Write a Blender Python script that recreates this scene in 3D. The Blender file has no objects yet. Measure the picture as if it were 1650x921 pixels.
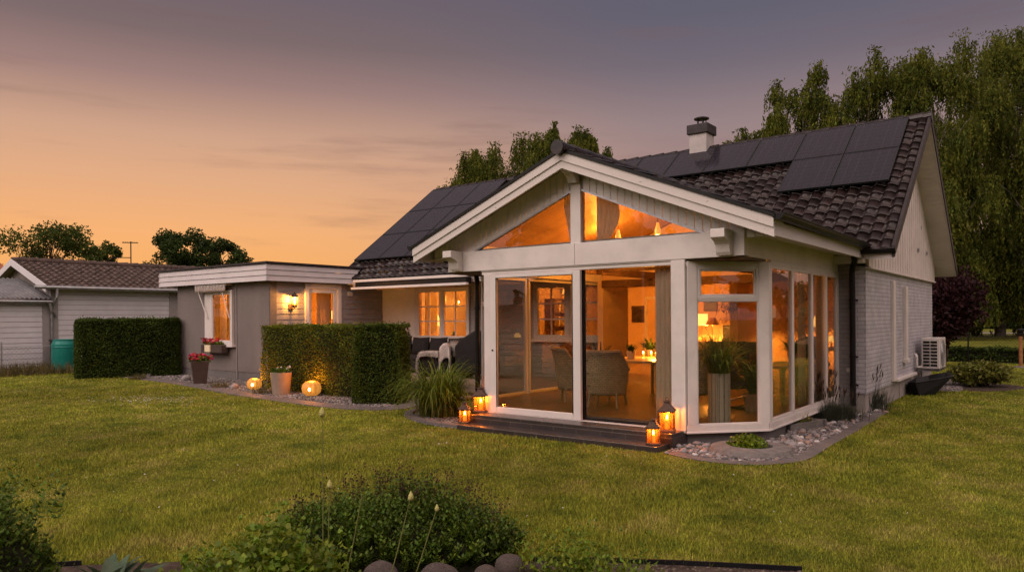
import bpy, bmesh, math, random
import numpy as np
from mathutils import Vector, Matrix

rng = np.random.default_rng(11)
random.seed(11)
R = math.radians
scene = bpy.context.scene
COL = scene.collection

# ------------------------------------------------------------------ camera model (used for placing things on the ground)
FOC, ROLL, YAW, EYE, PX, PY = 1175.0, R(0.4), R(37.6), 1.75, 825.0, 511.5
FW = np.array([-math.sin(YAW), math.cos(YAW), 0.0])
RT = np.array([math.cos(YAW), math.sin(YAW), 0.0])
UP = np.array([0.0, 0.0, 1.0])
EYEP = np.array([0.0, 0.0, EYE])


def ray(x, y):
    a, b = x - PX, -(y - PY)
    c, s = math.cos(ROLL), math.sin(ROLL)
    return FW * FOC + RT * (a * c + b * s) + UP * (-a * s + b * c)


def gz(x, y=0.0):
    return 0.012 * (np.clip(-np.asarray(x, float), 10, 40) - 10)


def at_z(x, y, z):
    r = ray(x, y)
    return EYEP + r * (z - EYE) / r[2]


def at_Y(x, y, Y):
    r = ray(x, y)
    return EYEP + r * Y / r[1]


def at_X(x, y, X):
    r = ray(x, y)
    return EYEP + r * X / r[0]


def at_d(x, y, d):
    return EYEP + ray(x, y) / FOC * d


def ground(x, y):
    z = 0.0
    for _ in range(30):
        p = at_z(x, y, z)
        z = 0.5 * z + 0.5 * float(gz(p[0]))
    return p


# ------------------------------------------------------------------ materials
MATS = {}


def nodes_of(name):
    m = bpy.data.materials.new(name)
    m.use_nodes = True
    nt = m.node_tree
    for n in list(nt.nodes):
        nt.nodes.remove(n)
    out = nt.nodes.new('ShaderNodeOutputMaterial')
    MATS[name] = m
    return m, nt, out


def N(nt, typ, **kw):
    n = nt.nodes.new(typ)
    for k, v in kw.items():
        if k.startswith('i_'):
            key = k[2:]
            n.inputs[int(key) if key.isdigit() else key].default_value = v
        else:
            setattr(n, k, v)
    return n


def L(nt, a, b):
    nt.links.new(a, b)


def c4(c, k=1.0):
    return (c[0] * k, c[1] * k, c[2] * k, 1.0)


def mk(name, col, rough=0.6, var=0.15, scale=4.0, bump=0.0, bscale=40.0, metallic=0.0, spec=0.28, col2=None,
       stretch=(1, 1, 1), emit=None, estr=0.0, trans=0.0, island=0.0, coat=0.0, detail=6.0, lo=0.35, hi=0.65):
    """a noisy two-tone principled surface; island = tone change from leaf to leaf"""
    m, nt, out = nodes_of(name)
    p = N(nt, 'ShaderNodeBsdfPrincipled')
    p.inputs['Roughness'].default_value = rough
    p.inputs['Metallic'].default_value = metallic
    p.inputs['Specular IOR Level'].default_value = spec
    p.inputs['Coat Weight'].default_value = coat
    tc = N(nt, 'ShaderNodeTexCoord')
    mp = N(nt, 'ShaderNodeMapping')
    mp.inputs['Scale'].default_value = stretch
    L(nt, tc.outputs['Object'], mp.inputs[0])
    no = N(nt, 'ShaderNodeTexNoise', i_Scale=scale, i_Detail=detail, i_Roughness=0.6)
    L(nt, mp.outputs[0], no.inputs['Vector'])
    cr = N(nt, 'ShaderNodeValToRGB')
    cr.color_ramp.elements[0].position = lo
    cr.color_ramp.elements[1].position = hi
    cr.color_ramp.elements[0].color = c4(col, 1 - var)
    cr.color_ramp.elements[1].color = c4(col2 if col2 else col, 1 + (0 if col2 else var))
    L(nt, no.outputs['Fac'], cr.inputs[0])
    colout = cr.outputs[0]
    if island:
        ge = N(nt, 'ShaderNodeNewGeometry')
        mr = N(nt, 'ShaderNodeMapRange', i_3=1 - island, i_4=1 + island)
        L(nt, ge.outputs['Random Per Island'], mr.inputs[0])
        hs = N(nt, 'ShaderNodeHueSaturation')
        L(nt, mr.outputs[0], hs.inputs['Value'])
        mr2 = N(nt, 'ShaderNodeMapRange', i_3=0.5 + 0.03, i_4=0.5 - 0.03)
        ml = N(nt, 'ShaderNodeMath', operation='MULTIPLY', i_1=7.3)
        fr = N(nt, 'ShaderNodeMath', operation='FRACT')
        L(nt, ge.outputs['Random Per Island'], ml.inputs[0])
        L(nt, ml.outputs[0], fr.inputs[0])
        L(nt, fr.outputs[0], mr2.inputs[0])
        L(nt, mr2.outputs[0], hs.inputs['Hue'])
        L(nt, colout, hs.inputs['Color'])
        colout = hs.outputs[0]
    L(nt, colout, p.inputs['Base Color'])
    if bump:
        nb = N(nt, 'ShaderNodeTexNoise', i_Scale=bscale, i_Detail=5.0)
        L(nt, mp.outputs[0], nb.inputs['Vector'])
        bp = N(nt, 'ShaderNodeBump', i_Strength=bump, i_Distance=0.02)
        L(nt, nb.outputs['Fac'], bp.inputs['Height'])
        L(nt, bp.outputs[0], p.inputs['Normal'])
    if emit:
        p.inputs['Emission Color'].default_value = c4(emit)
        p.inputs['Emission Strength'].default_value = estr
    sh = p.outputs[0]
    if trans:
        tr = N(nt, 'ShaderNodeBsdfTranslucent')
        L(nt, colout, tr.inputs[0])
        mx = N(nt, 'ShaderNodeMixShader', i_0=trans)
        L(nt, sh, mx.inputs[1])
        L(nt, tr.outputs[0], mx.inputs[2])
        sh = mx.outputs[0]
    L(nt, sh, out.inputs[0])
    return m


def mk_glass(name, tint=(1, 1, 1), boost=1.0, rough=0.0):
    m, nt, out = nodes_of(name)
    t = N(nt, 'ShaderNodeBsdfTransparent')
    t.inputs[0].default_value = c4(tint)
    g = N(nt, 'ShaderNodeBsdfGlossy')
    g.inputs['Roughness'].default_value = rough
    fr = N(nt, 'ShaderNodeFresnel')
    ge = N(nt, 'ShaderNodeNewGeometry')
    io = N(nt, 'ShaderNodeMapRange', i_3=1.5, i_4=1.0 / 1.5)
    L(nt, ge.outputs['Backfacing'], io.inputs[0])
    L(nt, io.outputs[0], fr.inputs[0])
    ml = N(nt, 'ShaderNodeMath', operation='MULTIPLY', i_1=boost)
    ml.use_clamp = True
    mx = N(nt, 'ShaderNodeMixShader')
    L(nt, fr.outputs[0], ml.inputs[0])
    L(nt, ml.outputs[0], mx.inputs[0])
    L(nt, t.outputs[0], mx.inputs[1])
    L(nt, g.outputs[0], mx.inputs[2])
    L(nt, mx.outputs[0], out.inputs[0])
    return m


def mk_emit(name, col, st):
    m, nt, out = nodes_of(name)
    e = N(nt, 'ShaderNodeEmission', i_1=st)
    e.inputs[0].default_value = c4(col)
    L(nt, e.outputs[0], out.inputs[0])
    return m


def mk_brick(name, c1, c2, mortar, w=0.24, h=0.075, mort=0.008, bump=0.6):
    m, nt, out = nodes_of(name)
    p = N(nt, 'ShaderNodeBsdfPrincipled', i_Roughness=0.7)
    tc = N(nt, 'ShaderNodeTexCoord')
    sx = N(nt, 'ShaderNodeSeparateXYZ')
    L(nt, tc.outputs['Object'], sx.inputs[0])
    ad = N(nt, 'ShaderNodeMath', operation='ADD')
    L(nt, sx.outputs[0], ad.inputs[0])
    L(nt, sx.outputs[1], ad.inputs[1])
    cb = N(nt, 'ShaderNodeCombineXYZ')
    L(nt, ad.outputs[0], cb.inputs[0])
    L(nt, sx.outputs[2], cb.inputs[1])
    br = N(nt, 'ShaderNodeTexBrick', i_Scale=1.0)
    br.inputs['Color1'].default_value = c4(c1)
    br.inputs['Color2'].default_value = c4(c2)
    br.inputs['Mortar'].default_value = c4(mortar)
    br.inputs['Mortar Size'].default_value = mort
    br.inputs['Mortar Smooth'].default_value = 0.4
    br.inputs['Brick Width'].default_value = w
    br.inputs['Row Height'].default_value = h
    L(nt, cb.outputs[0], br.inputs['Vector'])
    no = N(nt, 'ShaderNodeTexNoise', i_Scale=3.0, i_Detail=8.0)
    L(nt, tc.outputs['Object'], no.inputs['Vector'])
    mr = N(nt, 'ShaderNodeMapRange', i_1=0.3, i_2=0.7, i_3=0.82, i_4=1.1)
    L(nt, no.outputs['Fac'], mr.inputs[0])
    mu = N(nt, 'ShaderNodeMix', data_type='RGBA', blend_type='MULTIPLY')
    mu.inputs[0].default_value = 1.0
    L(nt, br.outputs['Color'], mu.inputs[6])
    L(nt, mr.outputs[0], mu.inputs[7])
    L(nt, mu.outputs[2], p.inputs['Base Color'])
    iv = N(nt, 'ShaderNodeMath', operation='SUBTRACT', i_0=1.0)
    L(nt, br.outputs['Fac'], iv.inputs[1])
    n2 = N(nt, 'ShaderNodeTexNoise', i_Scale=60.0, i_Detail=4.0)
    L(nt, tc.outputs['Object'], n2.inputs['Vector'])
    a2 = N(nt, 'ShaderNodeMath', operation='MULTIPLY_ADD', i_1=0.25)
    L(nt, n2.outputs['Fac'], a2.inputs[0])
    L(nt, iv.outputs[0], a2.inputs[2])
    bp = N(nt, 'ShaderNodeBump', i_Strength=bump, i_Distance=0.008)
    L(nt, a2.outputs[0], bp.inputs['Height'])
    L(nt, bp.outputs[0], p.inputs['Normal'])
    L(nt, p.outputs[0], out.inputs[0])
    return m


def mk_planks(name, c1, c2, width, axis=0, rough=0.5, line=0.25, gap=0.06):
    """boards running across the given object axis, with dark joints and grain along them"""
    m, nt, out = nodes_of(name)
    p = N(nt, 'ShaderNodeBsdfPrincipled', i_Roughness=rough)
    tc = N(nt, 'ShaderNodeTexCoord')
    sx = N(nt, 'ShaderNodeSeparateXYZ')
    L(nt, tc.outputs['Object'], sx.inputs[0])
    dv = N(nt, 'ShaderNodeMath', operation='DIVIDE', i_1=width)
    L(nt, sx.outputs[axis], dv.inputs[0])
    fl = N(nt, 'ShaderNodeMath', operation='FLOOR')
    fr = N(nt, 'ShaderNodeMath', operation='FRACT')
    L(nt, dv.outputs[0], fl.inputs[0])
    L(nt, dv.outputs[0], fr.inputs[0])
    wn = N(nt, 'ShaderNodeTexWhiteNoise', noise_dimensions='1D')
    L(nt, fl.outputs[0], wn.inputs['W'])
    mp = N(nt, 'ShaderNodeMapping')
    sc = [2.0, 2.0, 2.0]
    sc[axis] = 40.0
    mp.inputs['Scale'].default_value = sc
    L(nt, tc.outputs['Object'], mp.inputs[0])
    no = N(nt, 'ShaderNodeTexNoise', i_Scale=1.5, i_Detail=6.0)
    L(nt, mp.outputs[0], no.inputs['Vector'])
    av = N(nt, 'ShaderNodeMath', operation='MULTIPLY_ADD', i_1=0.5)
    hf = N(nt, 'ShaderNodeMath', operation='MULTIPLY', i_1=0.5)
    L(nt, no.outputs['Fac'], hf.inputs[0])
    L(nt, wn.outputs['Value'], av.inputs[0])
    L(nt, hf.outputs[0], av.inputs[2])
    mx = N(nt, 'ShaderNodeMix', data_type='RGBA')
    mx.inputs[6].default_value = c4(c1)
    mx.inputs[7].default_value = c4(c2)
    L(nt, av.outputs[0], mx.inputs[0])
    gt = N(nt, 'ShaderNodeMath', operation='GREATER_THAN', i_1=gap)
    L(nt, fr.outputs[0], gt.inputs[0])
    mr = N(nt, 'ShaderNodeMapRange', i_3=line, i_4=1.0)
    L(nt, gt.outputs[0], mr.inputs[0])
    mu = N(nt, 'ShaderNodeMix', data_type='RGBA', blend_type='MULTIPLY')
    mu.inputs[0].default_value = 1.0
    L(nt, mx.outputs[2], mu.inputs[6])
    L(nt, mr.outputs[0], mu.inputs[7])
    L(nt, mu.outputs[2], p.inputs['Base Color'])
    bp = N(nt, 'ShaderNodeBump', i_Strength=0.5, i_Distance=0.004)
    L(nt, gt.outputs[0], bp.inputs['Height'])
    L(nt, bp.outputs[0], p.inputs['Normal'])
    L(nt, p.outputs[0], out.inputs[0])
    return m


def mk_lawn(name, blades=False):
    """patchy mown turf; ground sheet and grass blades share the same patches (both sit at the origin)"""
    m, nt, out = nodes_of(name)
    p = N(nt, 'ShaderNodeBsdfPrincipled', i_Roughness=0.75)
    p.inputs['Specular IOR Level'].default_value = 0.10
    tc = N(nt, 'ShaderNodeTexCoord')
    mp = N(nt, 'ShaderNodeMapping')
    mp.inputs['Scale'].default_value = (1, 1, 0)
    L(nt, tc.outputs['Object'], mp.inputs[0])
    n1 = N(nt, 'ShaderNodeTexNoise', i_Scale=1.5, i_Detail=10.0, i_Roughness=0.78)
    n2 = N(nt, 'ShaderNodeTexNoise', i_Scale=0.22, i_Detail=5.0)
    L(nt, mp.outputs[0], n1.inputs['Vector'])
    L(nt, mp.outputs[0], n2.inputs['Vector'])
    cr = N(nt, 'ShaderNodeValToRGB')
    e = cr.color_ramp.elements
    e[0].position, e[1].position = 0.36, 0.66
    e[0].color = (0.120, 0.155, 0.020, 1)
    e[1].color = (0.345, 0.300, 0.085, 1)
    k = e.new(0.5)
    k.color = (0.240, 0.255, 0.030, 1)
    L(nt, n1.outputs['Fac'], cr.inputs[0])
    mr = N(nt, 'ShaderNodeMapRange', i_1=0.3, i_2=0.7, i_3=0.72, i_4=1.3)
    L(nt, n2.outputs['Fac'], mr.inputs[0])
    mu = N(nt, 'ShaderNodeMix', data_type='RGBA', blend_type='MULTIPLY')
    mu.inputs[0].default_value = 1.0
    L(nt, cr.outputs[0], mu.inputs[6])
    L(nt, mr.outputs[0], mu.inputs[7])
    # faint mowing lanes
    sw = N(nt, 'ShaderNodeVectorMath', operation='DOT_PRODUCT')
    sw.inputs[1].default_value = (6.2, 3.1, 0)
    L(nt, tc.outputs['Object'], sw.inputs[0])
    sn = N(nt, 'ShaderNodeMath', operation='SINE')
    L(nt, sw.outputs['Value'], sn.inputs[0])
    ms = N(nt, 'ShaderNodeMapRange', i_1=-0.6, i_2=0.6, i_3=0.93, i_4=1.06)
    L(nt, sn.outputs[0], ms.inputs[0])
    mw = N(nt, 'ShaderNodeMix', data_type='RGBA', blend_type='MULTIPLY')
    mw.inputs[0].default_value = 1.0
    L(nt, mu.outputs[2], mw.inputs[6])
    L(nt, ms.outputs[0], mw.inputs[7])
    mu = mw
    colout = mu.outputs[2]
    if blades:
        ge = N(nt, 'ShaderNodeNewGeometry')
        m2 = N(nt, 'ShaderNodeMapRange', i_3=0.45, i_4=1.75)
        L(nt, ge.outputs['Random Per Island'], m2.inputs[0])
        m3 = N(nt, 'ShaderNodeMix', data_type='RGBA', blend_type='MULTIPLY')
        m3.inputs[0].default_value = 1.0
        L(nt, colout, m3.inputs[6])
        L(nt, m2.outputs[0], m3.inputs[7])
        colout = m3.outputs[2]
        L(nt, colout, p.inputs['Base Color'])
        tr = N(nt, 'ShaderNodeBsdfTranslucent')
        L(nt, colout, tr.inputs[0])
        mx = N(nt, 'ShaderNodeMixShader', i_0=0.35)
        L(nt, p.outputs[0], mx.inputs[1])
        L(nt, tr.outputs[0], mx.inputs[2])
        L(nt, mx.outputs[0], out.inputs[0])
    else:
        n3 = N(nt, 'ShaderNodeTexNoise', i_Scale=55.0, i_Detail=4.0)
        L(nt, mp.outputs[0], n3.inputs['Vector'])
        m2 = N(nt, 'ShaderNodeMapRange', i_1=0.3, i_2=0.7, i_3=0.30, i_4=0.85)
        L(nt, n3.outputs['Fac'], m2.inputs[0])
        m3 = N(nt, 'ShaderNodeMix', data_type='RGBA', blend_type='MULTIPLY')
        m3.inputs[0].default_value = 1.0
        L(nt, colout, m3.inputs[6])
        L(nt, m2.outputs[0], m3.inputs[7])
        L(nt, m3.outputs[2], p.inputs['Base Color'])
        bp = N(nt, 'ShaderNodeBump', i_Strength=0.9, i_Distance=0.05)
        L(nt, n3.outputs['Fac'], bp.inputs['Height'])
        L(nt, bp.outputs[0], p.inputs['Normal'])
        L(nt, p.outputs[0], out.inputs[0])
    return m


def mk_panel(name):
    """dark photovoltaic glass with fine silver cell lines (object axes: x across, y up the slope)"""
    m, nt, out = nodes_of(name)
    p = N(nt, 'ShaderNodeBsdfPrincipled', i_Roughness=0.12)
    p.inputs['Specular IOR Level'].default_value = 0.16
    tc = N(nt, 'ShaderNodeTexCoord')
    sx = N(nt, 'ShaderNodeSeparateXYZ')
    L(nt, tc.outputs['Object'], sx.inputs[0])
    prev = None
    for ax, pitch, wid in ((0, 0.026, 0.30), (0, 0.175, 0.04), (1, 0.175, 0.04)):
        d = N(nt, 'ShaderNodeMath', operation='DIVIDE', i_1=pitch)
        L(nt, sx.outputs[ax], d.inputs[0])
        f = N(nt, 'ShaderNodeMath', operation='FRACT')
        L(nt, d.outputs[0], f.inputs[0])
        g = N(nt, 'ShaderNodeMath', operation='LESS_THAN', i_1=wid)
        L(nt, f.outputs[0], g.inputs[0])
        if prev is None:
            h = N(nt, 'ShaderNodeMath', operation='MULTIPLY', i_1=0.8)
            L(nt, g.outputs[0], h.inputs[0])
            prev = h.outputs[0]
        else:
            mxm = N(nt, 'ShaderNodeMath', operation='MAXIMUM')
            L(nt, prev, mxm.inputs[0])
            L(nt, g.outputs[0], mxm.inputs[1])
            prev = mxm.outputs[0]
    mx = N(nt, 'ShaderNodeMix', data_type='RGBA')
    mx.inputs[6].default_value = (0.012, 0.011, 0.016, 1)
    mx.inputs[7].default_value = (0.036, 0.032, 0.040, 1)
    L(nt, prev, mx.inputs[0])
    L(nt, mx.outputs[2], p.inputs['Base Color'])
    L(nt, p.outputs[0], out.inputs[0])
    return m


M = {}
M['white'] = mk('white_paint', (0.585, 0.535, 0.505), 0.45, 0.09, 2.2, 0.08, 60, detail=10.0, lo=0.3, hi=0.6)
M['worn'] = mk('worn_white_paint', (0.59, 0.54, 0.505), 0.5, 0.0, 9.0, 0.1, 70, col2=(0.58, 0.53, 0.495), stretch=(1, 1, 2.5))
_cr = [n for n in M['worn'].node_tree.nodes if n.type == 'VALTORGB'][0].color_ramp
_cr.elements[0].position, _cr.elements[0].color = 0.29, (0.30, 0.26, 0.23, 1)
_cr.elements[1].position = 0.34
M['pvc'] = mk('white_window_plastic', (0.61, 0.565, 0.54), 0.3, 0.03, 2.0)
M['boards'] = mk('cream_boards', (0.74, 0.69, 0.665), 0.55, 0.08, 3.0, 0.1, 80, stretch=(1, 1, 0.2))
M['greyboards'] = mk('grey_painted_boards', (0.29, 0.265, 0.26), 0.55, 0.08, 2.0, 0.1, 60)
M['fasciaboards'] = mk('pale_fascia_boards', (0.54, 0.50, 0.50), 0.5, 0.06, 2.0, 0.08, 60)
M['stucco'] = mk('grey_stucco', (0.170, 0.145, 0.135), 0.85, 0.10, 1.6, 0.35, 120, stretch=(1, 1, 0.35), detail=9.0)
M['plinth'] = mk('dark_plinth', (0.15, 0.135, 0.13), 0.85, 0.12, 3.0, 0.3, 80)
M['plinth2'] = mk('grey_plinth', (0.30, 0.27, 0.25), 0.85, 0.12, 3.0, 0.3, 80)
M['brick'] = mk_brick('white_painted_brick', (0.46, 0.44, 0.475), (0.40, 0.385, 0.42), (0.27, 0.26, 0.28))
M['greybrick'] = mk_brick('shaded_grey_brick', (0.25, 0.235, 0.235), (0.22, 0.205, 0.205), (0.17, 0.16, 0.16))  # grey brick, shade on the front wall put into its colour
M['tile'] = mk('brown_glazed_tile', (0.014, 0.009, 0.008), 0.30, 0.4, 2.5, 0.10, 25, spec=0.30, col2=(0.028, 0.017, 0.015))
M['nbtile'] = mk('weathered_brown_tile', (0.082, 0.056, 0.046), 0.7, 0.35, 5.0, 0.3, 30)
M['redtile'] = mk('red_clay_tile', (0.30, 0.085, 0.045), 0.8, 0.25, 4.0, 0.3, 30)
M['black'] = mk('black_metal', (0.010, 0.009, 0.009), 0.4, 0.2, 8.0, spec=0.2)
M['blackplastic'] = mk('black_plastic', (0.010, 0.010, 0.012), 0.5, 0.3, 5.0, 0.1, 30, spec=0.2)
M['steel'] = mk('galvanised_steel', (0.36, 0.36, 0.37), 0.4, 0.15, 6.0, metallic=0.8)
M['chrome'] = mk('chrome', (0.75, 0.73, 0.7), 0.12, 0.02, 3.0, metallic=1.0)
M['corrugated'] = mk('corrugated_grey_metal', (0.15, 0.15, 0.155), 0.45, 0.2, 3.0, metallic=0.2)
M['siding'] = mk('white_siding', (0.57, 0.555, 0.575), 0.5, 0.06, 2.0, 0.05, 40)
M['glass'] = mk_glass('window_glass', (0.84, 0.82, 0.78), 1.5)
M['panel'] = mk_panel('solar_glass')
M['panelframe'] = mk('black_panel_frame', (0.02, 0.02, 0.022), 0.4, 0.1, 5.0, metallic=0.3)
M['cap'] = mk('chimney_cap_metal', (0.030, 0.024, 0.024), 0.5, 0.3, 4.0, spec=0.25)
M['chimney'] = mk('grey_chimney_render', (0.40, 0.37, 0.355), 0.7, 0.12, 2.5, 0.2, 50)
M['steptile'] = mk_brick('brown_step_tile', (0.040, 0.030, 0.029), (0.033, 0.025, 0.024), (0.11, 0.09, 0.08), w=0.40, h=0.145, mort=0.005, bump=0.3)
[n for n in M['steptile'].node_tree.nodes if n.type == 'BSDF_PRINCIPLED'][0].inputs['Roughness'].default_value = 0.28
M['lawn'] = mk_lawn('lawn')
M['blades'] = mk_lawn('lawn_blades', True)
M['soil'] = mk('soil', (0.055, 0.038, 0.028), 0.95, 0.5, 12.0, 0.8, 60)
M['gravel'] = mk('gravel_bed', (0.10, 0.085, 0.08), 0.9, 0.6, 45.0, 1.0, 90)
M['paver'] = mk_brick('concrete_pavers', (0.130, 0.110, 0.105), (0.105, 0.09, 0.085), (0.045, 0.04, 0.035), w=0.35, h=0.3, mort=0.008, bump=0.3)
M['stone'] = mk('beach_stone', (0.225, 0.20, 0.20), 0.6, 0.45, 9.0, 0.2, 60)
M['stonepink'] = mk('pink_stone', (0.24, 0.165, 0.14), 0.6, 0.4, 9.0, 0.2, 60)
M['stonewhite'] = mk('white_stone', (0.46, 0.43, 0.41), 0.6, 0.2, 9.0, 0.2, 60)
M['stonedark'] = mk('dark_stone', (0.085, 0.08, 0.082), 0.6, 0.4, 9.0, 0.2, 60)
M['boulder'] = mk('red_granite_boulder', (0.085, 0.062, 0.055), 0.85, 0.0, 26.0, 0.9, 55, col2=(0.215, 0.175, 0.160), lo=0.38, hi=0.62, spec=0.15)
M['concrete'] = mk('grey_concrete', (0.155, 0.138, 0.13), 0.9, 0.2, 10.0, 0.5, 90)
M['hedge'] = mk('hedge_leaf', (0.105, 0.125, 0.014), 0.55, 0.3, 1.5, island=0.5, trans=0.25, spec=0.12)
M['hedgeshade'] = mk('shaded_hedge_leaf', (0.068, 0.095, 0.013), 0.55, 0.3, 1.5, island=0.5, trans=0.25, spec=0.12)  # hedge leaf with the block's less lit front put into its colour
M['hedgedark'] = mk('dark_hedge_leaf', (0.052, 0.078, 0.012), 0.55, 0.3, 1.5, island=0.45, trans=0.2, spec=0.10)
M['core'] = mk('twig_core', (0.012, 0.013, 0.005), 0.95, 0.3, 20.0)
M['birch'] = mk('birch_leaf', (0.046, 0.060, 0.011), 0.6, 0.0, 0.8, island=0.25, trans=0.35, spec=0.08, col2=(0.135, 0.150, 0.022))
M['treeleaf'] = mk('tree_leaf', (0.055, 0.075, 0.014), 0.55, 0.3, 0.4, island=0.45, trans=0.35, spec=0.1)
M['treedark'] = mk('dark_tree_leaf', (0.034, 0.055, 0.013), 0.55, 0.3, 0.4, island=0.4, trans=0.3, spec=0.1)
M['purple'] = mk('purple_leaf', (0.026, 0.009, 0.011), 0.5, 0.3, 1.5, island=0.5, trans=0.2, spec=0.10)
M['rhodo'] = mk('yellow_green_leaf', (0.16, 0.165, 0.03), 0.5, 0.3, 3.0, island=0.4, trans=0.3)
M['shrub'] = mk('dark_shrub_leaf', (0.080, 0.130, 0.012), 0.5, 0.3, 4.0, island=0.5, trans=0.3, spec=0.25)
M['clover'] = mk('light_green_leaf', (0.145, 0.205, 0.016), 0.5, 0.3, 5.0, island=0.4, trans=0.35, spec=0.25)
M['hosta'] = mk('blue_green_leaf', (0.085, 0.13, 0.075), 0.5, 0.25, 8.0, island=0.2, trans=0.2)
M['grassy'] = mk('ornamental_grass', (0.150, 0.190, 0.022), 0.45, 0.3, 4.0, island=0.4, trans=0.4)
M['tallgrass'] = mk('dry_tall_grass', (0.13, 0.105, 0.04), 0.7, 0.3, 2.0, island=0.4, trans=0.4)
M['lavender'] = mk('lavender_grey_green', (0.060, 0.068, 0.045), 0.7, 0.3, 6.0, island=0.4, trans=0.2)
M['seed'] = mk('brown_seed_head', (0.045, 0.024, 0.014), 0.9, 0.3, 8.0)
M['bud'] = mk('pale_yellow_bud', (0.50, 0.47, 0.16), 0.7, 0.15, 60.0, 0.8, 120)
M['budstem'] = mk('pale_green_stem', (0.16, 0.17, 0.05), 0.6, 0.15, 20.0)
M['redflower'] = mk('red_petals', (0.42, 0.022, 0.05), 0.6, 0.3, 10.0, island=0.3, trans=0.2)
M['yellowflower'] = mk('yellow_petals', (0.55, 0.45, 0.08), 0.6, 0.2, 10.0, trans=0.2)
M['whiteflower'] = mk('white_petals', (0.55, 0.52, 0.48), 0.6, 0.2, 10.0, trans=0.2)
M['bark'] = mk('brown_bark', (0.065, 0.048, 0.036), 0.9, 0.35, 6.0, 0.8, 30, stretch=(1, 1, 0.25))
M['birchbark'] = mk('birch_bark', (0.075, 0.062, 0.05), 0.8, 0.4, 2.0, 0.5, 20, col2=(0.22, 0.19, 0.165))
M['taupe'] = mk('taupe_planter', (0.27, 0.20, 0.155), 0.6, 0.12, 4.0, 0.1, 40)
M['brownplanter'] = mk('dark_brown_planter', (0.060, 0.042, 0.036), 0.55, 0.2, 4.0, 0.1, 40)
M['rattan'] = mk('black_rattan', (0.018, 0.015, 0.014), 0.6, 0.5, 60.0, 0.8, 90, stretch=(1, 1, 3))
M['cushion'] = mk('charcoal_cushion', (0.020, 0.017, 0.017), 0.9, 0.2, 30.0, 0.3, 150)
M['fur'] = mk('grey_sheepskin', (0.32, 0.28, 0.26), 0.95, 0.3, 25.0, 0.9, 60, island=0.3)
M['throw'] = mk('cream_knit_throw', (0.52, 0.46, 0.42), 0.95, 0.15, 40.0, 0.9, 90)
M['brownfur'] = mk('brown_fur', (0.22, 0.12, 0.065), 0.95, 0.3, 15.0, 0.9, 60, island=0.35)
M['cover'] = mk('black_cover_fabric', (0.010, 0.010, 0.011), 0.6, 0.2, 4.0, 0.5, 6, spec=0.2)
M['deck'] = mk_planks('weathered_deck', (0.27, 0.20, 0.16), (0.20, 0.15, 0.125), 0.14, axis=1, rough=0.7)
M['teal'] = mk('teal_plastic', (0.012, 0.175, 0.145), 0.35, 0.15, 3.0)
M['bin'] = mk('black_bin', (0.02, 0.02, 0.024), 0.5, 0.1, 3.0)
M['rust'] = mk('rusty_lantern_iron', (0.085, 0.050, 0.036), 0.6, 0.35, 25.0, 0.5, 60, metallic=0.3)
M['lanternglass'] = mk_glass('lantern_glass', (1.0, 0.80, 0.52), 0.8)
_nt = M['lanternglass'].node_tree                       # hammered amber glass: partly scatters the candle light
_o = [n for n in _nt.nodes if n.type == 'OUTPUT_MATERIAL'][0]
_mx = N(_nt, 'ShaderNodeMixShader', i_0=0.075)
_tl = N(_nt, 'ShaderNodeBsdfTranslucent')
_tl.inputs[0].default_value = (0.95, 0.55, 0.20, 1)
L(_nt, _o.inputs[0].links[0].from_socket, _mx.inputs[1])
L(_nt, _tl.outputs[0], _mx.inputs[2])
L(_nt, _mx.outputs[0], _o.inputs[0])
M['wax'] = mk('candle_wax', (0.75, 0.52, 0.28), 0.6, 0.05, 4.0, emit=(1.0, 0.36, 0.06), estr=0.7)
M['flame'] = mk_emit('candle_flame', (1.0, 0.66, 0.26), 30.0)
M['globe'] = mk('crackled_amber_glass', (0.45, 0.17, 0.03), 0.25, 0.0, 22.0, 0.6, 40, emit=(1.0, 0.40, 0.06), estr=1.0, col2=(0.35, 0.12, 0.02))
[n for n in M['globe'].node_tree.nodes if n.type == 'BSDF_PRINCIPLED'][0].inputs['Emission Strength'].default_value = 0.8
_nt = M['globe'].node_tree                              # crackle pattern, candle glow put into the emission colour of the glass
_p = [n for n in _nt.nodes if n.type == 'BSDF_PRINCIPLED'][0]
_p.inputs['Emission Strength'].default_value = 0.55
_tc = [n for n in _nt.nodes if n.type == 'TEX_COORD'][0]
_vo = N(_nt, 'ShaderNodeTexVoronoi', feature='DISTANCE_TO_EDGE', i_Scale=26.0)
L(_nt, _tc.outputs['Object'], _vo.inputs['Vector'])
_cr = N(_nt, 'ShaderNodeValToRGB')
_cr.color_ramp.elements[0].color = (1.0, 0.48, 0.09, 1)
_cr.color_ramp.elements[1].position = 0.22
_cr.color_ramp.elements[1].color = (0.75, 0.22, 0.02, 1)
L(_nt, _vo.outputs['Distance'], _cr.inputs[0])
L(_nt, _cr.outputs[0], _p.inputs['Emission Color'])
M['bulb'] = mk_emit('lit_bulb', (1.0, 0.60, 0.18), 14.0)
M['lampglass'] = mk('lit_lantern_glass', (0.9, 0.7, 0.4), 0.3, 0.0, 3.0, emit=(1.0, 0.58, 0.17), estr=2.2)
M['shade'] = mk('lit_lamp_shade', (0.80, 0.66, 0.45), 0.8, 0.03, 4.0, emit=(1.0, 0.55, 0.13), estr=2.6)
M['shadedim'] = mk('cream_lamp_shade', (0.80, 0.70, 0.58), 0.8, 0.03, 4.0, emit=(1.0, 0.5, 0.15), estr=0.12)  # faint glow put into the shade's own colour
M['stripe'] = mk_planks('striped_lamp_shade', (0.45, 0.20, 0.05), (0.10, 0.04, 0.02), 0.05, axis=0)
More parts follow.
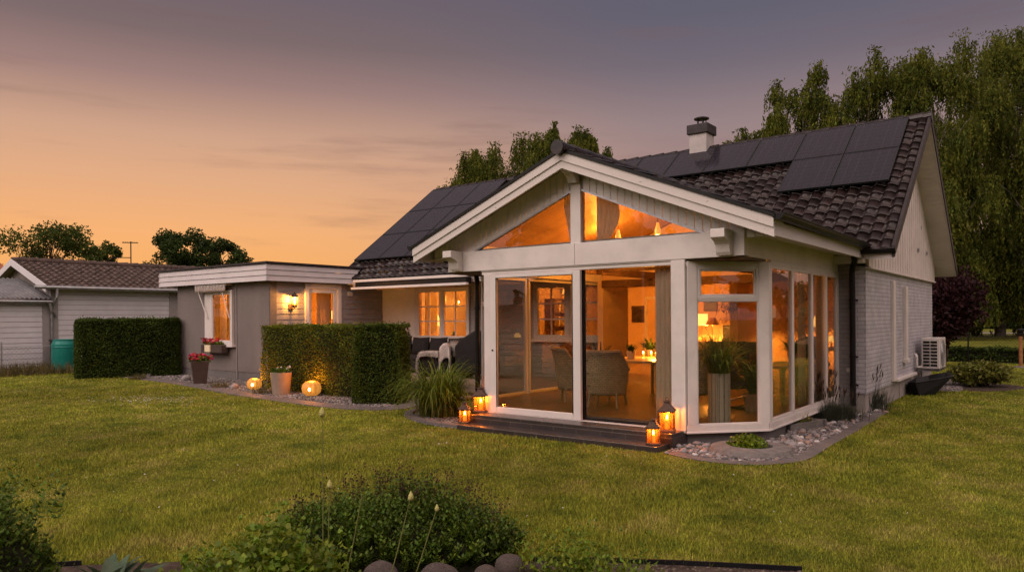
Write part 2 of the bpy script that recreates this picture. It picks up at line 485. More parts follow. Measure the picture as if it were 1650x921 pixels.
M['pendant'] = mk('lit_pendant_glass', (0.9, 0.6, 0.3), 0.4, 0.0, 3.0, emit=(1.0, 0.45, 0.10), estr=1.1)
M['plaster'] = mk('peach_plaster', (0.62, 0.44, 0.28), 0.85, 0.04, 2.0, 0.05, 80)
M['ceilwood'] = mk_planks('warm_ceiling_boards', (0.55, 0.32, 0.15), (0.44, 0.24, 0.10), 0.11, axis=1, rough=0.5)
M['beamwood'] = mk('dark_beam_wood', (0.10, 0.055, 0.03), 0.6, 0.3, 3.0, 0.2, 30, stretch=(6, 1, 6))
M['floorwood'] = mk_planks('oak_floor', (0.15, 0.085, 0.036), (0.10, 0.056, 0.024), 0.16, axis=0, rough=0.35)
M['wicker'] = mk_brick('grey_wicker', (0.46, 0.38, 0.29), (0.34, 0.28, 0.21), (0.08, 0.06, 0.04), w=0.07, h=0.030, mort=0.003, bump=0.8)
M['tablewood'] = mk('oak_table', (0.42, 0.26, 0.12), 0.35, 0.2, 3.0, 0.1, 20, stretch=(1, 8, 8))
M['sofa'] = mk('dark_sofa_fabric', (0.035, 0.026, 0.022), 0.9, 0.2, 10.0, 0.2, 90)
M['cream'] = mk('cream_fabric', (0.55, 0.46, 0.36), 0.9, 0.1, 10.0, 0.2, 90)
M['curtain'] = mk('sheer_white_curtain', (0.72, 0.66, 0.60), 0.9, 0.05, 3.0, trans=0.45)
M['vertblind'] = mk('pale_vertical_blind', (0.66, 0.60, 0.52), 0.8, 0.05, 6.0, trans=0.35)
M['pot'] = mk('cream_ceramic_pot', (0.75, 0.62, 0.42), 0.35, 0.05, 6.0)
M['picture'] = mk('dark_picture', (0.05, 0.035, 0.03), 0.4, 0.6, 6.0)
M['planterwood'] = mk_planks('whitewashed_planter', (0.55, 0.51, 0.46), (0.40, 0.37, 0.33), 0.055, axis=0, rough=0.6, gap=0.12)
M['houseplant'] = mk('houseplant_leaf', (0.055, 0.10, 0.025), 0.4, 0.3, 5.0, island=0.4, trans=0.3)
M['awning'] = mk('striped_awning_cloth', (0.45, 0.38, 0.34), 0.9, 0.2, 14.0, trans=0.2)
M['road'] = mk('pale_road', (0.22, 0.19, 0.18), 0.9, 0.1, 2.0)
M['redwall'] = mk('falu_red_boards', (0.22, 0.035, 0.02), 0.8, 0.15, 2.0)
M['redroof'] = mk('orange_red_roof', (0.42, 0.09, 0.045), 0.75, 0.15, 2.0)
M['copper'] = mk('rusted_post', (0.30, 0.12, 0.05), 0.6, 0.3, 8.0)
M['redmark'] = mk('red_plastic', (0.5, 0.03, 0.03), 0.5, 0.05, 8.0)


# ------------------------------------------------------------------ object helpers
ORG = {}


def wloc(o):
    return ORG.get(o.name, (0.0, 0.0, 0.0))


def tag(o, label=None, cat=None, group=None, kind=None):
    if label:
        o['label'] = label
    if cat:
        o['category'] = cat
    if group:
        o['group'] = group
    if kind:
        o['kind'] = kind
    return o


def thing(name, label, cat, loc=(0, 0, 0), group=None):
    o = bpy.data.objects.new(name, None)
    o.empty_display_size = 0.1
    o.location = loc
    COL.objects.link(o)
    ORG[o.name] = tuple(float(q) for q in loc)
    return tag(o, label, cat, group)


def link(name, me, mat, parent=None, origin=None):
    for m in (mat if isinstance(mat, (list, tuple)) else [mat]):
        me.materials.append(m)
    o = bpy.data.objects.new(name, me)
    COL.objects.link(o)
    if parent is not None:
        o.parent = parent
        ORG[o.name] = wloc(parent)
    else:
        o.location = origin
        ORG[o.name] = tuple(float(q) for q in origin)
    return o


def base_of(V):
    a, b = V.min(0), V.max(0)
    return np.array([(a[0] + b[0]) / 2, (a[1] + b[1]) / 2, a[2]])


def npmesh(name, V, F, mat, parent=None, origin=None, smooth=False):
    """mesh object from numpy arrays: V (n,3) in world metres, F (m,k)"""
    V = np.asarray(V, float)
    F = np.asarray(F, np.int32)
    if parent is not None:
        org = np.array(wloc(parent))
    else:
        org = base_of(V) if origin is None else np.array(origin, float)
    me = bpy.data.meshes.new(name)
    k = F.shape[1]
    me.vertices.add(len(V))
    me.vertices.foreach_set('co', (V - org).astype(np.float32).ravel())
    me.loops.add(F.size)
    me.loops.foreach_set('vertex_index', F.ravel())
    me.polygons.add(len(F))
    me.polygons.foreach_set('loop_start', np.arange(0, F.size, k, dtype=np.int32))
    me.polygons.foreach_set('loop_total', np.full(len(F), k, np.int32))
    if smooth:
        me.polygons.foreach_set('use_smooth', np.ones(len(F), bool))
    me.update(calc_edges=True)
    return link(name, me, mat, parent, org)


class MB:
    """collects shapes and links them as ONE mesh object"""

    def __init__(self):
        self.v, self.f, self.mi, self.m = [], [], [], 0

    def add(self, vs, fs):
        o = len(self.v)
        self.v += [tuple(float(c) for c in p) for p in vs]
        self.f += [[i + o for i in f] for f in fs]
        self.mi += [self.m] * len(fs)
        return self

    def box(self, x0, y0, z0, x1, y1, z1):
        x0, x1 = min(x0, x1), max(x0, x1)
        y0, y1 = min(y0, y1), max(y0, y1)
        z0, z1 = min(z0, z1), max(z0, z1)
        return self.add([(x0, y0, z0), (x1, y0, z0), (x1, y1, z0), (x0, y1, z0), (x0, y0, z1), (x1, y0, z1), (x1, y1, z1), (x0, y1, z1)],
                        [[3, 2, 1, 0], [4, 5, 6, 7], [0, 1, 5, 4], [1, 2, 6, 5], [2, 3, 7, 6], [3, 0, 4, 7]])

    def obox(self, c, a, b, d):
        """box centred at c with half-vectors a, b, d"""
        c, a, b, d = (np.asarray(q, float) for q in (c, a, b, d))
        vs = [c + sa * a + sb * b + sd * d for sd in (-1, 1) for sa, sb in ((-1, -1), (1, -1), (1, 1), (-1, 1))]
        return self.add(vs, [[3, 2, 1, 0], [4, 5, 6, 7], [0, 1, 5, 4], [1, 2, 6, 5], [2, 3, 7, 6], [3, 0, 4, 7]])

    def bar(self, p, q, w, h, up=(0, 0, 1)):
        p, q = np.asarray(p, float), np.asarray(q, float)
        d = q - p
        t = d / np.linalg.norm(d)
        s = np.cross(t, up)
        s /= np.linalg.norm(s)
        u = np.cross(s, t)
        return self.obox((p + q) / 2, d / 2, s * w / 2, u * h / 2)

    def tube(self, pts, r, n=8, cap=True):
        pts = [np.asarray(p, float) for p in pts]
        rs = r if isinstance(r, (list, tuple, np.ndarray)) else [r] * len(pts)
        vs, fs = [], []
        ref = None
        for i, p in enumerate(pts):
            t = pts[min(i + 1, len(pts) - 1)] - pts[max(i - 1, 0)]
            t = t / (np.linalg.norm(t) + 1e-9)
            if ref is None:
                ref = np.array([0, 0, 1.0]) if abs(t[2]) < 0.9 else np.array([1.0, 0, 0])
            s = np.cross(t, ref)
            s /= np.linalg.norm(s) + 1e-9
            u = np.cross(s, t)
            ref = u
            for k in range(n):
                a = 2 * math.pi * k / n
                vs.append(p + rs[i] * (math.cos(a) * s + math.sin(a) * u))
        for i in range(len(pts) - 1):
            for k in range(n):
                fs.append([i * n + k, i * n + (k + 1) % n, (i + 1) * n + (k + 1) % n, (i + 1) * n + k])
        if cap:
            fs.append(list(range(n))[::-1])
            fs.append([(len(pts) - 1) * n + k for k in range(n)])
        return self.add(vs, fs)

    def lathe(self, c, prof, n=20, sx=1.0, sy=1.0, rot=0.0, cap=True):
        vs, fs = [], []
        for r, z in prof:
            for k in range(n):
                a = 2 * math.pi * k / n + rot
                vs.append((c[0] + sx * r * math.cos(a), c[1] + sy * r * math.sin(a), c[2] + z))
        m = len(prof)
        for i in range(m - 1):
            for k in range(n):
                fs.append([i * n + k, i * n + (k + 1) % n, (i + 1) * n + (k + 1) % n, (i + 1) * n + k])
        if cap:
            fs.append(list(range(n))[::-1])
            fs.append([(m - 1) * n + k for k in range(n)])
        return self.add(vs, fs)

    def prism(self, poly, vec):
        n = len(poly)
        vec = np.asarray(vec, float)
        vs = [np.asarray(p, float) for p in poly]
        vs = vs + [p + vec for p in vs]
        fs = [list(range(n))[::-1], [n + i for i in range(n)]]
        fs += [[i, (i + 1) % n, n + (i + 1) % n, n + i] for i in range(n)]
        return self.add(vs, fs)

    def poly(self, pts):
        return self.add(pts, [list(range(len(pts)))])

    def ball(self, c, rx, ry=None, rz=None, n=14, m=9, jit=0.0):
        ry = rx if ry is None else ry
        rz = rx if rz is None else rz
        vs, fs = [(c[0], c[1], c[2] - rz)], []
        for i in range(1, m):
            th = math.pi * i / m
            for k in range(n):
                a = 2 * math.pi * k / n
                j = 1 + jit * random.uniform(-1, 1)
                vs.append((c[0] + rx * j * math.sin(th) * math.cos(a), c[1] + ry * j * math.sin(th) * math.sin(a), c[2] - rz * j * math.cos(th)))
        vs.append((c[0], c[1], c[2] + rz))
        for k in range(n):
            fs.append([0, 1 + (k + 1) % n, 1 + k])
            fs.append([len(vs) - 1, 1 + (m - 2) * n + k, 1 + (m - 2) * n + (k + 1) % n])
        for i in range(m - 2):
            for k in range(n):
                a, b = 1 + i * n + k, 1 + i * n + (k + 1) % n
                fs.append([a, b, b + n, a + n])
        return self.add(vs, fs)

    def build(self, name, mat, parent=None, origin=None, smooth=False, bevel=0.0, fix=True):
        V = np.array(self.v, float)
        if parent is not None:
            org = np.array(wloc(parent))
        else:
            org = base_of(V) if origin is None else np.array(origin, float)
        me = bpy.data.meshes.new(name)
        me.from_pydata([tuple(p) for p in (V - org)], [], self.f)
        if len(set(self.mi)) > 1:
            me.polygons.foreach_set('material_index', self.mi)
        if fix:
            bm = bmesh.new()
            bm.from_mesh(me)
            bmesh.ops.recalc_face_normals(bm, faces=bm.faces)
            bm.to_mesh(me)
            bm.free()
        if smooth:
            me.polygons.foreach_set('use_smooth', [True] * len(me.polygons))
        me.update()
        o = link(name, me, mat, parent, org)
        if bevel:
            b = o.modifiers.new('bevel', 'BEVEL')
            b.width = bevel
            b.segments = 2
            b.limit_method = 'ANGLE'
            b.angle_limit = R(40)
        return o


def copy_tree(o, parent=None, shift=None):
    c = o.copy()
    COL.objects.link(c)
    if parent is not None:
        c.parent = parent
    ORG[c.name] = wloc(o)
    for ch in list(o.children):
        copy_tree(ch, c)
    return c


def place(o, loc, rz=0.0, s=None):
    o.location = loc
    o.rotation_euler = (0, 0, rz)
    if s:
        o.scale = (s, s, s)
    return o


def unit(n):
    v = rng.normal(size=(n, 3))
    return v / np.linalg.norm(v, axis=1, keepdims=True)


def leaf_arrays(P, Ln, W, A=None, spread=1.0, fold=0.25, Nrm=None):
    """folded diamond leaves: centre P, length Ln, width W, main axis A (mixed with a random one)"""
    n = len(P)
    a = unit(n) * spread + (A if A is not None else 0)
    a /= np.linalg.norm(a, axis=1, keepdims=True) + 1e-9
    r = unit(n) if Nrm is None else Nrm + 0.35 * unit(n)
    b = np.cross(a, r)
    b /= np.linalg.norm(b, axis=1, keepdims=True) + 1e-9
    nn = np.cross(a, b)
    Ln = np.broadcast_to(np.asarray(Ln, float), (n,))[:, None]
    W = np.broadcast_to(np.asarray(W, float), (n,))[:, None]
    V = np.empty((n, 4, 3))
    V[:, 0] = P - a * Ln / 2
    V[:, 1] = P + b * W / 2 + nn * W * fold - a * Ln * 0.05
    V[:, 2] = P + a * Ln / 2
    V[:, 3] = P - b * W / 2 + nn * W * fold - a * Ln * 0.05
    F = np.arange(4 * n, dtype=np.int32).reshape(n, 4)
    return V.reshape(-1, 3), F


def in_poly(x, y, poly):
    inside = np.zeros(len(x), bool)
    n = len(poly)
    j = n - 1
    for i in range(n):
        xi, yi = poly[i][0], poly[i][1]
        xj, yj = poly[j][0], poly[j][1]
        c = ((yi > y) != (yj > y)) & (x < (xj - xi) * (y - yi) / ((yj - yi) or 1e-9) + xi)
        inside ^= c
        j = i
    return inside

# ------------------------------------------------------------------ the ground
def gp(pts):
    return [ground(*p) for p in pts]


def sheet(name, poly, mat, dz, kind='structure', parent=None):
    mb = MB()
    mb.poly([(p[0], p[1], float(gz(p[0])) + dz) for p in poly])
    o = mb.build(name, M[mat], parent, origin=(0, 0, 0) if parent is None else None, fix=False)
    if kind:
        tag(o, kind=kind)
    return o


xs = np.array([-320, -160, -80, -40, -30, -20, -10, 0, 20, 60, 160, 320.0])
ys = np.array([-120, -40, -10, 0, 10, 20, 40, 80, 160, 320, 420.0])
GV = np.array([(x, y, float(gz(x))) for y in ys for x in xs])
GF = [[j * len(xs) + i, j * len(xs) + i + 1, (j + 1) * len(xs) + i + 1, (j + 1) * len(xs) + i] for j in range(len(ys) - 1) for i in range(len(xs) - 1)]
tag(npmesh('lawn', GV, GF, M['lawn'], origin=(0, 0, 0)), kind='structure')

# right bed beside the sunroom
edgeR = gp([(1073, 731), (1119, 741), (1193, 749), (1257, 748), (1303, 740), (1338, 719), (1384, 693), (1428, 666)])
bedR = [np.array((-4.2, 8.62, 0))] + edgeR + [np.array((-2.9, 15.6, 0)), np.array((-2.9, 13.95, 0)), np.array((-3.39, 13.95, 0)), np.array((-3.39, 10.21, 0)), np.array((-4.2, 9.34, 0))]
sheet('gravel_bed', bedR, 'gravel', 0.006)


def strip(name, line, w, mat, z0, z1):
    """paving strip along a line of ground points, to the left of its direction"""
    # resample smoothly
    P = np.array([q[:2] for q in line])
    t = np.linspace(0, len(P) - 1, 60)
    i = np.clip(t.astype(int), 0, len(P) - 2)
    f = (t - i)[:, None]
    p0, p1, p2, p3 = P[np.maximum(i - 1, 0)], P[i], P[i + 1], P[np.minimum(i + 2, len(P) - 1)]
    C = 0.5 * ((2 * p1) + (-p0 + p2) * f + (2 * p0 - 5 * p1 + 4 * p2 - p3) * f ** 2 + (-p0 + 3 * p1 - 3 * p2 + p3) * f ** 3)
    d = np.gradient(C, axis=0)
    d /= np.linalg.norm(d, axis=1, keepdims=True)
    nrm = np.stack([-d[:, 1], d[:, 0]], 1)
    I = C + nrm * w
    mb = MB()
    n = len(C)
    vs = []
    for k in range(n):
        g0, g1 = float(gz(C[k, 0])), float(gz(I[k, 0]))
        vs += [(C[k, 0], C[k, 1], g0 + z0), (C[k, 0], C[k, 1], g0 + z1), (I[k, 0], I[k, 1], g1 + z1), (I[k, 0], I[k, 1], g1 + z0)]
    fs = []
    for k in range(n - 1):
        for q in range(4):
            fs.append([4 * k + q, 4 * k + (q + 1) % 4, 4 * k + 4 + (q + 1) % 4, 4 * k + 4 + q])
    fs += [[0, 1, 2, 3], [4 * n - 4, 4 * n - 3, 4 * n - 2, 4 * n - 1]]
    mb.add(vs, fs)
    return mb.build(name, M[mat], None, origin=(0, 0, 0)), C, I


o, CR, IR = strip('path', edgeR, 0.19, 'paver', -0.05, 0.012)
tag(o, kind='structure')

# left bed along the annex, and the paving round it
edgeL = gp([(196, 608), (262, 616), (320, 626), (380, 637), (440, 646), (520, 656), (600, 661), (655, 659), (690, 650)])
o, CL, IL = strip('path', edgeL, 0.42, 'paver', -0.05, 0.02)
tag(o, kind='structure')
bedL = [np.array((p[0], p[1], 0)) for p in IL[::3]] + [np.array(q) for q in ((-10.3, 11.2, 0), (-12.0, 11.6, 0), (-16.4, 11.6, 0), (-16.5, 11.2, 0), (-21.1, 11.2, 0), (-21.3, 9.9, 0))]
sheet('gravel_bed', bedL, 'gravel', 0.006)

# round bed under the ornamental grass
ringpx = gp([(737, 690), (700, 686), (668, 679), (653, 672), (657, 665), (685, 659), (725, 657), (758, 660)])
o, CG, IG = strip('path', ringpx[::-1], 0.0, 'paver', -0.05, 0.0)
bpy.data.objects.remove(o)
o, _, _ = strip('path', [np.array((p[0], p[1], 0)) for p in CG[::-1][::6]], -0.14, 'paver', -0.05, 0.055)
tag(o, kind='structure')
bedG = [np.array((p[0], p[1], 0)) for p in CG[::2]]
sheet('gravel_bed', bedG, 'gravel', 0.010)

# foreground bed
edgeF = [ground(*p) for p in ((60, 916), (130, 911), (300, 905), (560, 905), (860, 905), (930, 905), (1000, 907), (1100, 911), (1180, 915), (1290, 921))]
bedF = [np.array((p[0], p[1], 0)) for p in edgeF] + [np.array((-0.9, 4.6, 0)), np.array((1.0, 3.0, 0)), np.array((0.5, -2.0, 0)), np.array((-6.0, -2.0, 0)), np.array((-8.0, 1.0, 0))]
sheet('soil_bed', bedF, 'soil', 0.006)
P = [np.array((p[0], p[1], 0.0)) for p in edgeF]
for ks, lab in (((0,), 'short piece of black lawn edging at the left end of the foreground bed'), ((4, 5, 6, 7, 8), 'long black plastic lawn edging strip at the right of the foreground bed')):
    mb = MB()
    for k in ks:
        d = P[k + 1] - P[k]
        mb.bar(P[k] + (0, 0, 0.005) - d * 0.02, P[k + 1] + (0, 0, 0.005) + d * 0.02, 0.012, 0.07)
    tag(mb.build('lawn_edging', M['blackplastic']), lab, 'edging')

BEDS = [bedR, bedL + [np.array((-21.0, 9.4, 0))], bedG, bedF]
PAVED = [[*map(tuple, CL), *map(tuple, IL[::-1])], [*map(tuple, CR), *map(tuple, IR[::-1])]]

# road and far field behind the right-hand fence
mb = MB()
mb.poly([(-60, 79, 0.008), (60, 79, 0.008), (60, 84, 0.008), (-60, 84, 0.008)])
tag(mb.build('road', M['road'], None, origin=(0, 0, 0), fix=False), kind='structure')

# ------------------------------------------------------------------ the house
HX0, HX1, YF, YP, YR, FL = -16.9, -2.9, 14.0, 15.05, 21.6, 0.27
house = thing('house', 'white gabled bungalow with lit glass sunroom, flat roofed wing and dark tiled roof', 'house', (-10.0, 17.0, 0.0))


def part(mb, name, mat, parent=None, **kw):
    return mb.build(name, M[mat] if isinstance(mat, str) else mat, parent or house, **kw)


def wallgrid(mb, axis, p0, p1, a0, a1, z0, z1, openings=()):
    """wall between p0 and p1 on AXIS, running a0..a1 on the other axis, with rectangular openings (a,b,z,z)"""
    A = sorted({a0, a1, *[q for o in openings for q in o[:2] if a0 < q < a1]})
    Z = sorted({z0, z1, *[q for o in openings for q in o[2:] if z0 < q < z1]})
    for i in range(len(A) - 1):
        for j in range(len(Z) - 1):
            ca, cz = (A[i] + A[i + 1]) / 2, (Z[j] + Z[j + 1]) / 2
            if any(o[0] < ca < o[1] and o[2] < cz < o[3] for o in openings):
                continue
            if axis == 'y':
                mb.box(A[i], p0, Z[j], A[i + 1], p1, Z[j + 1])
            else:
                mb.box(p0, A[i], Z[j], p1, A[i + 1], Z[j + 1])
    return mb


def lap(mb, axis, pos, sgn, a0, a1, z0, z1, pitch, openings=(), thick=0.024):
    """lapped horizontal boards on a wall plane; sgn = outward direction"""
    z = z0
    while z < z1 - 0.01:
        zt = min(z + pitch, z1)
        iv = [(a0, a1)]
        for o in openings:
            if o[2] < (z + zt) / 2 < o[3]:
                iv = [s for x0, x1 in iv for s in ((x0, min(x1, o[0])), (max(x0, o[1]), x1)) if s[1] - s[0] > 0.005]
        for x0, x1 in iv:
            if axis == 'y':
                pr = [(x0, pos, z), (x0, pos + sgn * thick, z), (x0, pos + sgn * 0.010, zt - 0.010), (x0, pos, zt - 0.010)]
                mb.prism(pr, (x1 - x0, 0, 0))
            else:
                pr = [(pos, x0, z), (pos + sgn * thick, x0, z), (pos + sgn * 0.010, x0, zt - 0.010), (pos, x0, zt - 0.010)]
                mb.prism(pr, (0, x1 - x0, 0))
        z += pitch
    return mb


def window(name, p0, u, n, w, h, fw=0.07, dep=0.08, splits=(), cols=1, rows=1, munt=0.026, mat='pvc', out=0.0, parent=None, sill=False, inner=0.0):
    """frame (a part) with its glass (a sub-part); p0 lower corner on the wall plane, u along, n outward"""
    p0, u, n = np.asarray(p0, float), np.asarray(u, float), np.asarray(n, float)
    z = np.array([0, 0, 1.0])
    mb = MB()

    def bx(a0, a1, z0, z1, d0, d1):
        mb.obox(p0 + u * (a0 + a1) / 2 + z * (z0 + z1) / 2 + n * (d0 + d1) / 2, u * (a1 - a0) / 2, n * (d1 - d0) / 2, z * (z1 - z0) / 2)
    o0, o1 = out - dep / 2, out + dep / 2
    bx(0, fw, 0, h, o0, o1)
    bx(w - fw, w, 0, h, o0, o1)
    bx(fw, w - fw, 0, fw, o0, o1)
    bx(fw, w - fw, h - fw, h, o0, o1)
    cuts = [fw] + [q for s in splits for q in (s - fw * 0.7, s + fw * 0.7)] + [w - fw]
    for s in splits:
        bx(s - fw * 0.7, s + fw * 0.7, fw, h - fw, o0, o1)
    if sill:
        bx(-0.08, w + 0.08, -0.06, -0.002, o0, o1 + 0.05)
    panes = MB()
    for k in range(0, len(cuts), 2):
        a0, a1 = cuts[k], cuts[k + 1]
        if inner:
            bx(a0, a0 + inner, fw, h - fw, o0 + 0.012, o1 - 0.012)
            bx(a1 - inner, a1, fw, h - fw, o0 + 0.012, o1 - 0.012)
            bx(a0 + inner, a1 - inner, fw, fw + inner, o0 + 0.012, o1 - 0.012)
            bx(a0 + inner, a1 - inner, h - fw - inner, h - fw, o0 + 0.012, o1 - 0.012)
        g0, g1, h0, h1 = a0 + inner, a1 - inner, fw + inner, h - fw - inner
        for c in range(1, cols):
            x = g0 + (g1 - g0) * c / cols
            bx(x - munt / 2, x + munt / 2, h0, h1, out - 0.018, out + 0.022)
        for r in range(1, rows):
            y = h0 + (h1 - h0) * r / rows
            bx(g0, g1, y - munt / 2, y + munt / 2, out - 0.016, out + 0.02)
        panes.obox(p0 + u * (g0 + g1) / 2 + z * (h0 + h1) / 2 + n * out, u * (g1 - g0) / 2 + u * 0.004, n * 0.004, z * (h1 - h0) / 2 + z * 0.004)
    fr = mb.build(name, M[mat], parent or house, bevel=0.006)
    panes.build('pane', M['glass'], fr)
    return fr


def tile_slope(E, ua, us, nn, length, run, tw=0.26, course=0.345, amp=0.024, lip=0.028, res=8):
    """pantiled slope: E eave corner, ua along the eave, us up the slope, nn normal"""
    nx = int(round(length / tw)) * res + 1
    a = np.linspace(0, length, nx)
    ph = a / tw
    prof = amp * np.sin(2 * math.pi * ph) + amp * 0.35 * np.sin(4 * math.pi * ph + 0.6)
    rows = []
    nc = int(math.ceil(run / course))
    for k in range(nc):
        s0, s1 = k * course, min((k + 1) * course, run)
        rows.append((s0 - 0.004, 0.0))
        rows.append((s0, lip))
        rows.append((s0 + 0.03, lip))
        rows.append((s1, 0.0))
    jit = np.repeat(rng.normal(0, 0.003, (nc, nx // res + 1)), res, axis=1)[:, :nx]
    V = np.empty((len(rows), nx, 3))
    for r, (s, h) in enumerate(rows):
        V[r] = E + a[:, None] * ua + s * us + (prof + h + jit[r // 4])[:, None] * nn
    m = len(rows)
    I = np.arange(m * nx).reshape(m, nx)
    F = np.stack([I[:-1, :-1], I[:-1, 1:], I[1:, 1:], I[1:, :-1]], -1).reshape(-1, 4)
    return V.reshape(-1, 3), F.astype(np.int32)


X_, Y_, Z_ = np.eye(3)
# --- main roof
EY, EZ, RY, RZ = 13.70, 2.88, 17.85, 5.98
VX0, VX1 = -17.0, -2.4
us = np.array([0, RY - EY, RZ - EZ]); RUN = np.linalg.norm(us); us = us / RUN
nn = np.cross(X_, us)
SR_X, SR_Z, SR_S, SR_H = -5.95, 4.20, 0.40, 3.08       # sunroom ridge x, z, slope, half width
V1, F1 = tile_slope(np.array([VX0, EY, EZ]), X_, us, nn, VX1 - VX0, RUN, tw=0.225, course=0.285, amp=0.026, lip=0.022)
cen = V1[F1].mean(1)
under = (np.abs(cen[:, 0] - SR_X) < SR_H) & (cen[:, 2] < SR_Z - SR_S * np.abs(cen[:, 0] - SR_X) - 0.02)
F1 = F1[~under]
us2 = np.array([0, RY - 22.0, RZ - EZ]); RUN2 = np.linalg.norm(us2); us2 = us2 / RUN2
V2, F2 = tile_slope(np.array([VX1, 22.0, EZ]), -X_, us2, np.cross(-X_, us2), VX1 - VX0, RUN2, res=4)
roof = npmesh('roof', np.vstack([V1, V2]), np.vstack([F1, F2 + len(V1)]), M['tile'], house)
mb = MB()                                                # ridge caps
x = VX0
while x < VX1 - 0.05:
    x2 = min(x + 0.38, VX1)
    mb.tube([(x, RY, RZ - 0.02), (x2 + 0.03, RY, RZ - 0.005)], [0.115, 0.130], 12)
    x += 0.38
part(mb, 'ridge_cap', 'tile', roof)
# boarding below the tiles (leaves the sunroom area free)
mb = MB()
th = 0.10


def slab(x0, x1, y0, y1):
    z = lambda y: EZ + (y - EY) * (RZ - EZ) / (RY - EY) - 0.065
    mb.prism([(x0, y0, z(y0)), (x0, y1, z(y1)), (x0, y1, z(y1) - th), (x0, y0, z(y0) - th)], (x1 - x0, 0, 0))


slab(VX0, SR_X - SR_H - 0.02, EY, RY)
slab(SR_X + SR_H, VX1, EY, RY)
slab(SR_X - SR_H - 0.02, SR_X + SR_H, 15.6, RY)
zb = RZ - 0.065
mb.prism([(VX0, RY, zb), (VX0, 22.0, EZ - 0.065), (VX0, 22.0, EZ - 0.145), (VX0, RY, zb - th)], (VX1 - VX0, 0, 0))
part(mb, 'soffit', 'fasciaboards', roof)
# black verge boards on the right gable, rear slope and front slope
mb = MB()
for (ya, za, yb, zb2) in ((EY - 0.02, EZ, RY, RZ), (22.02, EZ, RY, RZ)):
    mb = MB()
    mb.prism([(VX1 - 0.03, ya, za + 0.05), (VX1 - 0.03, yb, zb2 + 0.06), (VX1 - 0.03, yb, zb2 - 0.14), (VX1 - 0.03, ya, za - 0.15)], (0.05, 0, 0))
    part(mb, 'verge_board', 'cap', roof)
    mb = MB()
    mb.prism([(VX0 - 0.02, ya, za + 0.05), (VX0 - 0.02, yb, zb2 + 0.06), (VX0 - 0.02, yb, zb2 - 0.14), (VX0 - 0.02, ya, za - 0.15)], (0.05, 0, 0))
    part(mb, 'verge_board', 'cap', roof)
# white planked soffit of the overhang on the right gable
mb = MB()
sl = (RZ - EZ) / (RY - EY)
ystep = 0.115
y = RY
while y < 21.95:
    y2 = min(y + ystep, 21.97)
    za, zc = RZ - (y - RY) * sl - 0.15, RZ - (y2 - 0.008 - RY) * sl - 0.15
    mb.prism([(HX1 + 0.0, y, za), (HX1, y2 - 0.008, zc), (HX1, y2 - 0.008, zc - 0.02), (HX1, y, za - 0.02)], (VX1 - 0.035 - HX1, 0, 0))
    y += ystep
mb.prism([(HX1, EY + 0.05, EZ - 0.12), (HX1, RY, RZ - 0.15), (HX1, RY, RZ - 0.17), (HX1, EY + 0.05, EZ - 0.14)], (VX1 - 0.035 - HX1, 0, 0))
part(mb, 'overhang_board', 'white', roof)

# --- chimney
ch = MB()
ch.box(-7.76, 17.55, 5.55, -7.30, 18.05, 6.40)
chim = part(ch, 'chimney', 'chimney', bevel=0.01)
mb = MB().box(-7.81, 17.50, 6.38, -7.25, 18.10, 6.62)
part(mb, 'chimney_cap', 'cap', chim, bevel=0.015)
mb = MB()
for k in range(5):
    a = 2 * math.pi * k / 5 + 0.3
    mb.tube([(-7.53 + 0.11 * math.cos(a), 17.8 + 0.12 * math.sin(a), 6.59), (-7.53 + 0.11 * math.cos(a), 17.8 + 0.12 * math.sin(a), 6.80)], 0.012, 6)
mb.lathe((-7.53, 17.8, 6.58), [(0.17, 0), (0.15, 0.05), (0.12, 0.06)], 16)
mb.lathe((-7.53, 17.8, 6.79), [(0.19, 0), (0.19, 0.025), (0.12, 0.05), (0.01, 0.065)], 16)
part(mb, 'chimney_cowl', 'cap', chim)

# --- gable end on the right
mb = wallgrid(MB(), 'x', HX1 - 0.22, HX1, YF, YR, 0.36, 2.66)
part(mb, 'brick_wall', 'brick')
mb = MB().box(HX1 - 0.22, YF + 0.02, -0.3, HX1 - 0.025, YR - 0.02, 0.36)
mb.box(HX1 - 0.08, 14.35, 0.0, HX1 - 0.012, 14.48, 0.36)
mb.box(HX1 - 0.08, 17.15, 0.0, HX1 - 0.012, 17.23, 0.34)
part(mb, 'plinth', 'plinth2')
mb = MB()
y = YF - 0.02
while y < YR + 0.02:
    y2 = min(y + 0.135, YR + 0.02)
    zt = lambda q: (EZ + (q - EY) * sl if q < RY else RZ - (q - RY) * sl) - 0.16
    if y < RY < y2:
        pol = [(HX1 + 0.03, y, 2.60), (HX1 + 0.03, y2 - 0.01, 2.60), (HX1 + 0.03, y2 - 0.01, zt(y2)), (HX1 + 0.03, RY, zt(RY)), (HX1 + 0.03, y, zt(y))]
    else:
        pol = [(HX1 + 0.03, y, 2.60), (HX1 + 0.03, y2 - 0.01, 2.60), (HX1 + 0.03, y2 - 0.01, max(2.62, zt(y2))), (HX1 + 0.03, y, max(2.62, zt(y)))]
    mb.prism(pol, (0.022 + 0.006 * (int(y / 0.135) % 2), 0, 0))
    y += 0.135
mb.prism([(HX1 - 0.2, YF, 2.62), (HX1 - 0.2, YR, 2.62), (HX1 - 0.2, YR, 2.95), (HX1 - 0.2, RY, RZ - 0.2), (HX1 - 0.2, YF, 2.95)], (0.225, 0, 0))
gc = part(mb, 'gable_cladding', 'white')
mb = MB().box(HX1 + 0.0, YF - 0.05, 2.575, HX1 + 0.085, YR + 0.05, 2.60)
part(mb, 'drip_board', 'white', gc)
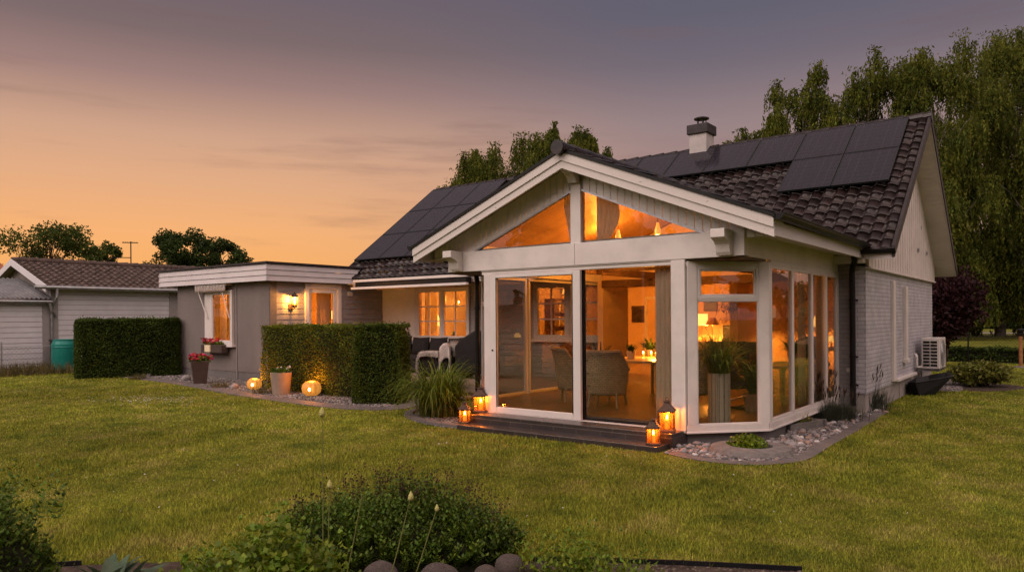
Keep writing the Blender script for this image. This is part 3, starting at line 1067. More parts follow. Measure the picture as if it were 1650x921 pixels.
# pipe ducts and wall fittings on the brick
mb = MB()
y0 = float(at_X(1437, 500, HX1)[1]); y1 = float(at_X(1456, 500, HX1)[1])
mb.box(HX1, y0 - 0.11, 0.42, HX1 + 0.06, y0 + 0.11, 2.44)
mb.box(HX1, y1 - 0.09, 0.80, HX1 + 0.07, y1 + 0.12, 2.36)
mb.box(HX1, y1 - 0.16, 0.73, HX1 + 0.10, y1 + 0.14, 0.81)
mb.box(HX1, y0 + 0.11, 0.40, HX1 + 0.10, y0 + 2.3, 0.46)
part(mb, 'pipe_duct', 'white', bevel=0.008)
for q in (19.0, 20.2):
    part(MB().box(HX1 + 0.03, q, 3.2, HX1 + 0.09, q + 0.10, 3.28), 'wall_bracket', 'steel')
    part(MB().box(HX1 + 0.03, q + 0.5, 3.75, HX1 + 0.07, q + 0.54, 3.84), 'wall_bracket', 'steel')
mb = MB().box(-3.22, YF - 0.03, 0.74, -3.15, YF, 0.81)
part(mb, 'wall_socket', 'pvc')

# --- front wall right of the sunroom, rear and left walls
mb = wallgrid(MB(), 'y', YF, YF + 0.22, -3.39, HX1 - 0.221, 0.0, 2.72)
part(mb, 'front_wall', 'greybrick')
mb = MB()
wallgrid(mb, 'y', YR - 0.2, YR, HX0, HX1 - 0.23, 0.0, 2.85)
wallgrid(mb, 'x', HX0, HX0 + 0.2, YP, YR - 0.21, 0.0, 2.85)
mb.prism([(HX0, YP, 2.85), (HX0, YR - 0.21, 2.85), (HX0, RY, RZ - 0.25)], (0.2, 0, 0))
part(mb, 'rear_wall', 'greyboards')

# --- patio wall with its two windows
W1 = (-15.05, -13.02, 1.14, 2.60)
W2 = (-10.85, -8.80, 1.20, 2.60)
mb = lap(MB(), 'y', YP, -1, -15.02, -8.60, 0.2, 2.75, 0.145, [W1, W2])
part(mb, 'patio_siding', 'greyboards')
mb = MB().box(-16.5, YP - 0.012, 0.2, -15.30, YP, 2.75)
mb.box(-15.30, YP - 0.05, 0.2, -15.08, YP, 2.75)
part(mb, 'corner_post', 'white')
mb = wallgrid(MB(), 'y', YP + 0.001, YP + 0.2, HX0 + 0.2, -8.56, 0.0, 2.85, [W1, W2])
part(mb, 'patio_wall', 'plaster')
for W in (W1, W2):
    window('window', (W[0], YP, W[2]), X_, -Y_, W[1] - W[0], W[3] - W[2], 0.07, 0.10, [(W[1] - W[0]) / 2], 2, 3, 0.035, out=0.02, sill=True, inner=0.045)

# --- main eave: fascia and gutter on the patio side, small gutter at the right corner
mb = MB()
mb.box(-16.3, EY + 0.03, 2.66, -9.1, EY + 0.06, 2.84)
mb.prism([(-16.3, EY + 0.06, 2.70), (-16.3, YP - 0.06, 2.74), (-16.3, YP - 0.06, 2.72), (-16.3, EY + 0.06, 2.68)], (7.2, 0, 0))
part(mb, 'fascia', 'white', roof)


def gutter(name, p, q, r=0.075, side=(0, -1, 0), parent=None):
    p, q, side = np.array(p, float), np.array(q, float), np.array(side, float)
    m = MB()
    vs, fs, n = [], [], 9
    for e in (p, q):
        for k in range(n):
            a = math.pi * k / (n - 1)
            vs.append(e + side * r * math.cos(a) - Z_ * r * math.sin(a))
        for k in range(n):
            a = math.pi * (n - 1 - k) / (n - 1)
            vs.append(e + side * (r - 0.006) * math.cos(a) - Z_ * (r - 0.006) * math.sin(a))
    t = 2 * n
    for k in range(t):
        fs.append([k, (k + 1) % t, t + (k + 1) % t, t + k])
    fs += [list(range(n)), [t + k for k in range(n)][::-1]]
    m.add(vs, fs)
    m.tube([p + side * r, q + side * r], 0.012, 6)
    return part(m, name, 'black', parent)


gutter('gutter', (-16.1, EY - 0.04, 2.87), (-9.0, EY - 0.04, 2.87))
gutter('gutter', (-2.95, EY - 0.04, 2.87), (-2.36, EY - 0.04, 2.87))

# --- retracted patio awning
t = thing('patio_awning', 'retracted patio awning with pale bars under the dark eave', 'awning', (-14.0, 13.6, 2.6))
mb = MB().box(-15.9, 13.48, 2.60, -11.8, 13.68, 2.76)
part(mb, 'cassette', 'black', t)
mb = MB().box(-15.95, 13.44, 2.765, -11.75, 13.50, 2.83)
part(mb, 'cover_rail', 'white', t)
mb = MB().box(-15.95, 13.36, 2.56, -11.70, 13.46, 2.62)
part(mb, 'front_bar', 'white', t)
mb = MB().box(-15.1, 13.55, 2.53, -14.0, 13.62, 2.575)
part(mb, 'folding_arm', 'tablewood', t)
mb = MB().box(-13.9, 13.55, 2.53, -12.2, 13.62, 2.575)
part(mb, 'folding_arm', 'tablewood', t)

# ------------------------------------------------------------------ sunroom
SY, SX1, SX0 = 9.34, -3.39, -8.51
CH = 0.87                                       # chamfer depth in y
FX1, FX0 = -4.20, -7.70
RAKE = 8.92
# roof
for sgn in (1, -1):
    us_ = np.array([-sgn, 0, SR_S]); rl = SR_H * math.sqrt(1 + SR_S ** 2); us_ = us_ / np.linalg.norm(us_)
    n_ = np.array([sgn * SR_S, 0, 1.0]); n_ /= np.linalg.norm(n_)
    E = np.array([SR_X + sgn * SR_H, RAKE, SR_Z - SR_S * SR_H]) + n_ * 0.02
    V, F = tile_slope(E, Y_, us_, n_, 6.75, rl, tw=0.26, course=0.345, amp=0.014, lip=0.018)
    zm = EZ + (V[F].mean(1)[:, 1] - EY) * sl
    keep = (V[F].mean(1)[:, 2] > zm - 0.03) | (V[F].mean(1)[:, 1] < EY)
    if sgn == 1:
        VA, FA = V, F[keep]
    else:
        VA, FA = np.vstack([VA, V]), np.vstack([FA, F[keep] + len(VA)])
sroof = npmesh('sunroom_roof', VA, FA, M['tile'], house)
mb = MB()
y = RAKE - 0.10
while y < 15.3:
    mb.tube([(SR_X, y, SR_Z + 0.03), (SR_X, y + 0.41, SR_Z + 0.02)], [0.108, 0.094], 14)
    y += 0.38
part(mb, 'ridge_cap', 'tile', sroof, smooth=False)


def rake_poly(y, top, bot, x_in=0.0, x_out=SR_H):
    """both legs of a gable board as two polygons in the plane y"""
    out = []
    for s in (1, -1):
        out.append([(SR_X + s * x_in, y, SR_Z - SR_S * x_in + top), (SR_X + s * x_out, y, SR_Z - SR_S * x_out + top),
                    (SR_X + s * x_out, y, SR_Z - SR_S * x_out + bot), (SR_X + s * x_in, y, SR_Z - SR_S * x_in + bot)])
    return out


mb = MB()
for pl in rake_poly(RAKE, -0.015, -0.145):
    mb.prism(pl, (0, 0.03, 0))
for pl in rake_poly(RAKE + 0.022, -0.12, -0.26):
    mb.prism(pl, (0, 0.03, 0))
part(mb, 'bargeboard', 'worn', sroof)
mb = MB()
for pl in rake_poly(RAKE - 0.02, 0.03, -0.018, 0, SR_H + 0.02):
    mb.prism(pl, (0, 0.07, 0))
part(mb, 'verge_trim', 'black', sroof)
mb = MB()
for pl in rake_poly(RAKE + 0.055, -0.03, -0.09, 0, SR_H - 0.01):
    mb.prism(pl, (0, SY - RAKE - 0.05, 0))
part(mb, 'soffit', 'fasciaboards', sroof)
# structural roof slab above the room with a boarded ceiling below
mb = MB()
for pl in rake_poly(SY + 0.02, -0.03, -0.16, 0, 2.72):
    mb.prism(pl, (0, 15.4 - SY, 0))
part(mb, 'sunroom_ceiling', 'ceilwood', sroof)
# eaves of the side slopes
for s in (1, -1):
    xo = SR_X + s * SR_H
    zo = SR_Z - SR_S * SR_H
    mb = MB()
    mb.box(xo - s * 0.03, RAKE + 0.06, zo - 0.23, xo - s * 0.06, EY + 0.05, zo - 0.05)
    for k in range(4):
        a0 = xo - s * (0.06 + k * 0.115)
        a1 = xo - s * (0.06 + (k + 1) * 0.115 - 0.008)
        zz = zo - 0.20 + 0.02 * k
        mb.box(min(a0, a1), SY - 0.02, zz, max(a0, a1), EY + 0.25, zz + 0.018)
    part(mb, 'eave_board', 'fasciaboards', sroof)
    gutter('gutter', (xo + s * 0.05, RAKE + 0.0, zo + 0.02), (xo + s * 0.05, EY - 0.02, zo - 0.01), side=(s, 0, 0))
# gable: vertical boards between the rake and the glass line
GB = 2.87
gl_top = lambda x: 3.70 - 0.412 * abs(x - SR_X)
mb = MB()
x = SR_X - 2.95
k = 0
while x < SR_X + 2.94:
    x2 = x + 0.118
    if abs((x + x2) / 2 - SR_X) > 0.085:
        zt0, zt1 = SR_Z - SR_S * abs(x - SR_X) - 0.10, SR_Z - SR_S * abs(x2 - SR_X) - 0.10
        zb0, zb1 = max(gl_top(x) + 0.012, GB - 0.02), max(gl_top(x2) + 0.012, GB - 0.02)
        if abs(x - SR_X) > 2.35 and abs(x2 - SR_X) > 2.35:
            zb0 = zb1 = GB - 0.1
        if zt0 > zb0 + 0.02 or zt1 > zb1 + 0.02:
            mb.prism([(x + 0.005, SY, zb0), (x2 - 0.005, SY, zb1), (x2 - 0.005, SY, max(zt1, zb1 + 0.01)), (x + 0.005, SY, max(zt0, zb0 + 0.01))], (0, 0.03, 0))
    x = x2
    k += 1
for s in (1, -1):                                     # backing and glazing bead
    a, b = SR_X + s * 0.09, SR_X + s * 2.98
    mb.prism([(a, SY + 0.031, gl_top(a) + 0.02), (b, SY + 0.031, GB - 0.03 if abs(b - SR_X) > 2 else gl_top(b)), (b, SY + 0.031, SR_Z - SR_S * 2.98 - 0.1), (a, SY + 0.031, SR_Z - SR_S * 0.09 - 0.1)], (0, 0.04, 0))
part(mb, 'gable_boards', 'boards')
mb = MB().box(SR_X - 0.09, SY - 0.03, GB - 0.02, SR_X + 0.09, SY + 0.10, 3.80)
part(mb, 'king_post', 'white', bevel=0.006)
for s in (1, -1):
    xa, xb = SR_X + s * 0.09, SR_X + s * 2.02
    mb = MB()
    mb.prism([(xa, SY + 0.035, GB + 0.0), (xb, SY + 0.035, GB + 0.0), (xb, SY + 0.035, GB + 0.03), (xa, SY + 0.035, GB + 0.03)], (0, 0.04, 0))
    mb.prism([(xa, SY - 0.012, gl_top(xa) + 0.015), (xb, SY - 0.012, gl_top(xb) + 0.015), (xb, SY - 0.012, gl_top(xb) - 0.015), (xa, SY - 0.012, gl_top(xa) - 0.015)], (0, 0.06, 0))
    g = part(mb, 'gable_window', 'steel')
    pm = MB().prism([(xa, SY + 0.02, GB), (xb, SY + 0.02, GB), (xb, SY + 0.02, gl_top(xb)), (xa, SY + 0.02, gl_top(xa))], (0, 0.008, 0))
    part(pm, 'pane', 'glass', g)
# beams
mb = MB()
mb.box(-8.42, SY - 0.06, 2.53, SR_X - 0.003, SY + 0.12, GB - 0.005)
mb.box(SR_X + 0.003, SY - 0.06, 2.53, -3.52, SY + 0.12, GB - 0.005)
mb.box(-7.80, SY - 0.03, 2.46, FX1 + 0.02, SY + 0.1, 2.528)
mb.box(-7.80, SY - 0.05, 2.515, FX1 + 0.02, SY - 0.03, 2.528)
mb.box(SX1 - 0.10, SY + 0.13, 2.53, SX1 + 0.03, YF - 0.01, 3.05)
mb.box(SX0 - 0.03, SY + 0.13, 2.53, SX0 + 0.10, YP - 0.1, 3.05)
mb.box(-3.517, SY - 0.05, 2.535, SX1 + 0.028, SY + 0.127, 2.90)
mb.box(SX0 - 0.028, SY - 0.05, 2.535, -8.423, SY + 0.127, 2.90)
mb.box(SR_X - 0.12, SY + 0.032, 3.66, SR_X + 0.12, SY + 0.10, 4.06)
mb.box(SX1 - 0.06, 13.72, 2.66, SX1 + 0.50, 13.95, 2.80)
part(mb, 'beam', 'white', bevel=0.006)
# ceilings over the chamfered corners
mb = MB()
for s, fx, sx in ((1, FX1, SX1), (-1, FX0, SX0)):
    mb = MB()
    mb.prism([(fx, SY, 2.50), (sx, SY, 2.50), (sx, SY + CH, 2.50)], (0, 0, 0.028))
    part(mb, 'corner_soffit', 'beamwood')


def corbel(xc, y, z, w=0.17, h=0.30, d=0.30):
    pr = [(0, 0), (-d, 0), (-d, -0.11), (-d + 0.05, -0.13), (-d + 0.11, -0.15), (-d + 0.16, -0.19), (-d + 0.19, -h + 0.04), (-d + 0.22, -h), (0, -h)]
    m = MB()
    m.prism([(xc - w / 2, y + a, z + b) for a, b in pr], (w, 0, 0))
    return part(m, 'corbel', 'white', bevel=0.006)


corbel(SR_X, SY - 0.035, 4.04, 0.15, 0.27, 0.30)
corbel(-8.28, SY - 0.065, 2.87, 0.19, 0.33, 0.30)
corbel(-3.60, SY - 0.065, 2.87, 0.19, 0.33, 0.30)

# plinth, sills, posts
C1, C2 = np.array([FX1, SY, 0]), np.array([SX1, SY + CH, 0])
D1, D2 = np.array([FX0, SY, 0]), np.array([SX0, SY + CH, 0])
cu = (C2 - C1) / np.linalg.norm(C2 - C1); cn = np.cross(cu, Z_)
CL_ = np.linalg.norm(C2 - C1)
du = (D1 - D2) / np.linalg.norm(D1 - D2); dn = np.cross(du, Z_)
mb = MB()
mb.prism([C1 + (0, 0.05, -0.2), C2 + (-0.03, 0.02, -0.2), (SX1 - 0.03, YF, -0.2), (SX1 - 0.2, YF, -0.2), (SX1 - 0.2, SY + CH, -0.2), (FX1, SY + 0.3, -0.2),
          (FX0, SY + 0.3, -0.2), (SX0 + 0.2, SY + CH, -0.2), (SX0 + 0.2, YP, -0.2), (SX0 + 0.03, YP, -0.2), D2 + (0.03, 0.02, -0.2), D1 + (0, 0.05, -0.2)], (0, 0, 0.37))
part(mb, 'plinth', 'plinth')
for p, u, n, l in ((C1, cu, cn, CL_), (D2, du, dn, CL_), (C2, Y_, X_, YF - SY - CH), (np.array([SX0, YP, 0]), -Y_, -X_, YP - SY - CH)):
    mb = MB()
    mb.obox(p + u * l / 2 + Z_ * 0.215 + n * 0.012, u * (l / 2 + 0.005), n * 0.035, Z_ * 0.05)
    mb.obox(p + u * l / 2 + Z_ * 0.166 + n * 0.03, u * (l / 2 + 0.015), n * 0.03, Z_ * 0.012)
    part(mb, 'window_ledge', 'white', bevel=0.004)
mb = MB()
mb.box(-7.74, SY - 0.05, 0.2, -7.60, SY + 0.06, 2.46)
part(mb, 'door_post', 'white', bevel=0.005)
mb = MB()
mb.box(-4.39, SY - 0.055, 0.2, -4.185, SY + 0.06, 2.525)
part(mb, 'door_post', 'white', bevel=0.005)
mb = MB()
for t0, t1 in ((0.012, 0.15), (1.06, CL_ + 0.02)):
    part(MB().obox(C1 + cu * (t0 + t1) / 2 + Z_ * 1.385, cu * (t1 - t0) / 2, cn * 0.045, Z_ * 1.12), 'corner_post', 'white', bevel=0.005)
    part(MB().obox(D2 + du * (CL_ - (t0 + t1) / 2) + Z_ * 1.385, du * (t1 - t0) / 2, dn * 0.045, Z_ * 1.12), 'corner_post', 'white', bevel=0.005)
mb.obox(C1 + cu * CL_ / 2 + Z_ * 2.465, cu * CL_ / 2, cn * 0.04, Z_ * 0.035)
part(mb, 'corner_lintel', 'white', bevel=0.005)
mb = MB().obox(D2 + du * CL_ / 2 + Z_ * 2.465, du * CL_ / 2, dn * 0.04, Z_ * 0.035)
part(mb, 'corner_lintel', 'white', bevel=0.005)

# sliding door: left leaf in front, right leaf behind
z0, z1 = 0.205, 2.455
sd = MB()
xa, xb = -7.60, -5.86
fy = SY - 0.03
sd.box(xa, fy - 0.03, z0, xa + 0.125, fy + 0.03, z1)
sd.box(xb - 0.135, fy - 0.03, z0, xb, fy + 0.03, z1)
sd.box(xa + 0.125, fy - 0.03, z0, xb - 0.135, fy + 0.03, z0 + 0.095)
sd.box(xa + 0.125, fy - 0.03, z1 - 0.06, xb - 0.135, fy + 0.03, z1)
slide = part(sd, 'sliding_door', 'pvc', bevel=0.008)
part(MB().box(xa + 0.12, fy - 0.006, z0 + 0.09, xb - 0.13, fy + 0.006, z1 - 0.055), 'pane', 'glass', slide)
g = MB()
for a, b in ((xa + 0.119, xa + 0.131), (xb - 0.142, xb - 0.13)):
    g.box(a, fy - 0.034, z0 + 0.09, b, fy - 0.029, z1 - 0.055)
g.box(xa + 0.12, fy - 0.034, z1 - 0.066, xb - 0.13, fy - 0.029, z1 - 0.056)
part(g, 'gasket', 'black', slide)
hd = MB().tube([(xa + 0.05, fy - 0.03, 1.22), (xa + 0.05, fy - 0.045, 1.22)], 0.014, 10)
part(hd, 'lock', 'black', slide)
sd = MB()
ry = SY + 0.045
sd.box(xb - 0.06, ry - 0.025, z0 + 0.015, xb + 0.02, ry + 0.025, z1)
sd.box(-4.42, ry - 0.025, z0 + 0.015, -4.385, ry + 0.025, z1)
sd.box(xb + 0.02, ry - 0.025, z0 + 0.015, -4.42, ry + 0.025, z0 + 0.04)
fixed = part(sd, 'sliding_door', 'black')
part(MB().box(xb + 0.01, ry - 0.006, z0 + 0.03, -4.41, ry + 0.006, z1), 'pane', 'glass', fixed)
mb = MB().box(-7.75, SY - 0.075, 0.165, -4.19, SY + 0.09, 0.203)
part(mb, 'door_sill', 'pvc', bevel=0.004)

# chamfer windows, both corners
for p, u, n in ((C1, cu, cn), (D2, du, dn)):
    off = 0.0 if u is cu else CL_ - 1.05 - 0.16
    window('corner_window', p + u * (0.155 + off) + Z_ * 0.265, u, n, 0.91, 1.70, 0.018, 0.05)
    window('corner_window', p + u * (0.155 + off) + Z_ * 1.985, u, n, 0.91, 0.45, 0.045, 0.07, inner=0.022)
mb = MB()
mb.obox(C1 + cu * 0.605 + Z_ * 1.975, cu * 0.455, cn * 0.03, Z_ * 0.012)
part(mb, 'transom', 'white')
mb = MB()
mb.obox(D2 + du * (CL_ - 0.605) + Z_ * 1.975, du * 0.455, dn * 0.03, Z_ * 0.012)
part(mb, 'transom', 'white')
# four tall panes on the right side, matching ones on the left
for y0, y1 in ((10.33, 11.33), (11.345, 12.36), (12.375, 13.22), (13.235, 13.95)):
    window('side_window', (SX1, y0, 0.265), Y_, X_, y1 - y0, 2.20, 0.045, 0.06, mat='pvc')
mb = MB().box(SX1 - 0.04, 10.21, 0.265, SX1 + 0.04, 10.33, 2.5)
mb.box(SX1 - 0.03, 10.33, 2.465, SX1 + 0.032, 13.955, 2.53)
mb.box(SX1 - 0.04, 13.955, 0.265, SX1 + 0.04, YF - 0.002, 2.528)
part(mb, 'side_post', 'white', bevel=0.004)
for y0, y1 in ((10.26, 11.50), (11.56, 13.2), (13.25, 14.95)):
    window('side_window', (SX0, y1, 0.265), -Y_, -X_, y1 - y0, 2.25, 0.05, 0.06, mat='pvc')

# downpipes
mb = MB()
mb.tube([(-3.02, 13.62, 2.84), (-3.02, 13.72, 2.70), (-3.06, 13.80, 2.62), (-3.10, 13.88, 2.5), (-3.10, 13.90, 2.2), (-3.10, 13.90, 0.15)], 0.05, 12)
for z in (2.0, 1.0, 0.5):
    mb.tube([(-3.10, 13.90, z), (-3.10, 13.90, z + 0.04)], 0.058, 12)
    mb.box(-3.105, 13.95, z, -3.02, 13.965, z + 0.03)
    mb.box(-3.105, 13.9, z, -3.095, 14.0, z + 0.03)
part(mb, 'downpipe', 'black', smooth=False)
dx, dy = at_Y(769, 500, 9.95)[0], 9.95
mb = MB()
mb.tube([(SR_X - SR_H - 0.05, 9.6, 2.93), (SR_X - SR_H + 0.05, 9.65, 2.80), (dx - 0.12, dy, 2.62), (dx - 0.02, dy, 2.52), (dx, dy, 2.40), (dx, dy, 0.1)], 0.045, 12)
for z in (1.9, 0.9):
    mb.tube([(dx, dy, z), (dx, dy, z + 0.04)], 0.053, 12)
part(mb, 'downpipe', 'black')

# ------------------------------------------------------------------ flat-roofed wing
AX0, AX1, AY = -21.17, -16.5, 11.15
az = 0.13
wnd = (-19.57, -18.17, 1.06, 2.56)
mb = wallgrid(MB(), 'y', AY, AY + 0.2, AX0, AX1 - 0.001, 0.34, 2.74, [wnd])
wallgrid(mb, 'x', AX0, AX0 + 0.2, AY + 0.201, YR, 0.34, 2.74)
part(mb, 'annex_wall', 'stucco')
mb = MB().box(AX0 + 0.015, AY + 0.015, -0.2, AX1 - 0.02, AY + 0.2, 0.34)
mb.box(AX0 + 0.015, AY + 0.201, -0.2, AX0 + 0.2, YR - 0.02, 0.34)
part(mb, 'annex_plinth', 'plinth')
door = (12.23, 13.46, FL, 2.70)
mb = wallgrid(MB(), 'x', AX1 - 0.2, AX1 - 0.03, AY + 0.201, YP - 0.002, 0.0, 2.74, [(door[0] + 0.05, door[1] - 0.05, door[2], 2.62)])
part(mb, 'annex_inner_wall', 'plaster')
mb = lap(MB(), 'x', AX1 - 0.03, 1, AY, YP - 0.002, 0.15, 2.74, 0.145, [door], 0.022)
part(mb, 'annex_siding', 'greyboards')
w = window('window', (wnd[0] + 0.30, AY, wnd[2]), X_, -Y_, wnd[1] - wnd[0] - 0.30, wnd[3] - wnd[2], 0.09, 0.10, [], out=0.02, sill=True, inner=0.03)
part(MB().box(wnd[0], AY - 0.06, wnd[2] + 0.002, wnd[0] + 0.298, AY + 0.08, wnd[3]), 'window_casing', 'white', bevel=0.005)
# glazed door
mb = MB()
mb.box(AX1 - 0.10, door[0], FL, AX1 + 0.03, door[0] + 0.12, 2.72)
mb.box(AX1 - 0.10, door[1] - 0.12, FL, AX1 + 0.03, door[1], 2.72)
mb.box(AX1 - 0.10, door[0] + 0.12, 2.58, AX1 + 0.03, door[1] - 0.12, 2.72)
fr = part(mb, 'door_frame', 'white', bevel=0.005)
mb = MB()
a, b = door[0] + 0.12, door[1] - 0.12
mb.box(AX1 - 0.06, a, FL, AX1 - 0.01, a + 0.09, 2.575)
mb.box(AX1 - 0.06, b - 0.14, FL, AX1 - 0.01, b, 2.575)
mb.box(AX1 - 0.06, a + 0.09, 2.47, AX1 - 0.01, b - 0.14, 2.575)
mb.box(AX1 - 0.06, a + 0.09, FL, AX1 - 0.01, b - 0.14, FL + 0.5)
dr = part(mb, 'glazed_door', 'pvc', bevel=0.005)
part(MB().box(AX1 - 0.04, a + 0.085, FL + 0.49, AX1 - 0.03, b - 0.135, 2.48), 'pane', 'glass', dr)
hm = MB()
hm.tube([(AX1 - 0.01, b - 0.06, 1.28), (AX1 + 0.04, b - 0.06, 1.28), (AX1 + 0.04, b - 0.17, 1.28)], 0.011, 8)
hm.box(AX1 - 0.01, b - 0.08, 1.16, AX1 + 0.0, b - 0.04, 1.40)
part(hm, 'handle', 'steel', dr)
mb = MB().box(AX1 - 0.01, 13.70, 2.40, AX1 + 0.03, 13.86, 2.52)
part(mb, 'meter_box', 'pvc', bevel=0.006)
# fascia of lapped boards round the flat roof, deck and metal edge
FA0, FA1, FAY = -21.80, -16.28, 10.90
mb = MB()
lap(mb, 'y', FAY + 0.03, -1, FA0, FA1, 2.74, 3.18, 0.145, thick=0.03)
lap(mb, 'x', FA1 - 0.03, 1, FAY, 14.3, 2.74, 3.18, 0.145, thick=0.03)
lap(mb, 'x', FA0 + 0.03, -1, FAY, YR, 2.74, 3.18, 0.145, thick=0.03)
part(mb, 'annex_fascia', 'fasciaboards')
mb = MB()
mb.box(FA0 - 0.03, FAY - 0.03, 3.18, FA1 + 0.03, FAY + 0.10, 3.235)
mb.box(FA1 - 0.10, FAY + 0.10, 3.18, FA1 + 0.03, 14.35, 3.235)
mb.box(FA0 - 0.03, FAY + 0.10, 3.18, FA0 + 0.10, YR, 3.235)
part(mb, 'annex_roof_edge', 'cap', bevel=0.008)
mb = MB().box(FA0 + 0.035, FAY + 0.035, 2.745, FA1 - 0.035, YR, 2.80)
mb.box(FA0 + 0.1, FAY + 0.1, 3.14, FA1 - 0.1, 14.3, 3.19)
part(mb, 'annex_roof', 'black')

# ------------------------------------------------------------------ rooms behind the glass
mb = MB()
mb.prism([(FX0, SY + 0.09, 0.172), (FX1, SY + 0.09, 0.172), (SX1 - 0.06, SY + CH + 0.05, 0.172), (SX1 - 0.06, YF, 0.172), (SX0 + 0.06, YF, 0.172), (SX0 + 0.06, SY + CH + 0.05, 0.172)], (0, 0, 0.098))
mb.box(-8.45, YF + 0.001, 0.172, -3.40, YP + 0.2, FL)
mb.box(HX0 + 0.2, YP + 0.201, 0.172, HX1 - 0.23, YR - 0.21, FL)
mb.box(-3.40, YF + 0.225, 0.172, HX1 - 0.23, YP + 0.2, FL)
mb.box(AX0 + 0.21, AY + 0.21, 0.172, AX1 - 0.21, YP + 0.1, FL)
part(mb, 'interior_floor', 'floorwood')
mb = MB()
mb.box(HX0 + 0.2, YP + 0.2, 2.70, -8.46, YR - 0.21, 2.74)
mb.box(-8.455, 14.42, 2.70, HX1 - 0.23, YR - 0.21, 2.74)
mb.box(-3.40, YF + 0.225, 2.70, HX1 - 0.23, 14.415, 2.74)
mb.box(AX0 + 0.21, AY + 0.21, 2.68, AX1 - 0.21, YP + 0.1, 2.735)
part(mb, 'interior_ceiling', 'plaster')
mb = MB()
mb.prism([(-8.44, 14.25, 2.55), (-3.45, 14.25, 2.55), (-3.45, 14.25, 3.02), (SR_X, 14.25, 4.02), (-8.44, 14.25, 3.02)], (0, 0.15, 0))
mb.box(HX0 + 0.22, YR - 0.25, FL, HX1 - 0.25, YR - 0.215, 2.70)
mb.box(HX1 - 0.26, YF + 0.23, FL, HX1 - 0.225, YR - 0.26, 2.70)
mb.box(-12.45, YP + 0.21, FL, -12.35, YR - 0.26, 2.70)
mb.box(-8.44, YF + 0.1, FL, -8.30, YP + 0.2, 2.55)
mb.box(AX0 + 0.21, YP - 0.2, FL, AX1 - 0.21, YP - 0.1, 2.68)
mb.box(-6.75, 17.6, FL, -6.55, YR - 0.26, 2.70)
part(mb, 'interior_wall', 'plaster')
mb = MB()
mb.box(-8.3, 14.05, 2.40, -3.45, 14.24, 2.56)
for x in (-7.1, -4.8):
    mb.bar((x, 9.5, 2.62), (x, 14.2, 2.62), 0.09, 0.14)
mb.bar((SR_X - 2.3, 11.8, 2.66), (SR_X + 2.3, 11.8, 2.66), 0.10, 0.16)
part(mb, 'ceiling_beam', 'beamwood')
mb = MB()
for x in (-11.0, -9.9, -5.0):
    mb.box(x, YR - 0.275, FL, x + 0.09, YR - 0.25, 2.3)
mb.box(-11.0, YR - 0.275, 2.3, -9.81, YR - 0.25, 2.4)
part(mb, 'door_casing', 'white')


LAMPK = 7.0


def lamp(loc, power, rad=0.07, col=(1.0, 0.35, 0.045)):
    l = bpy.data.lights.new('lamp_light', 'POINT')
    l.energy = power
    l.color = col
    l.shadow_soft_size = rad
    o = bpy.data.objects.new('lamp_light', l)
    o.location = loc
    COL.objects.link(o)
    return o


def shade(mb, c, r0, r1, h, n=24):
    """open conical shade"""
    vs, fs = [], []
    for r, z in ((r0, 0), (r1, h), (r1 - 0.006, h), (r0 - 0.006, 0)):
        for k in range(n):
            a = 2 * math.pi * k / n
            vs.append((c[0] + r * math.cos(a), c[1] + r * math.sin(a), c[2] + z))
    for i in range(4):
        j = (i + 1) % 4
        for k in range(n):
            fs.append([i * n + k, i * n + (k + 1) % n, j * n + (k + 1) % n, j * n + k])
    mb.add(vs, fs)


def floor_lamp(label, x, y, zs, r0, r1, h, mat, power, base=FL, name='floor_lamp'):
    t = thing(name, label, 'lamp', (x, y, base))
    mb = MB()
    mb.lathe((x, y, base), [(0.14, 0), (0.14, 0.015), (0.02, 0.03)], 20)
    mb.tube([(x, y, base + 0.02), (x, y, zs + 0.05)], 0.010, 8)
    part(mb, 'stand', 'beamwood', t)
    mb = MB()
    shade(mb, (x, y, zs), r0, r1, h)
    part(mb, 'lamp_shade', mat, t)
    part(MB().ball((x, y, zs + h * 0.45), 0.035), 'bulb', 'bulb', t)
    if power:
        lamp((x, y, zs + h * 0.45 - 0.085), power * LAMPK, 0.03)
    return t


a = at_Y(1131, 524, 20.4)
floor_lamp('tall floor lamp with bright white drum shade beside the striped lamp', a[0], 20.4, a[2], 0.17, 0.17, 0.34, 'shade', 75)
a = at_Y(1147.5, 523, 20.2)
floor_lamp('floor lamp with dark striped dome shade behind the sofa', a[0], 20.2, a[2], 0.19, 0.10, 0.20, 'stripe', 40)
a = at_Y(990, 519, 17.2)
floor_lamp('floor lamp with faintly glowing cream square shade behind the dining table', a[0], 17.2, a[2], 0.17, 0.15, 0.32, 'shadedim', 0)
a = at_Y(1322, 520, 20.3)
floor_lamp('bright shaded floor lamp seen through the side panes', a[0], 20.3, 1.45, 0.20, 0.15, 0.28, 'shade', 75)
a = at_Y(880, 512, 18.3)
floor_lamp('table lamp with glowing shade seen through the patio window pane', a[0], 18.3, 1.35, 0.16, 0.10, 0.24, 'shade', 60)
a = at_Y(703, 505, 17.6)
floor_lamp('lamp with glowing bell shade inside the patio window', a[0], 17.6, 1.50, 0.17, 0.06, 0.36, 'shade', 75)
a = at_Y(360, 480, 12.6)
floor_lamp('lamp glowing inside the window of the flat roofed wing', -19.4, 13.6, 1.7, 0.16, 0.12, 0.25, 'shade', 45)
floor_lamp('lamp glowing behind the glazed side door', -18.0, 14.2, 1.75, 0.16, 0.12, 0.25, 'shade', 35)

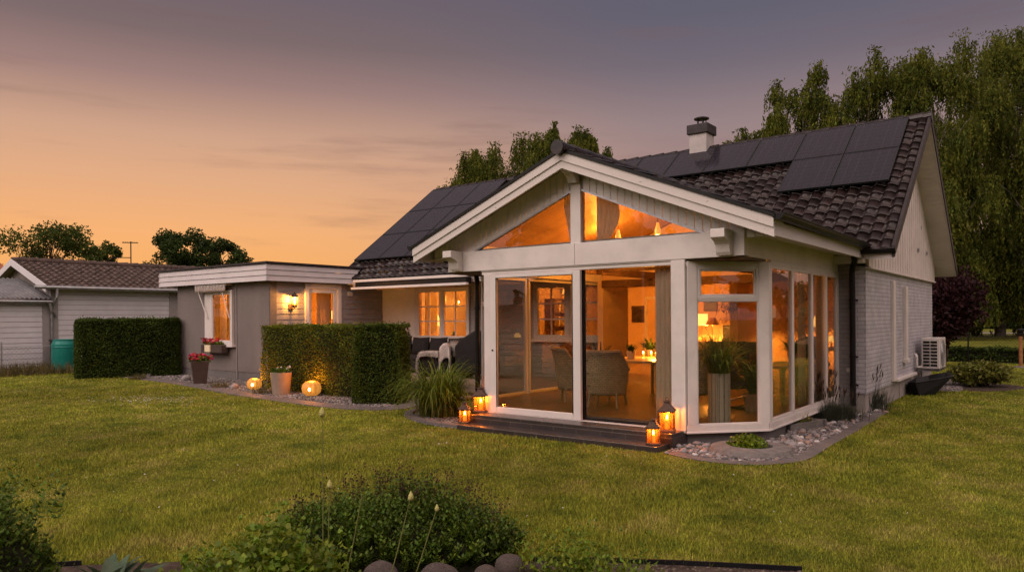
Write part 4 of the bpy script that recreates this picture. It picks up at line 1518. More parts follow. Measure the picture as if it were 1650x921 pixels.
for i, (px_, py_, Yd, lab) in enumerate(((980, 366, 12.3, 'glass pendant lamp nearest the gable king post'), (996, 381, 11.6, 'second glass pendant lamp from the king post, hanging lowest'),
                                         (1060, 370, 11.9, 'glass pendant lamp in the right half of the gable window'))):
    a = at_Y(px_, py_, Yd)
    t = thing('pendant_lamp', lab, 'lamp', tuple(a), 'pendant lamps under the sunroom ceiling')
    zc = SR_Z - SR_S * abs(a[0] - SR_X) - 0.17
    part(MB().tube([(a[0], a[1], a[2] + 0.10), (a[0], a[1], zc)], 0.006, 6), 'cord', 'black', t)
    part(MB().lathe(tuple(a), [(0.055, -0.09), (0.05, 0.0), (0.03, 0.09), (0.018, 0.13)], 16), 'lamp_shade', 'pendant', t)
    lamp((a[0], a[1], a[2] - 0.14), 105, 0.05, (1.0, 0.36, 0.05))

# --- dining furniture
def sheet_grid(f, nu, nv, u0=0.0, u1=1.0, v0=0.0, v1=1.0):
    U, Vv = np.meshgrid(np.linspace(u0, u1, nu), np.linspace(v0, v1, nv))
    P = np.array([f(u, v) for u, v in zip(U.ravel(), Vv.ravel())])
    I = np.arange(nu * nv).reshape(nv, nu)
    F = np.stack([I[:-1, :-1], I[:-1, 1:], I[1:, 1:], I[1:, :-1]], -1).reshape(-1, 4)
    return P, F


def solid(o, t):
    m = o.modifiers.new('solidify', 'SOLIDIFY')
    m.thickness = t
    m.offset = 0
    return o


def wicker_chair(label, x, y, rz):
    t = thing('wicker_armchair', label, 'armchair', (0, 0, 0), 'wicker armchairs round the dining table')

    def shell(u, v):
        ph = (u - 0.5) * R(250) - math.pi / 2
        k = abs(u - 0.5) * 2
        top = 0.92 - 0.30 * min(1, max(0, (k - 0.45) / 0.25)) ** 1.0
        z = 0.20 + (top - 0.20) * v
        r = 0.30 + 0.05 * v + 0.03 * (v > 0.97)
        return (r * 1.02 * math.cos(ph), r * math.sin(ph) - 0.02 - 0.07 * v * (1 - k), z)
    P, F = sheet_grid(shell, 33, 14)
    solid(npmesh('shell', P, F, M['wicker'], t, smooth=True), 0.03)
    part(MB().tube([(0.355 * 1.02 * math.cos((q - 0.5) * R(250) - math.pi / 2), 0.355 * math.sin((q - 0.5) * R(250) - math.pi / 2) - 0.02 - 0.07 * (1 - abs(q - 0.5) * 2),
                      0.92 - 0.30 * min(1, max(0, (abs(q - 0.5) * 2 - 0.45) / 0.25))) for q in np.linspace(0, 1, 30)], 0.026, 8), 'rim', 'wicker', t)
    part(MB().lathe((0, 0.02, 0.36), [(0.28, 0), (0.31, 0.03), (0.30, 0.09), (0.22, 0.12)], 20), 'seat', 'cream', t)
    for sx in (-1, 1):
        for sy in (-1, 1):
            part(MB().tube([(sx * 0.22, sy * 0.22, 0.33), (sx * 0.25, sy * 0.25, 0.0)], [0.022, 0.016], 8), 'leg', 'wicker', t)
    place(t, (x, y, FL), rz)
    return t


wicker_chair('wicker armchair with its back to the open right door pane', -6.18, 10.62, R(12))
wicker_chair('wicker armchair behind the left door leaf under the brown fur', -7.05, 11.05, R(-48))
wicker_chair('low wicker armchair right of the table behind the blind', -5.05, 11.45, R(62))
t = thing('dining_table', 'oak dining table with round legs behind the sliding door', 'table', (-6.0, 12.0, FL))
part(MB().prism([(-6.0 + 0.62 * sx_ , 12.0 + 1.0 * sy_, FL + 0.70) for sx_, sy_ in ((-1, -.85), (-.85, -1), (.85, -1), (1, -.85), (1, .85), (.85, 1), (-.85, 1), (-1, .85))], (0, 0, 0.04)), 'table_top', 'tablewood', t, bevel=0.008)
for sx in (-1, 1):
    for sy in (-1, 1):
        part(MB().tube([(-6.0 + sx * 0.45, 12.0 + sy * 0.82, FL + 0.70), (-6.0 + sx * 0.47, 12.0 + sy * 0.84, FL)], [0.035, 0.028], 10), 'leg', 'tablewood', t)
# fur over the second chair
P, F = sheet_grid(lambda u, v: (-7.05 + (u - 0.5) * 0.55, 10.82 + 0.22 * math.sin(v * 3.1), FL + 0.70 + 0.25 * math.sin(math.pi * (0.15 + 0.7 * v)) + 0.03 * math.sin(9 * u + 5 * v)), 14, 12)
o = solid(npmesh('fur_throw', P, F, M['brownfur'], None, smooth=True), 0.05)
tag(o, 'shaggy brown fur throw over the wicker chair back', 'throw')
idx = rng.integers(0, len(P), 2600)
V, F2 = leaf_arrays(P[idx] + rng.normal(0, 0.03, (2600, 3)) - np.array(o.location) , 0.08, 0.008, A=np.array([0, -0.5, 0.6]), spread=0.8)
ORG[o.name] = (0, 0, 0)
f = npmesh('fur', V, F2, M['brownfur'], o)


def pot_plant(name, label, x, y, z, r, h, potmat, leafmat, n, ln, w, up, spread, cat='potted plant'):
    t = thing(name, label, cat, (x, y, z))
    part(MB().lathe((x, y, z), [(r * 0.72, 0), (r * 0.8, h * 0.1), (r, h), (r * 0.9, h), (r * 0.85, h * 0.9)], 20), 'pot', potmat, t, smooth=False)
    arch_leaves('foliage', t, (x, y, z + h * 0.9), n, ln, w, up, spread, leafmat)
    return t


def arch_leaves(name, parent, c, n, ln, w, up, spread, mat, r0=0.03, seg=6, droop=1.0):
    """ribbon blades that rise from c and bend over"""
    az_ = rng.uniform(0, 2 * math.pi, n)
    Ls = ln * rng.uniform(0.55, 1.1, n)
    el = np.clip(rng.normal(up, 0.22, n), 0.2, 1.5)
    V = np.empty((n, seg + 1, 2, 3))
    d = np.stack([np.cos(az_), np.sin(az_), np.zeros(n)], 1)
    side = np.stack([-np.sin(az_), np.cos(az_), np.zeros(n)], 1)
    p = np.array(c) + d * rng.uniform(0, r0, n)[:, None] + side * rng.normal(0, r0 * 0.5, n)[:, None]
    ang = el.copy()
    for s in range(seg + 1):
        ww = w * (1 - (s / seg) ** 2 * 0.92) * (0.6 + 0.4 * min(1, s / 1.5))
        V[:, s, 0] = p - side * ww / 2
        V[:, s, 1] = p + side * ww / 2
        p = p + (d * np.cos(ang)[:, None] * spread + np.array([0, 0, 1]) * np.sin(ang)[:, None]) * (Ls / seg)[:, None]
        ang = ang - droop * rng.uniform(0.12, 0.5, n) * (0.3 + 1.4 * s / seg)
    base = (np.arange(n) * (seg + 1) * 2)[:, None]
    F = np.concatenate([base + 2 * s + np.array([0, 1, 3, 2]) for s in range(seg)], 1).reshape(-1, 4)
    return npmesh(name, V.reshape(-1, 3), F, M[mat], parent)


a = at_Y(1017, 574, 11.45)
pot_plant('potted_plant', 'small plant in a cream pot on the dining table', a[0], 11.45, FL + 0.74, 0.085, 0.14, 'pot', 'houseplant', 60, 0.22, 0.03, 1.0, 0.9)
pot_plant('potted_plant', 'dark leafy plant behind the wicker chair on the table', -6.35, 12.5, FL + 0.74, 0.07, 0.12, 'taupe', 'houseplant', 40, 0.42, 0.05, 0.8, 1.0)
for i in range(5):
    x, y = -6.3 + 0.13 * i, 12.15 + 0.06 * (i % 2)
    t = thing('candle_holder', ['first candle glass on the dining table, leftmost', 'second candle glass from the left on the dining table', 'middle candle glass on the dining table',
                                'fourth candle glass from the left on the dining table', 'rightmost candle glass on the dining table'][i], 'candle', (x, y, FL + 0.74), 'candle glasses on the dining table')
    part(MB().lathe((x, y, FL + 0.74), [(0.03, 0), (0.04, 0.09)], 14, cap=False), 'glass', 'lanternglass', t)
    part(MB().lathe((x, y, FL + 0.742), [(0.022, 0), (0.022, 0.05)], 12), 'wax', 'wax', t)
    part(MB().ball((x, y, FL + 0.82), 0.012, 0.012, 0.028, 8, 6), 'flame', 'flame', t)
lamp((-6.05, 12.1, FL + 1.0), 85, 0.05, (1.0, 0.38, 0.06))

# tall white planter in the corner window
a = at_z(1156, 680, FL)
px0, py0 = float(a[0]) - 0.02, float(a[1]) + 0.12
t = thing('tall_planter', 'tall whitewashed wooden planter with arching grass in the corner window', 'planter', (px0, py0, FL))
mb = MB()
for k in range(12):
    an = 2 * math.pi * k / 12
    mb.obox((px0 + 0.142 * math.cos(an), py0 + 0.142 * math.sin(an), FL + 0.34), np.array([math.cos(an), math.sin(an), 0]) * 0.008, np.array([-math.sin(an), math.cos(an), 0]) * 0.036, Z_ * 0.34)
mb.lathe((px0, py0, FL), [(0.13, 0), (0.13, 0.66)], 12)
part(mb, 'tub', 'planterwood', t)
arch_leaves('foliage', t, (px0, py0, FL + 0.64), 300, 0.85, 0.019, 1.15, 0.85, 'grassy', 0.10, droop=1.15)

pot_plant('potted_plant', 'tall leafy plant standing behind the first tall side pane', SX1 - 0.55, 11.2, FL, 0.14, 0.28, 'taupe', 'houseplant', 60, 0.75, 0.07, 1.2, 0.8)
pot_plant('potted_plant', 'bushy plant on the floor by the left sunroom glazing', SX0 + 0.45, 13.6, FL, 0.16, 0.30, 'taupe', 'houseplant', 90, 0.8, 0.05, 1.15, 0.8)
for i, (x, y, h_, r_, mt) in enumerate(((-5.75, 12.45, 0.30, 0.035, 'black'), (-5.9, 12.6, 0.24, 0.04, 'picture'), (-6.5, 11.5, 0.10, 0.05, 'pot'))):
    tag(MB().lathe((x, y, FL + 0.742), [(r_, 0), (r_, h_ * 0.6), (r_ * 0.4, h_ * 0.78), (r_ * 0.4, h_)], 12).build('bottle', M[mt], None), ('tall black bottle on the dining table', 'dark brown bottle behind the tall one on the table', 'small cream jug on the near end of the dining table')[i], 'bottle')
# living-room furniture
sx_, sy_ = -6.9, 18.2
t = thing('sofa', 'dark sofa in the living room behind the corner window', 'sofa', (sx_, 17.2, FL))
part(MB().box(-7.9, 16.6, FL + 0.10, -5.9, 17.5, FL + 0.42), 'seat', 'sofa', t, bevel=0.05)
part(MB().box(-7.9, 17.45, FL + 0.12, -5.9, 17.75, FL + 0.85), 'backrest', 'sofa', t, bevel=0.06)
for x in (-8.08, -5.92):
    part(MB().box(x, 16.6, FL + 0.10, x + 0.20, 17.7, FL + 0.62), 'armrest', 'sofa', t, bevel=0.05)


def pillow(name, label, c, w, h, th, rot, mat, parent=None, group=None):
    def f(u, v, s):
        a, b = 2 * u - 1, 2 * v - 1
        k = (1 - abs(a) ** 2.6) ** 0.6 * (1 - abs(b) ** 2.6) ** 0.6
        pin = 1 - 0.06 * (1 - abs(a)) - 0.0
        return (a * w / 2 * (1 - 0.07 * (1 - b * b)), s * th / 2 * k, b * h / 2 * (1 - 0.07 * (1 - a * a)))
    P1, F1_ = sheet_grid(lambda u, v: f(u, v, 1), 15, 15)
    P2, F2_ = sheet_grid(lambda u, v: f(u, v, -1), 15, 15)
    P = np.vstack([P1, P2])
    F = np.vstack([F1_, F2_[:, ::-1] + len(P1)])
    Mx = np.array(Matrix.Rotation(rot[2], 3, 'Z') @ Matrix.Rotation(rot[1], 3, 'Y') @ Matrix.Rotation(rot[0], 3, 'X'))
    o = npmesh(name, P @ Mx.T + np.array(c), F, M[mat], parent, smooth=True)
    if label:
        tag(o, label, 'cushion', group)
    return o


pillow('sofa_cushion', 'dark cushion with pale piping leaning on the living room sofa', (-6.5, 17.25, FL + 0.66), 0.5, 0.45, 0.2, (R(-15), 0, R(20)), 'cushion')
pillow('sofa_cushion', 'cream cushion on the living room sofa beside the dark one', (-7.4, 17.25, FL + 0.66), 0.5, 0.45, 0.2, (R(-15), 0, R(-15)), 'cream')
for (pxx, pyy, w, h, Yd, lab, mat) in ((1145, 493, 0.42, 0.30, 21.33, 'small dark framed picture above the striped lamp', 'picture'), (1028, 506, 0.45, 0.55, 21.33, 'dark framed picture on the far wall behind the dining table', 'picture'),
                                       (1189, 539, 0.9, 0.55, 21.0, 'black television on the far wall of the living room', 'black')):
    a = at_Y(pxx, pyy, Yd)
    cat = 'television' if 'television' in lab else 'picture'
    if cat == 'television':
        tt = thing('television', lab, cat, (a[0], Yd, a[2] - 0.4))
        part(MB().box(a[0] - w / 2, Yd - 0.03, a[2] - h / 2, a[0] + w / 2, Yd + 0.03, a[2] + h / 2), 'screen', 'black', tt, bevel=0.01)
        part(MB().box(a[0] - 0.6, Yd - 0.2, FL, a[0] + 0.6, Yd + 0.3, a[2] - h / 2 - 0.06), 'cabinet', 'cream', tt, bevel=0.01)
        part(MB().box(a[0] - 0.15, Yd - 0.1, a[2] - h / 2 - 0.06, a[0] + 0.15, Yd + 0.1, a[2] - h / 2), 'foot', 'black', tt)
    else:
        tt = thing('picture', lab, cat, (a[0], Yd, a[2]))
        part(MB().box(a[0] - w / 2, Yd - 0.02, a[2] - h / 2, a[0] + w / 2, Yd + 0.012, a[2] + h / 2), 'picture_frame', 'beamwood', tt)
        part(MB().box(a[0] - w / 2 + 0.03, Yd - 0.026, a[2] - h / 2 + 0.03, a[0] + w / 2 - 0.03, Yd - 0.021, a[2] + h / 2 - 0.03), 'canvas', 'picture', tt)
t = thing('sideboard', 'pale sideboard with vases against the far wall behind the table', 'sideboard', (-9.0, 20.9, FL))
part(MB().box(-9.9, 20.9, FL + 0.12, -8.9, 21.3, FL + 0.85), 'cabinet', 'tablewood', t, bevel=0.01)
for x in (-9.85, -8.98):
    part(MB().box(x, 20.95, FL, x + 0.05, 21.25, FL + 0.119), 'leg', 'beamwood', t)
for i, (x, h_, r_) in enumerate(((-9.7, 0.34, 0.07), (-9.45, 0.22, 0.09), (-9.15, 0.42, 0.05))):
    tag(MB().lathe((x, 21.1, FL + 0.852), [(r_ * 0.6, 0), (r_, h_ * 0.35), (r_ * 0.45, h_ * 0.75), (r_ * 0.55, h_)], 14).build('vase', M[('picture', 'pot', 'black')[i]], None),
        ('dark vase on the sideboard, leftmost', 'squat cream vase in the middle of the sideboard', 'tall slim black vase on the sideboard')[i], 'vase')
t = thing('bookcase', 'dark bookcase beside the opening on the left living room wall', 'bookcase', (-12.2, 18.6, FL))
m = MB()
for z in (0.0, 0.4, 0.8, 1.2, 1.6, 2.0):
    m.box(-12.34, 17.6, FL + z, -12.0, 19.4, FL + z + 0.03)
for y in (17.6, 18.48, 19.37):
    m.box(-12.34, y, FL, -12.0, y + 0.03, FL + 2.03)
part(m, 'shelves', 'beamwood', t)
m = MB()
for z in (0.43, 0.83, 1.23, 1.63):
    y = 17.65
    while y < 19.2:
        w_ = random.uniform(0.03, 0.06)
        m.m = 0
        m.box(-12.3, y, FL + z, -12.06, y + w_, FL + z + random.uniform(0.2, 0.3))
        y += w_ + random.choice((0.002, 0.002, 0.25))
part(m, 'books', 'cream', t)
for lab, x, y, z, r0, r1, h in (('small lit lamp with round shade on the sideboard', -9.62, 21.05, FL + 0.852, 0.11, 0.06, 0.15), ('small lit lamp on the bookcase top', -12.15, 18.4, FL + 2.03, 0.10, 0.06, 0.14),
                                ('small lit lamp on the cabinet under the television', -7.9, 21.0, FL + 0.75, 0.09, 0.05, 0.13), ('lit desk lamp behind the second side pane', -4.2, 16.9, FL + 0.76, 0.12, 0.06, 0.12)):
    t = thing('table_lamp', lab, 'lamp', (x, y, z))
    m = MB().lathe((x, y, z), [(0.06, 0), (0.05, 0.02), (0.015, 0.04), (0.02, 0.16)], 14)
    part(m, 'base', 'beamwood', t)
    m = MB()
    shade(m, (x, y, z + 0.15), r0, r1, h)
    part(m, 'lamp_shade', 'shade', t)
t = thing('desk', 'desk with papers in the right hand corner of the living room', 'desk', (-4.2, 16.8, FL))
part(MB().box(-5.0, 16.4, FL + 0.72, -3.5, 17.1, FL + 0.758), 'desk_top', 'tablewood', t)
for x in (-4.96, -3.6):
    part(MB().box(x, 16.45, FL, x + 0.06, 17.05, FL + 0.719), 'leg', 'beamwood', t)
t = thing('desk_chair', 'dark office chair at the desk behind the side panes', 'chair', (-4.3, 16.0, FL))
part(MB().box(-4.55, 15.75, FL + 0.42, -4.05, 16.25, FL + 0.50), 'seat', 'sofa', t, bevel=0.03)
part(MB().box(-4.52, 15.70, FL + 0.55, -4.08, 15.76, FL + 1.05), 'backrest', 'sofa', t, bevel=0.03)
part(MB().tube([(-4.3, 16.0, FL + 0.42), (-4.3, 16.0, FL + 0.08)], 0.03, 8), 'column', 'chrome', t)
for q in range(5):
    part(MB().bar((-4.3, 16.0, FL + 0.08), (-4.3 + 0.28 * math.cos(1.256 * q), 16.0 + 0.28 * math.sin(1.256 * q), FL + 0.04), 0.04, 0.04), 'foot', 'black', t)
t = thing('dried_flowers', 'bundle of dried dark flowers hanging on the wall by the opening', 'dried flowers', (-6.85, 17.5, 2.0))
P_ = np.array([-6.82, 17.55, 2.0]) + rng.normal(0, 1, (160, 3)) * np.array([0.14, 0.04, 0.16])
V, F = leaf_arrays(P_, 0.14, 0.02, A=np.array([0.2, 0, 1.0]))
npmesh('foliage', V, F, M['beamwood'], t)
# recliner on a chrome base
a = at_z(1205, 665, FL)
rx_, ry_ = float(a[0]) - 0.15, float(a[1]) + 0.35
t = thing('recliner_chair', 'dark recliner on a curved chrome base behind the corner window', 'armchair', (rx_, ry_, FL))
part(MB().tube([(rx_ + 0.35 * math.cos(q), ry_ + 0.30 * math.sin(q), FL + 0.02 + 0.26 * (0.5 + 0.5 * math.cos(q + 0.6))) for q in np.linspace(0.3, 5.9, 28)], 0.016, 8), 'base', 'chrome', t)
part(MB().tube([(rx_ - 0.30, ry_ + 0.1, FL + 0.02), (rx_ + 0.35, ry_ - 0.05, FL + 0.02)], 0.02, 8), 'foot', 'black', t)
part(MB().prism([(rx_ - 0.28, ry_ - 0.25, FL + 0.32), (rx_ + 0.28, ry_ - 0.25, FL + 0.38), (rx_ + 0.28, ry_ - 0.25, FL + 0.50), (rx_ - 0.28, ry_ - 0.25, FL + 0.44)], (0, 0.5, 0)), 'seat', 'sofa', t, bevel=0.04)
part(MB().prism([(rx_ - 0.28, ry_ - 0.25, FL + 0.40), (rx_ - 0.55, ry_ - 0.25, FL + 1.0), (rx_ - 0.45, ry_ - 0.25, FL + 1.04), (rx_ - 0.16, ry_ - 0.25, FL + 0.46)], (0, 0.5, 0)), 'backrest', 'sofa', t, bevel=0.03)


def drape(name, label, x0, y0, x1, y1, zb, zt, mat, waves, amp=0.025, pinch=0.0, cat='curtain'):
    dx_, dy_ = x1 - x0, y1 - y0
    ln = math.hypot(dx_, dy_)
    nx_, ny_ = -dy_ / ln, dx_ / ln

    def f(u, v):
        k = 1 - pinch * (1 - v)
        uu = u * k
        o_ = amp * math.sin(u * waves * 2 * math.pi)
        return (x0 + dx_ * uu + nx_ * o_, y0 + dy_ * uu + ny_ * o_, zb + (zt - zb) * v)
    P, F = sheet_grid(f, waves * 8 + 1, 8)
    o = solid(npmesh(name, P, F, M[mat], None, smooth=True), 0.004)
    return tag(o, label, cat)


drape('vertical_blind', 'pale vertical blind gathered beside the right door post', -4.72, SY + 0.14, -4.42, SY + 0.12, FL + 0.02, 2.44, 'vertblind', 4, 0.012, cat='blind')
drape('curtain', 'pale curtain behind the rearmost tall side pane', SX1 - 0.14, 13.25, SX1 - 0.14, 13.92, FL + 0.02, 2.46, 'curtain', 7)
drape('curtain', 'pale curtain between the second and third side panes', SX1 - 0.14, 12.2, SX1 - 0.14, 12.5, FL + 0.02, 2.46, 'curtain', 4)
drape('curtain', 'curtain hanging at the left of the left patio window', -15.0, YP + 0.27, -14.5, YP + 0.27, 0.9, 2.62, 'curtain', 6)
drape('curtain', 'half length curtain at the right of the left patio window', -13.9, YP + 0.27, -13.05, YP + 0.27, 2.05, 2.64, 'curtain', 8)
drape('curtain', 'curtain behind the glazed side door', AX1 - 0.30, 12.85, AX1 - 0.30, 13.35, 0.5, 2.55, 'curtain', 6)
drape('curtain', 'white curtain in the window of the flat roofed wing', -19.35, AY + 0.28, -19.0, AY + 0.28, 1.0, 2.5, 'curtain', 5)
for s, lab in ((-1, 'white tied curtain left of the king post in the gable window'), (1, 'white tied curtain right of the king post in the gable window')):
    xk = SR_X + s * (0.12 if s < 0 else 0.26)
    wk = 0.20 if s < 0 else 0.40

    def f(u, v, xk=xk, wk=wk, s=s):
        e = 0.25 + 0.75 * (math.sin(math.pi * (0.12 + 0.66 * v)) if s > 0 else min(1, 0.25 + 1.1 * v))
        xx = xk + s * wk * u * e
        return (xx, SY + 0.16 + 0.012 * math.sin(u * 30), GB + 0.02 + (gl_top(xx) - GB + 0.12) * v)
    P, F = sheet_grid(f, 34, 14)
    tag(solid(npmesh('curtain', P, F, M['curtain'], None, smooth=True), 0.004), lab, 'curtain')
# things on the kitchen sills and in the wing window
t = thing('shelf', 'pale shelf unit inside the window of the flat roofed wing', 'shelf', (-18.75, 13.0, FL))
mb = MB()
for z in (0.6, 1.1, 1.6, 2.0):
    mb.box(-19.2, 12.7, z, -18.3, 13.1, z + 0.03)
mb.box(-19.2, 12.7, FL, -19.17, 13.1, 2.0)
mb.box(-18.33, 12.7, FL, -18.3, 13.1, 2.0)
part(mb, 'rack', 'cream', t)
pot_plant('potted_plant', 'plant on the sill of the left patio window', -13.95, YP + 0.35, 1.14, 0.07, 0.12, 'taupe', 'houseplant', 40, 0.22, 0.03, 1.0, 0.9)
pot_plant('potted_plant', 'leafy plant behind the third tall side pane', SX1 - 0.45, 12.95, 0.95, 0.10, 0.16, 'taupe', 'houseplant', 70, 0.45, 0.05, 1.0, 0.9)
t = thing('side_table', 'small table under the plant behind the side panes', 'table', (SX1 - 0.45, 12.9, FL))
part(MB().box(SX1 - 0.75, 11.7, 0.91, SX1 - 0.2, 13.1, 0.948), 'table_top', 'tablewood', t)
for x in (SX1 - 0.72, SX1 - 0.26):
    for y in (11.74, 13.06):
        part(MB().box(x, y - 0.02, FL, x + 0.04, y + 0.02, 0.909), 'leg', 'tablewood', t)
lamp((-14.0, 17.0, 2.3), 800)
lamp((-10.2, 17.5, 2.3), 640)
lamp((-19.0, 12.2, 2.3), 300)

# ------------------------------------------------------------------ entrance steps and patio deck
t = thing('entrance_steps', 'two dark tiled steps below the sliding door', 'steps', (-5.95, 8.95, 0))
part(MB().box(-7.70, 8.90, -0.2, -4.20, 9.335, 0.20), 'tread', 'steptile', t, bevel=0.006)
part(MB().box(-7.70, 8.56, -0.2, -4.25, 8.898, 0.072), 'tread', 'steptile', t, bevel=0.006)
t = thing('patio_deck', 'weathered wooden patio deck with two steps beside the hedge', 'deck', (-12.5, 13.2, 0))
part(MB().box(-16.46, 12.3, 0.16, -8.65, 15.0, 0.27), 'deck_boards', 'deck', t, bevel=0.004)
part(MB().box(-16.46, 12.32, -0.1, -8.65, 14.9, 0.158), 'deck_base', 'beamwood', t)
part(MB().box(-13.2, 11.95, 0.125, -10.2, 12.295, 0.165), 'tread', 'deck', t, bevel=0.004)
part(MB().box(-13.2, 11.60, 0.03, -10.2, 11.945, 0.07), 'tread', 'deck', t, bevel=0.004)
part(MB().box(-13.2, 11.97, -0.1, -10.2, 12.29, 0.122), 'riser', 'beamwood', t)

# ------------------------------------------------------------------ patio furniture
DZ = 0.27
t = thing('outdoor_sofa', 'black rattan corner sofa with charcoal cushions under the patio window', 'sofa', (-14.6, 14.4, DZ))
part(MB().box(-16.3, 14.0, DZ + 0.05, -12.9, 14.85, DZ + 0.33), 'base', 'rattan', t, bevel=0.02)
part(MB().box(-16.3, 14.78, DZ + 0.05, -12.9, 14.95, DZ + 0.75), 'backrest', 'rattan', t, bevel=0.02)
for x in (-16.34, -12.95):
    part(MB().box(x, 14.0, DZ + 0.05, x + 0.14, 14.9, DZ + 0.62), 'armrest', 'rattan', t, bevel=0.02)
for k in range(3):
    part(MB().box(-16.15 + k * 1.06, 13.98, DZ + 0.335, -15.11 + k * 1.06, 14.62, DZ + 0.48), 'seat_cushion', 'cushion', t, bevel=0.04)
for k in range(5):
    pillow('back_cushion', None, (-15.9 + k * 0.68, 14.66, DZ + 0.70), 0.66, 0.52, 0.24, (R(-12), R(random.uniform(-7, 7)), 0), 'cushion', t)


def tub_chair(name, label, c, rz):
    t = thing(name, label, 'armchair', (0, 0, 0))

    def shell(u, v):
        ph = (u - 0.5) * R(230) + math.pi / 2
        k = abs(u - 0.5) * 2
        top = 0.80 - 0.20 * min(1, max(0, (k - 0.35) / 0.4))
        return ((0.34 + 0.04 * v) * math.cos(ph), (0.34 + 0.04 * v) * math.sin(ph), 0.06 + (top - 0.06) * v)
    P, F = sheet_grid(shell, 27, 8)
    solid(npmesh('shell', P, F, M['rattan'], t, smooth=True), 0.06)
    part(MB().lathe((0, 0, 0.06), [(0.33, 0), (0.33, 0.28), (0.30, 0.36), (0.2, 0.38)], 20), 'seat', 'cushion', t)
    place(t, c, rz)
    return t


def on_chair(c, rz, f, nu, nv):
    P, F = sheet_grid(f, nu, nv)
    cs, sn = math.cos(rz), math.sin(rz)
    Q = np.stack([c[0] + P[:, 0] * cs - P[:, 1] * sn, c[1] + P[:, 0] * sn + P[:, 1] * cs, c[2] + P[:, 2]], 1)
    return Q, F


a = at_z(693, 606, DZ)
ca = (float(a[0]), float(a[1]) + 0.15, DZ)
ca = np.array([float(a[0]), float(a[1]) + 0.2, DZ])
t = thing('rattan_armchair', 'black rattan armchair seen from the side, half covered by pale throws', 'armchair', tuple(ca))
loc = lambda q: ca + RT * q[0] + FW * q[1] + UP * q[2]


def cbox(name, mat, a0, a1, b0, b1, z0, z1, bev):
    m = MB().obox(loc(((a0 + a1) / 2, (b0 + b1) / 2, (z0 + z1) / 2)), RT * (a1 - a0) / 2, FW * (b1 - b0) / 2, UP * (z1 - z0) / 2)
    part(m, name, mat, t, bevel=bev)


cbox('base', 'rattan', -0.36, 0.36, -0.35, 0.35, 0.04, 0.34, 0.02)
cbox('seat', 'cushion', -0.38, 0.20, -0.235, 0.235, 0.345, 0.47, 0.04)
cbox('armrest', 'rattan', -0.37, 0.24, -0.36, -0.24, 0.06, 0.60, 0.03)
cbox('armrest', 'rattan', -0.37, 0.24, 0.24, 0.36, 0.06, 0.60, 0.03)
cbox('backrest', 'rattan', 0.20, 0.36, -0.36, 0.36, 0.06, 0.80, 0.06)


def cloth(name, label, path, b0, b1, mat, th, wav, drop):
    pa = np.array(path, float)
    d = np.r_[0, np.cumsum(np.linalg.norm(np.diff(pa, axis=0), axis=1))]
    def f(u, v):
        q = v * d[-1]
        x, zz = np.interp(q, d, pa[:, 0]), np.interp(q, d, pa[:, 1])
        k = max(0.0, (u - 0.4) / 0.6)
        dz_ = drop * max(0.0, (0.4 - u) / 0.4) * (1 + 0.18 * math.sin(7 * v))
        return tuple(loc((x + wav * math.sin(11 * u + 5 * v), b0 + (b1 - b0) * k + 0.010 * math.sin(17 * v), zz - dz_ + wav * 0.6 * math.sin(14 * u))))
    P, F = sheet_grid(f, 22, 40)
    o = solid(npmesh(name, P, F, M[mat], None, smooth=True), th)
    tag(o, label, 'throw')
    return o, P


o, P = cloth('sheepskin', 'pale sheepskin over the arm of the side-on rattan armchair', [(-0.41, 0.02), (-0.43, 0.30), (-0.41, 0.53), (-0.34, 0.625), (-0.12, 0.635), (0.12, 0.63)], -0.42, -0.19, 'fur', 0.03, 0.008, 0.13)
ORG[o.name] = (0, 0, 0)
idx = rng.integers(0, len(P), 1500)
V, F2 = leaf_arrays(P[idx] + rng.normal(0, 0.016, (1500, 3)) - np.array(o.location), 0.035, 0.008, spread=1.0)
npmesh('fleece', V, F2, M['fur'], o)
cloth('throw', 'cream knitted throw hanging over the back of the side-on rattan armchair', [(0.13, 0.50), (0.16, 0.74), (0.24, 0.835), (0.32, 0.84), (0.385, 0.77), (0.40, 0.50), (0.405, 0.24)], -0.41, -0.10, 'throw', 0.016, 0.006, 0.34)
a = at_z(745, 603, DZ)
cb_ = (float(a[0]), float(a[1]) + 0.2, DZ)
tub_chair('rattan_armchair', 'black rattan tub chair under grey sheepskins beside the left downpipe', cb_, R(165))
P, F = on_chair(cb_, R(165), lambda u, v: (lambda ph: ((0.37 + (0.07 if v > 0.4 else -0.05)) * math.cos(ph), (0.37 + (0.07 if v > 0.4 else -0.05)) * math.sin(ph),
                0.84 - 0.2 * min(1, max(0, (abs(ph - math.pi / 2) / R(115) - 0.35) / 0.4)) - max(0, abs(v - 0.4) - 0.08) * 0.7 + 0.012 * math.sin(u * 17)))(R(10) + u * R(150)), 26, 18)
o = solid(npmesh('sheepskin', P, F, M['fur'], None, smooth=True), 0.04)
tag(o, 'grey curly sheepskin draped over the tub chair by the downpipe', 'throw')
ORG[o.name] = (0, 0, 0)
idx = rng.integers(0, len(P), 3200)
V, F2 = leaf_arrays(P[idx] + rng.normal(0, 0.03, (3200, 3)) - np.array(o.location), 0.05, 0.008, spread=1.0)
npmesh('fleece', V, F2, M['fur'], o)
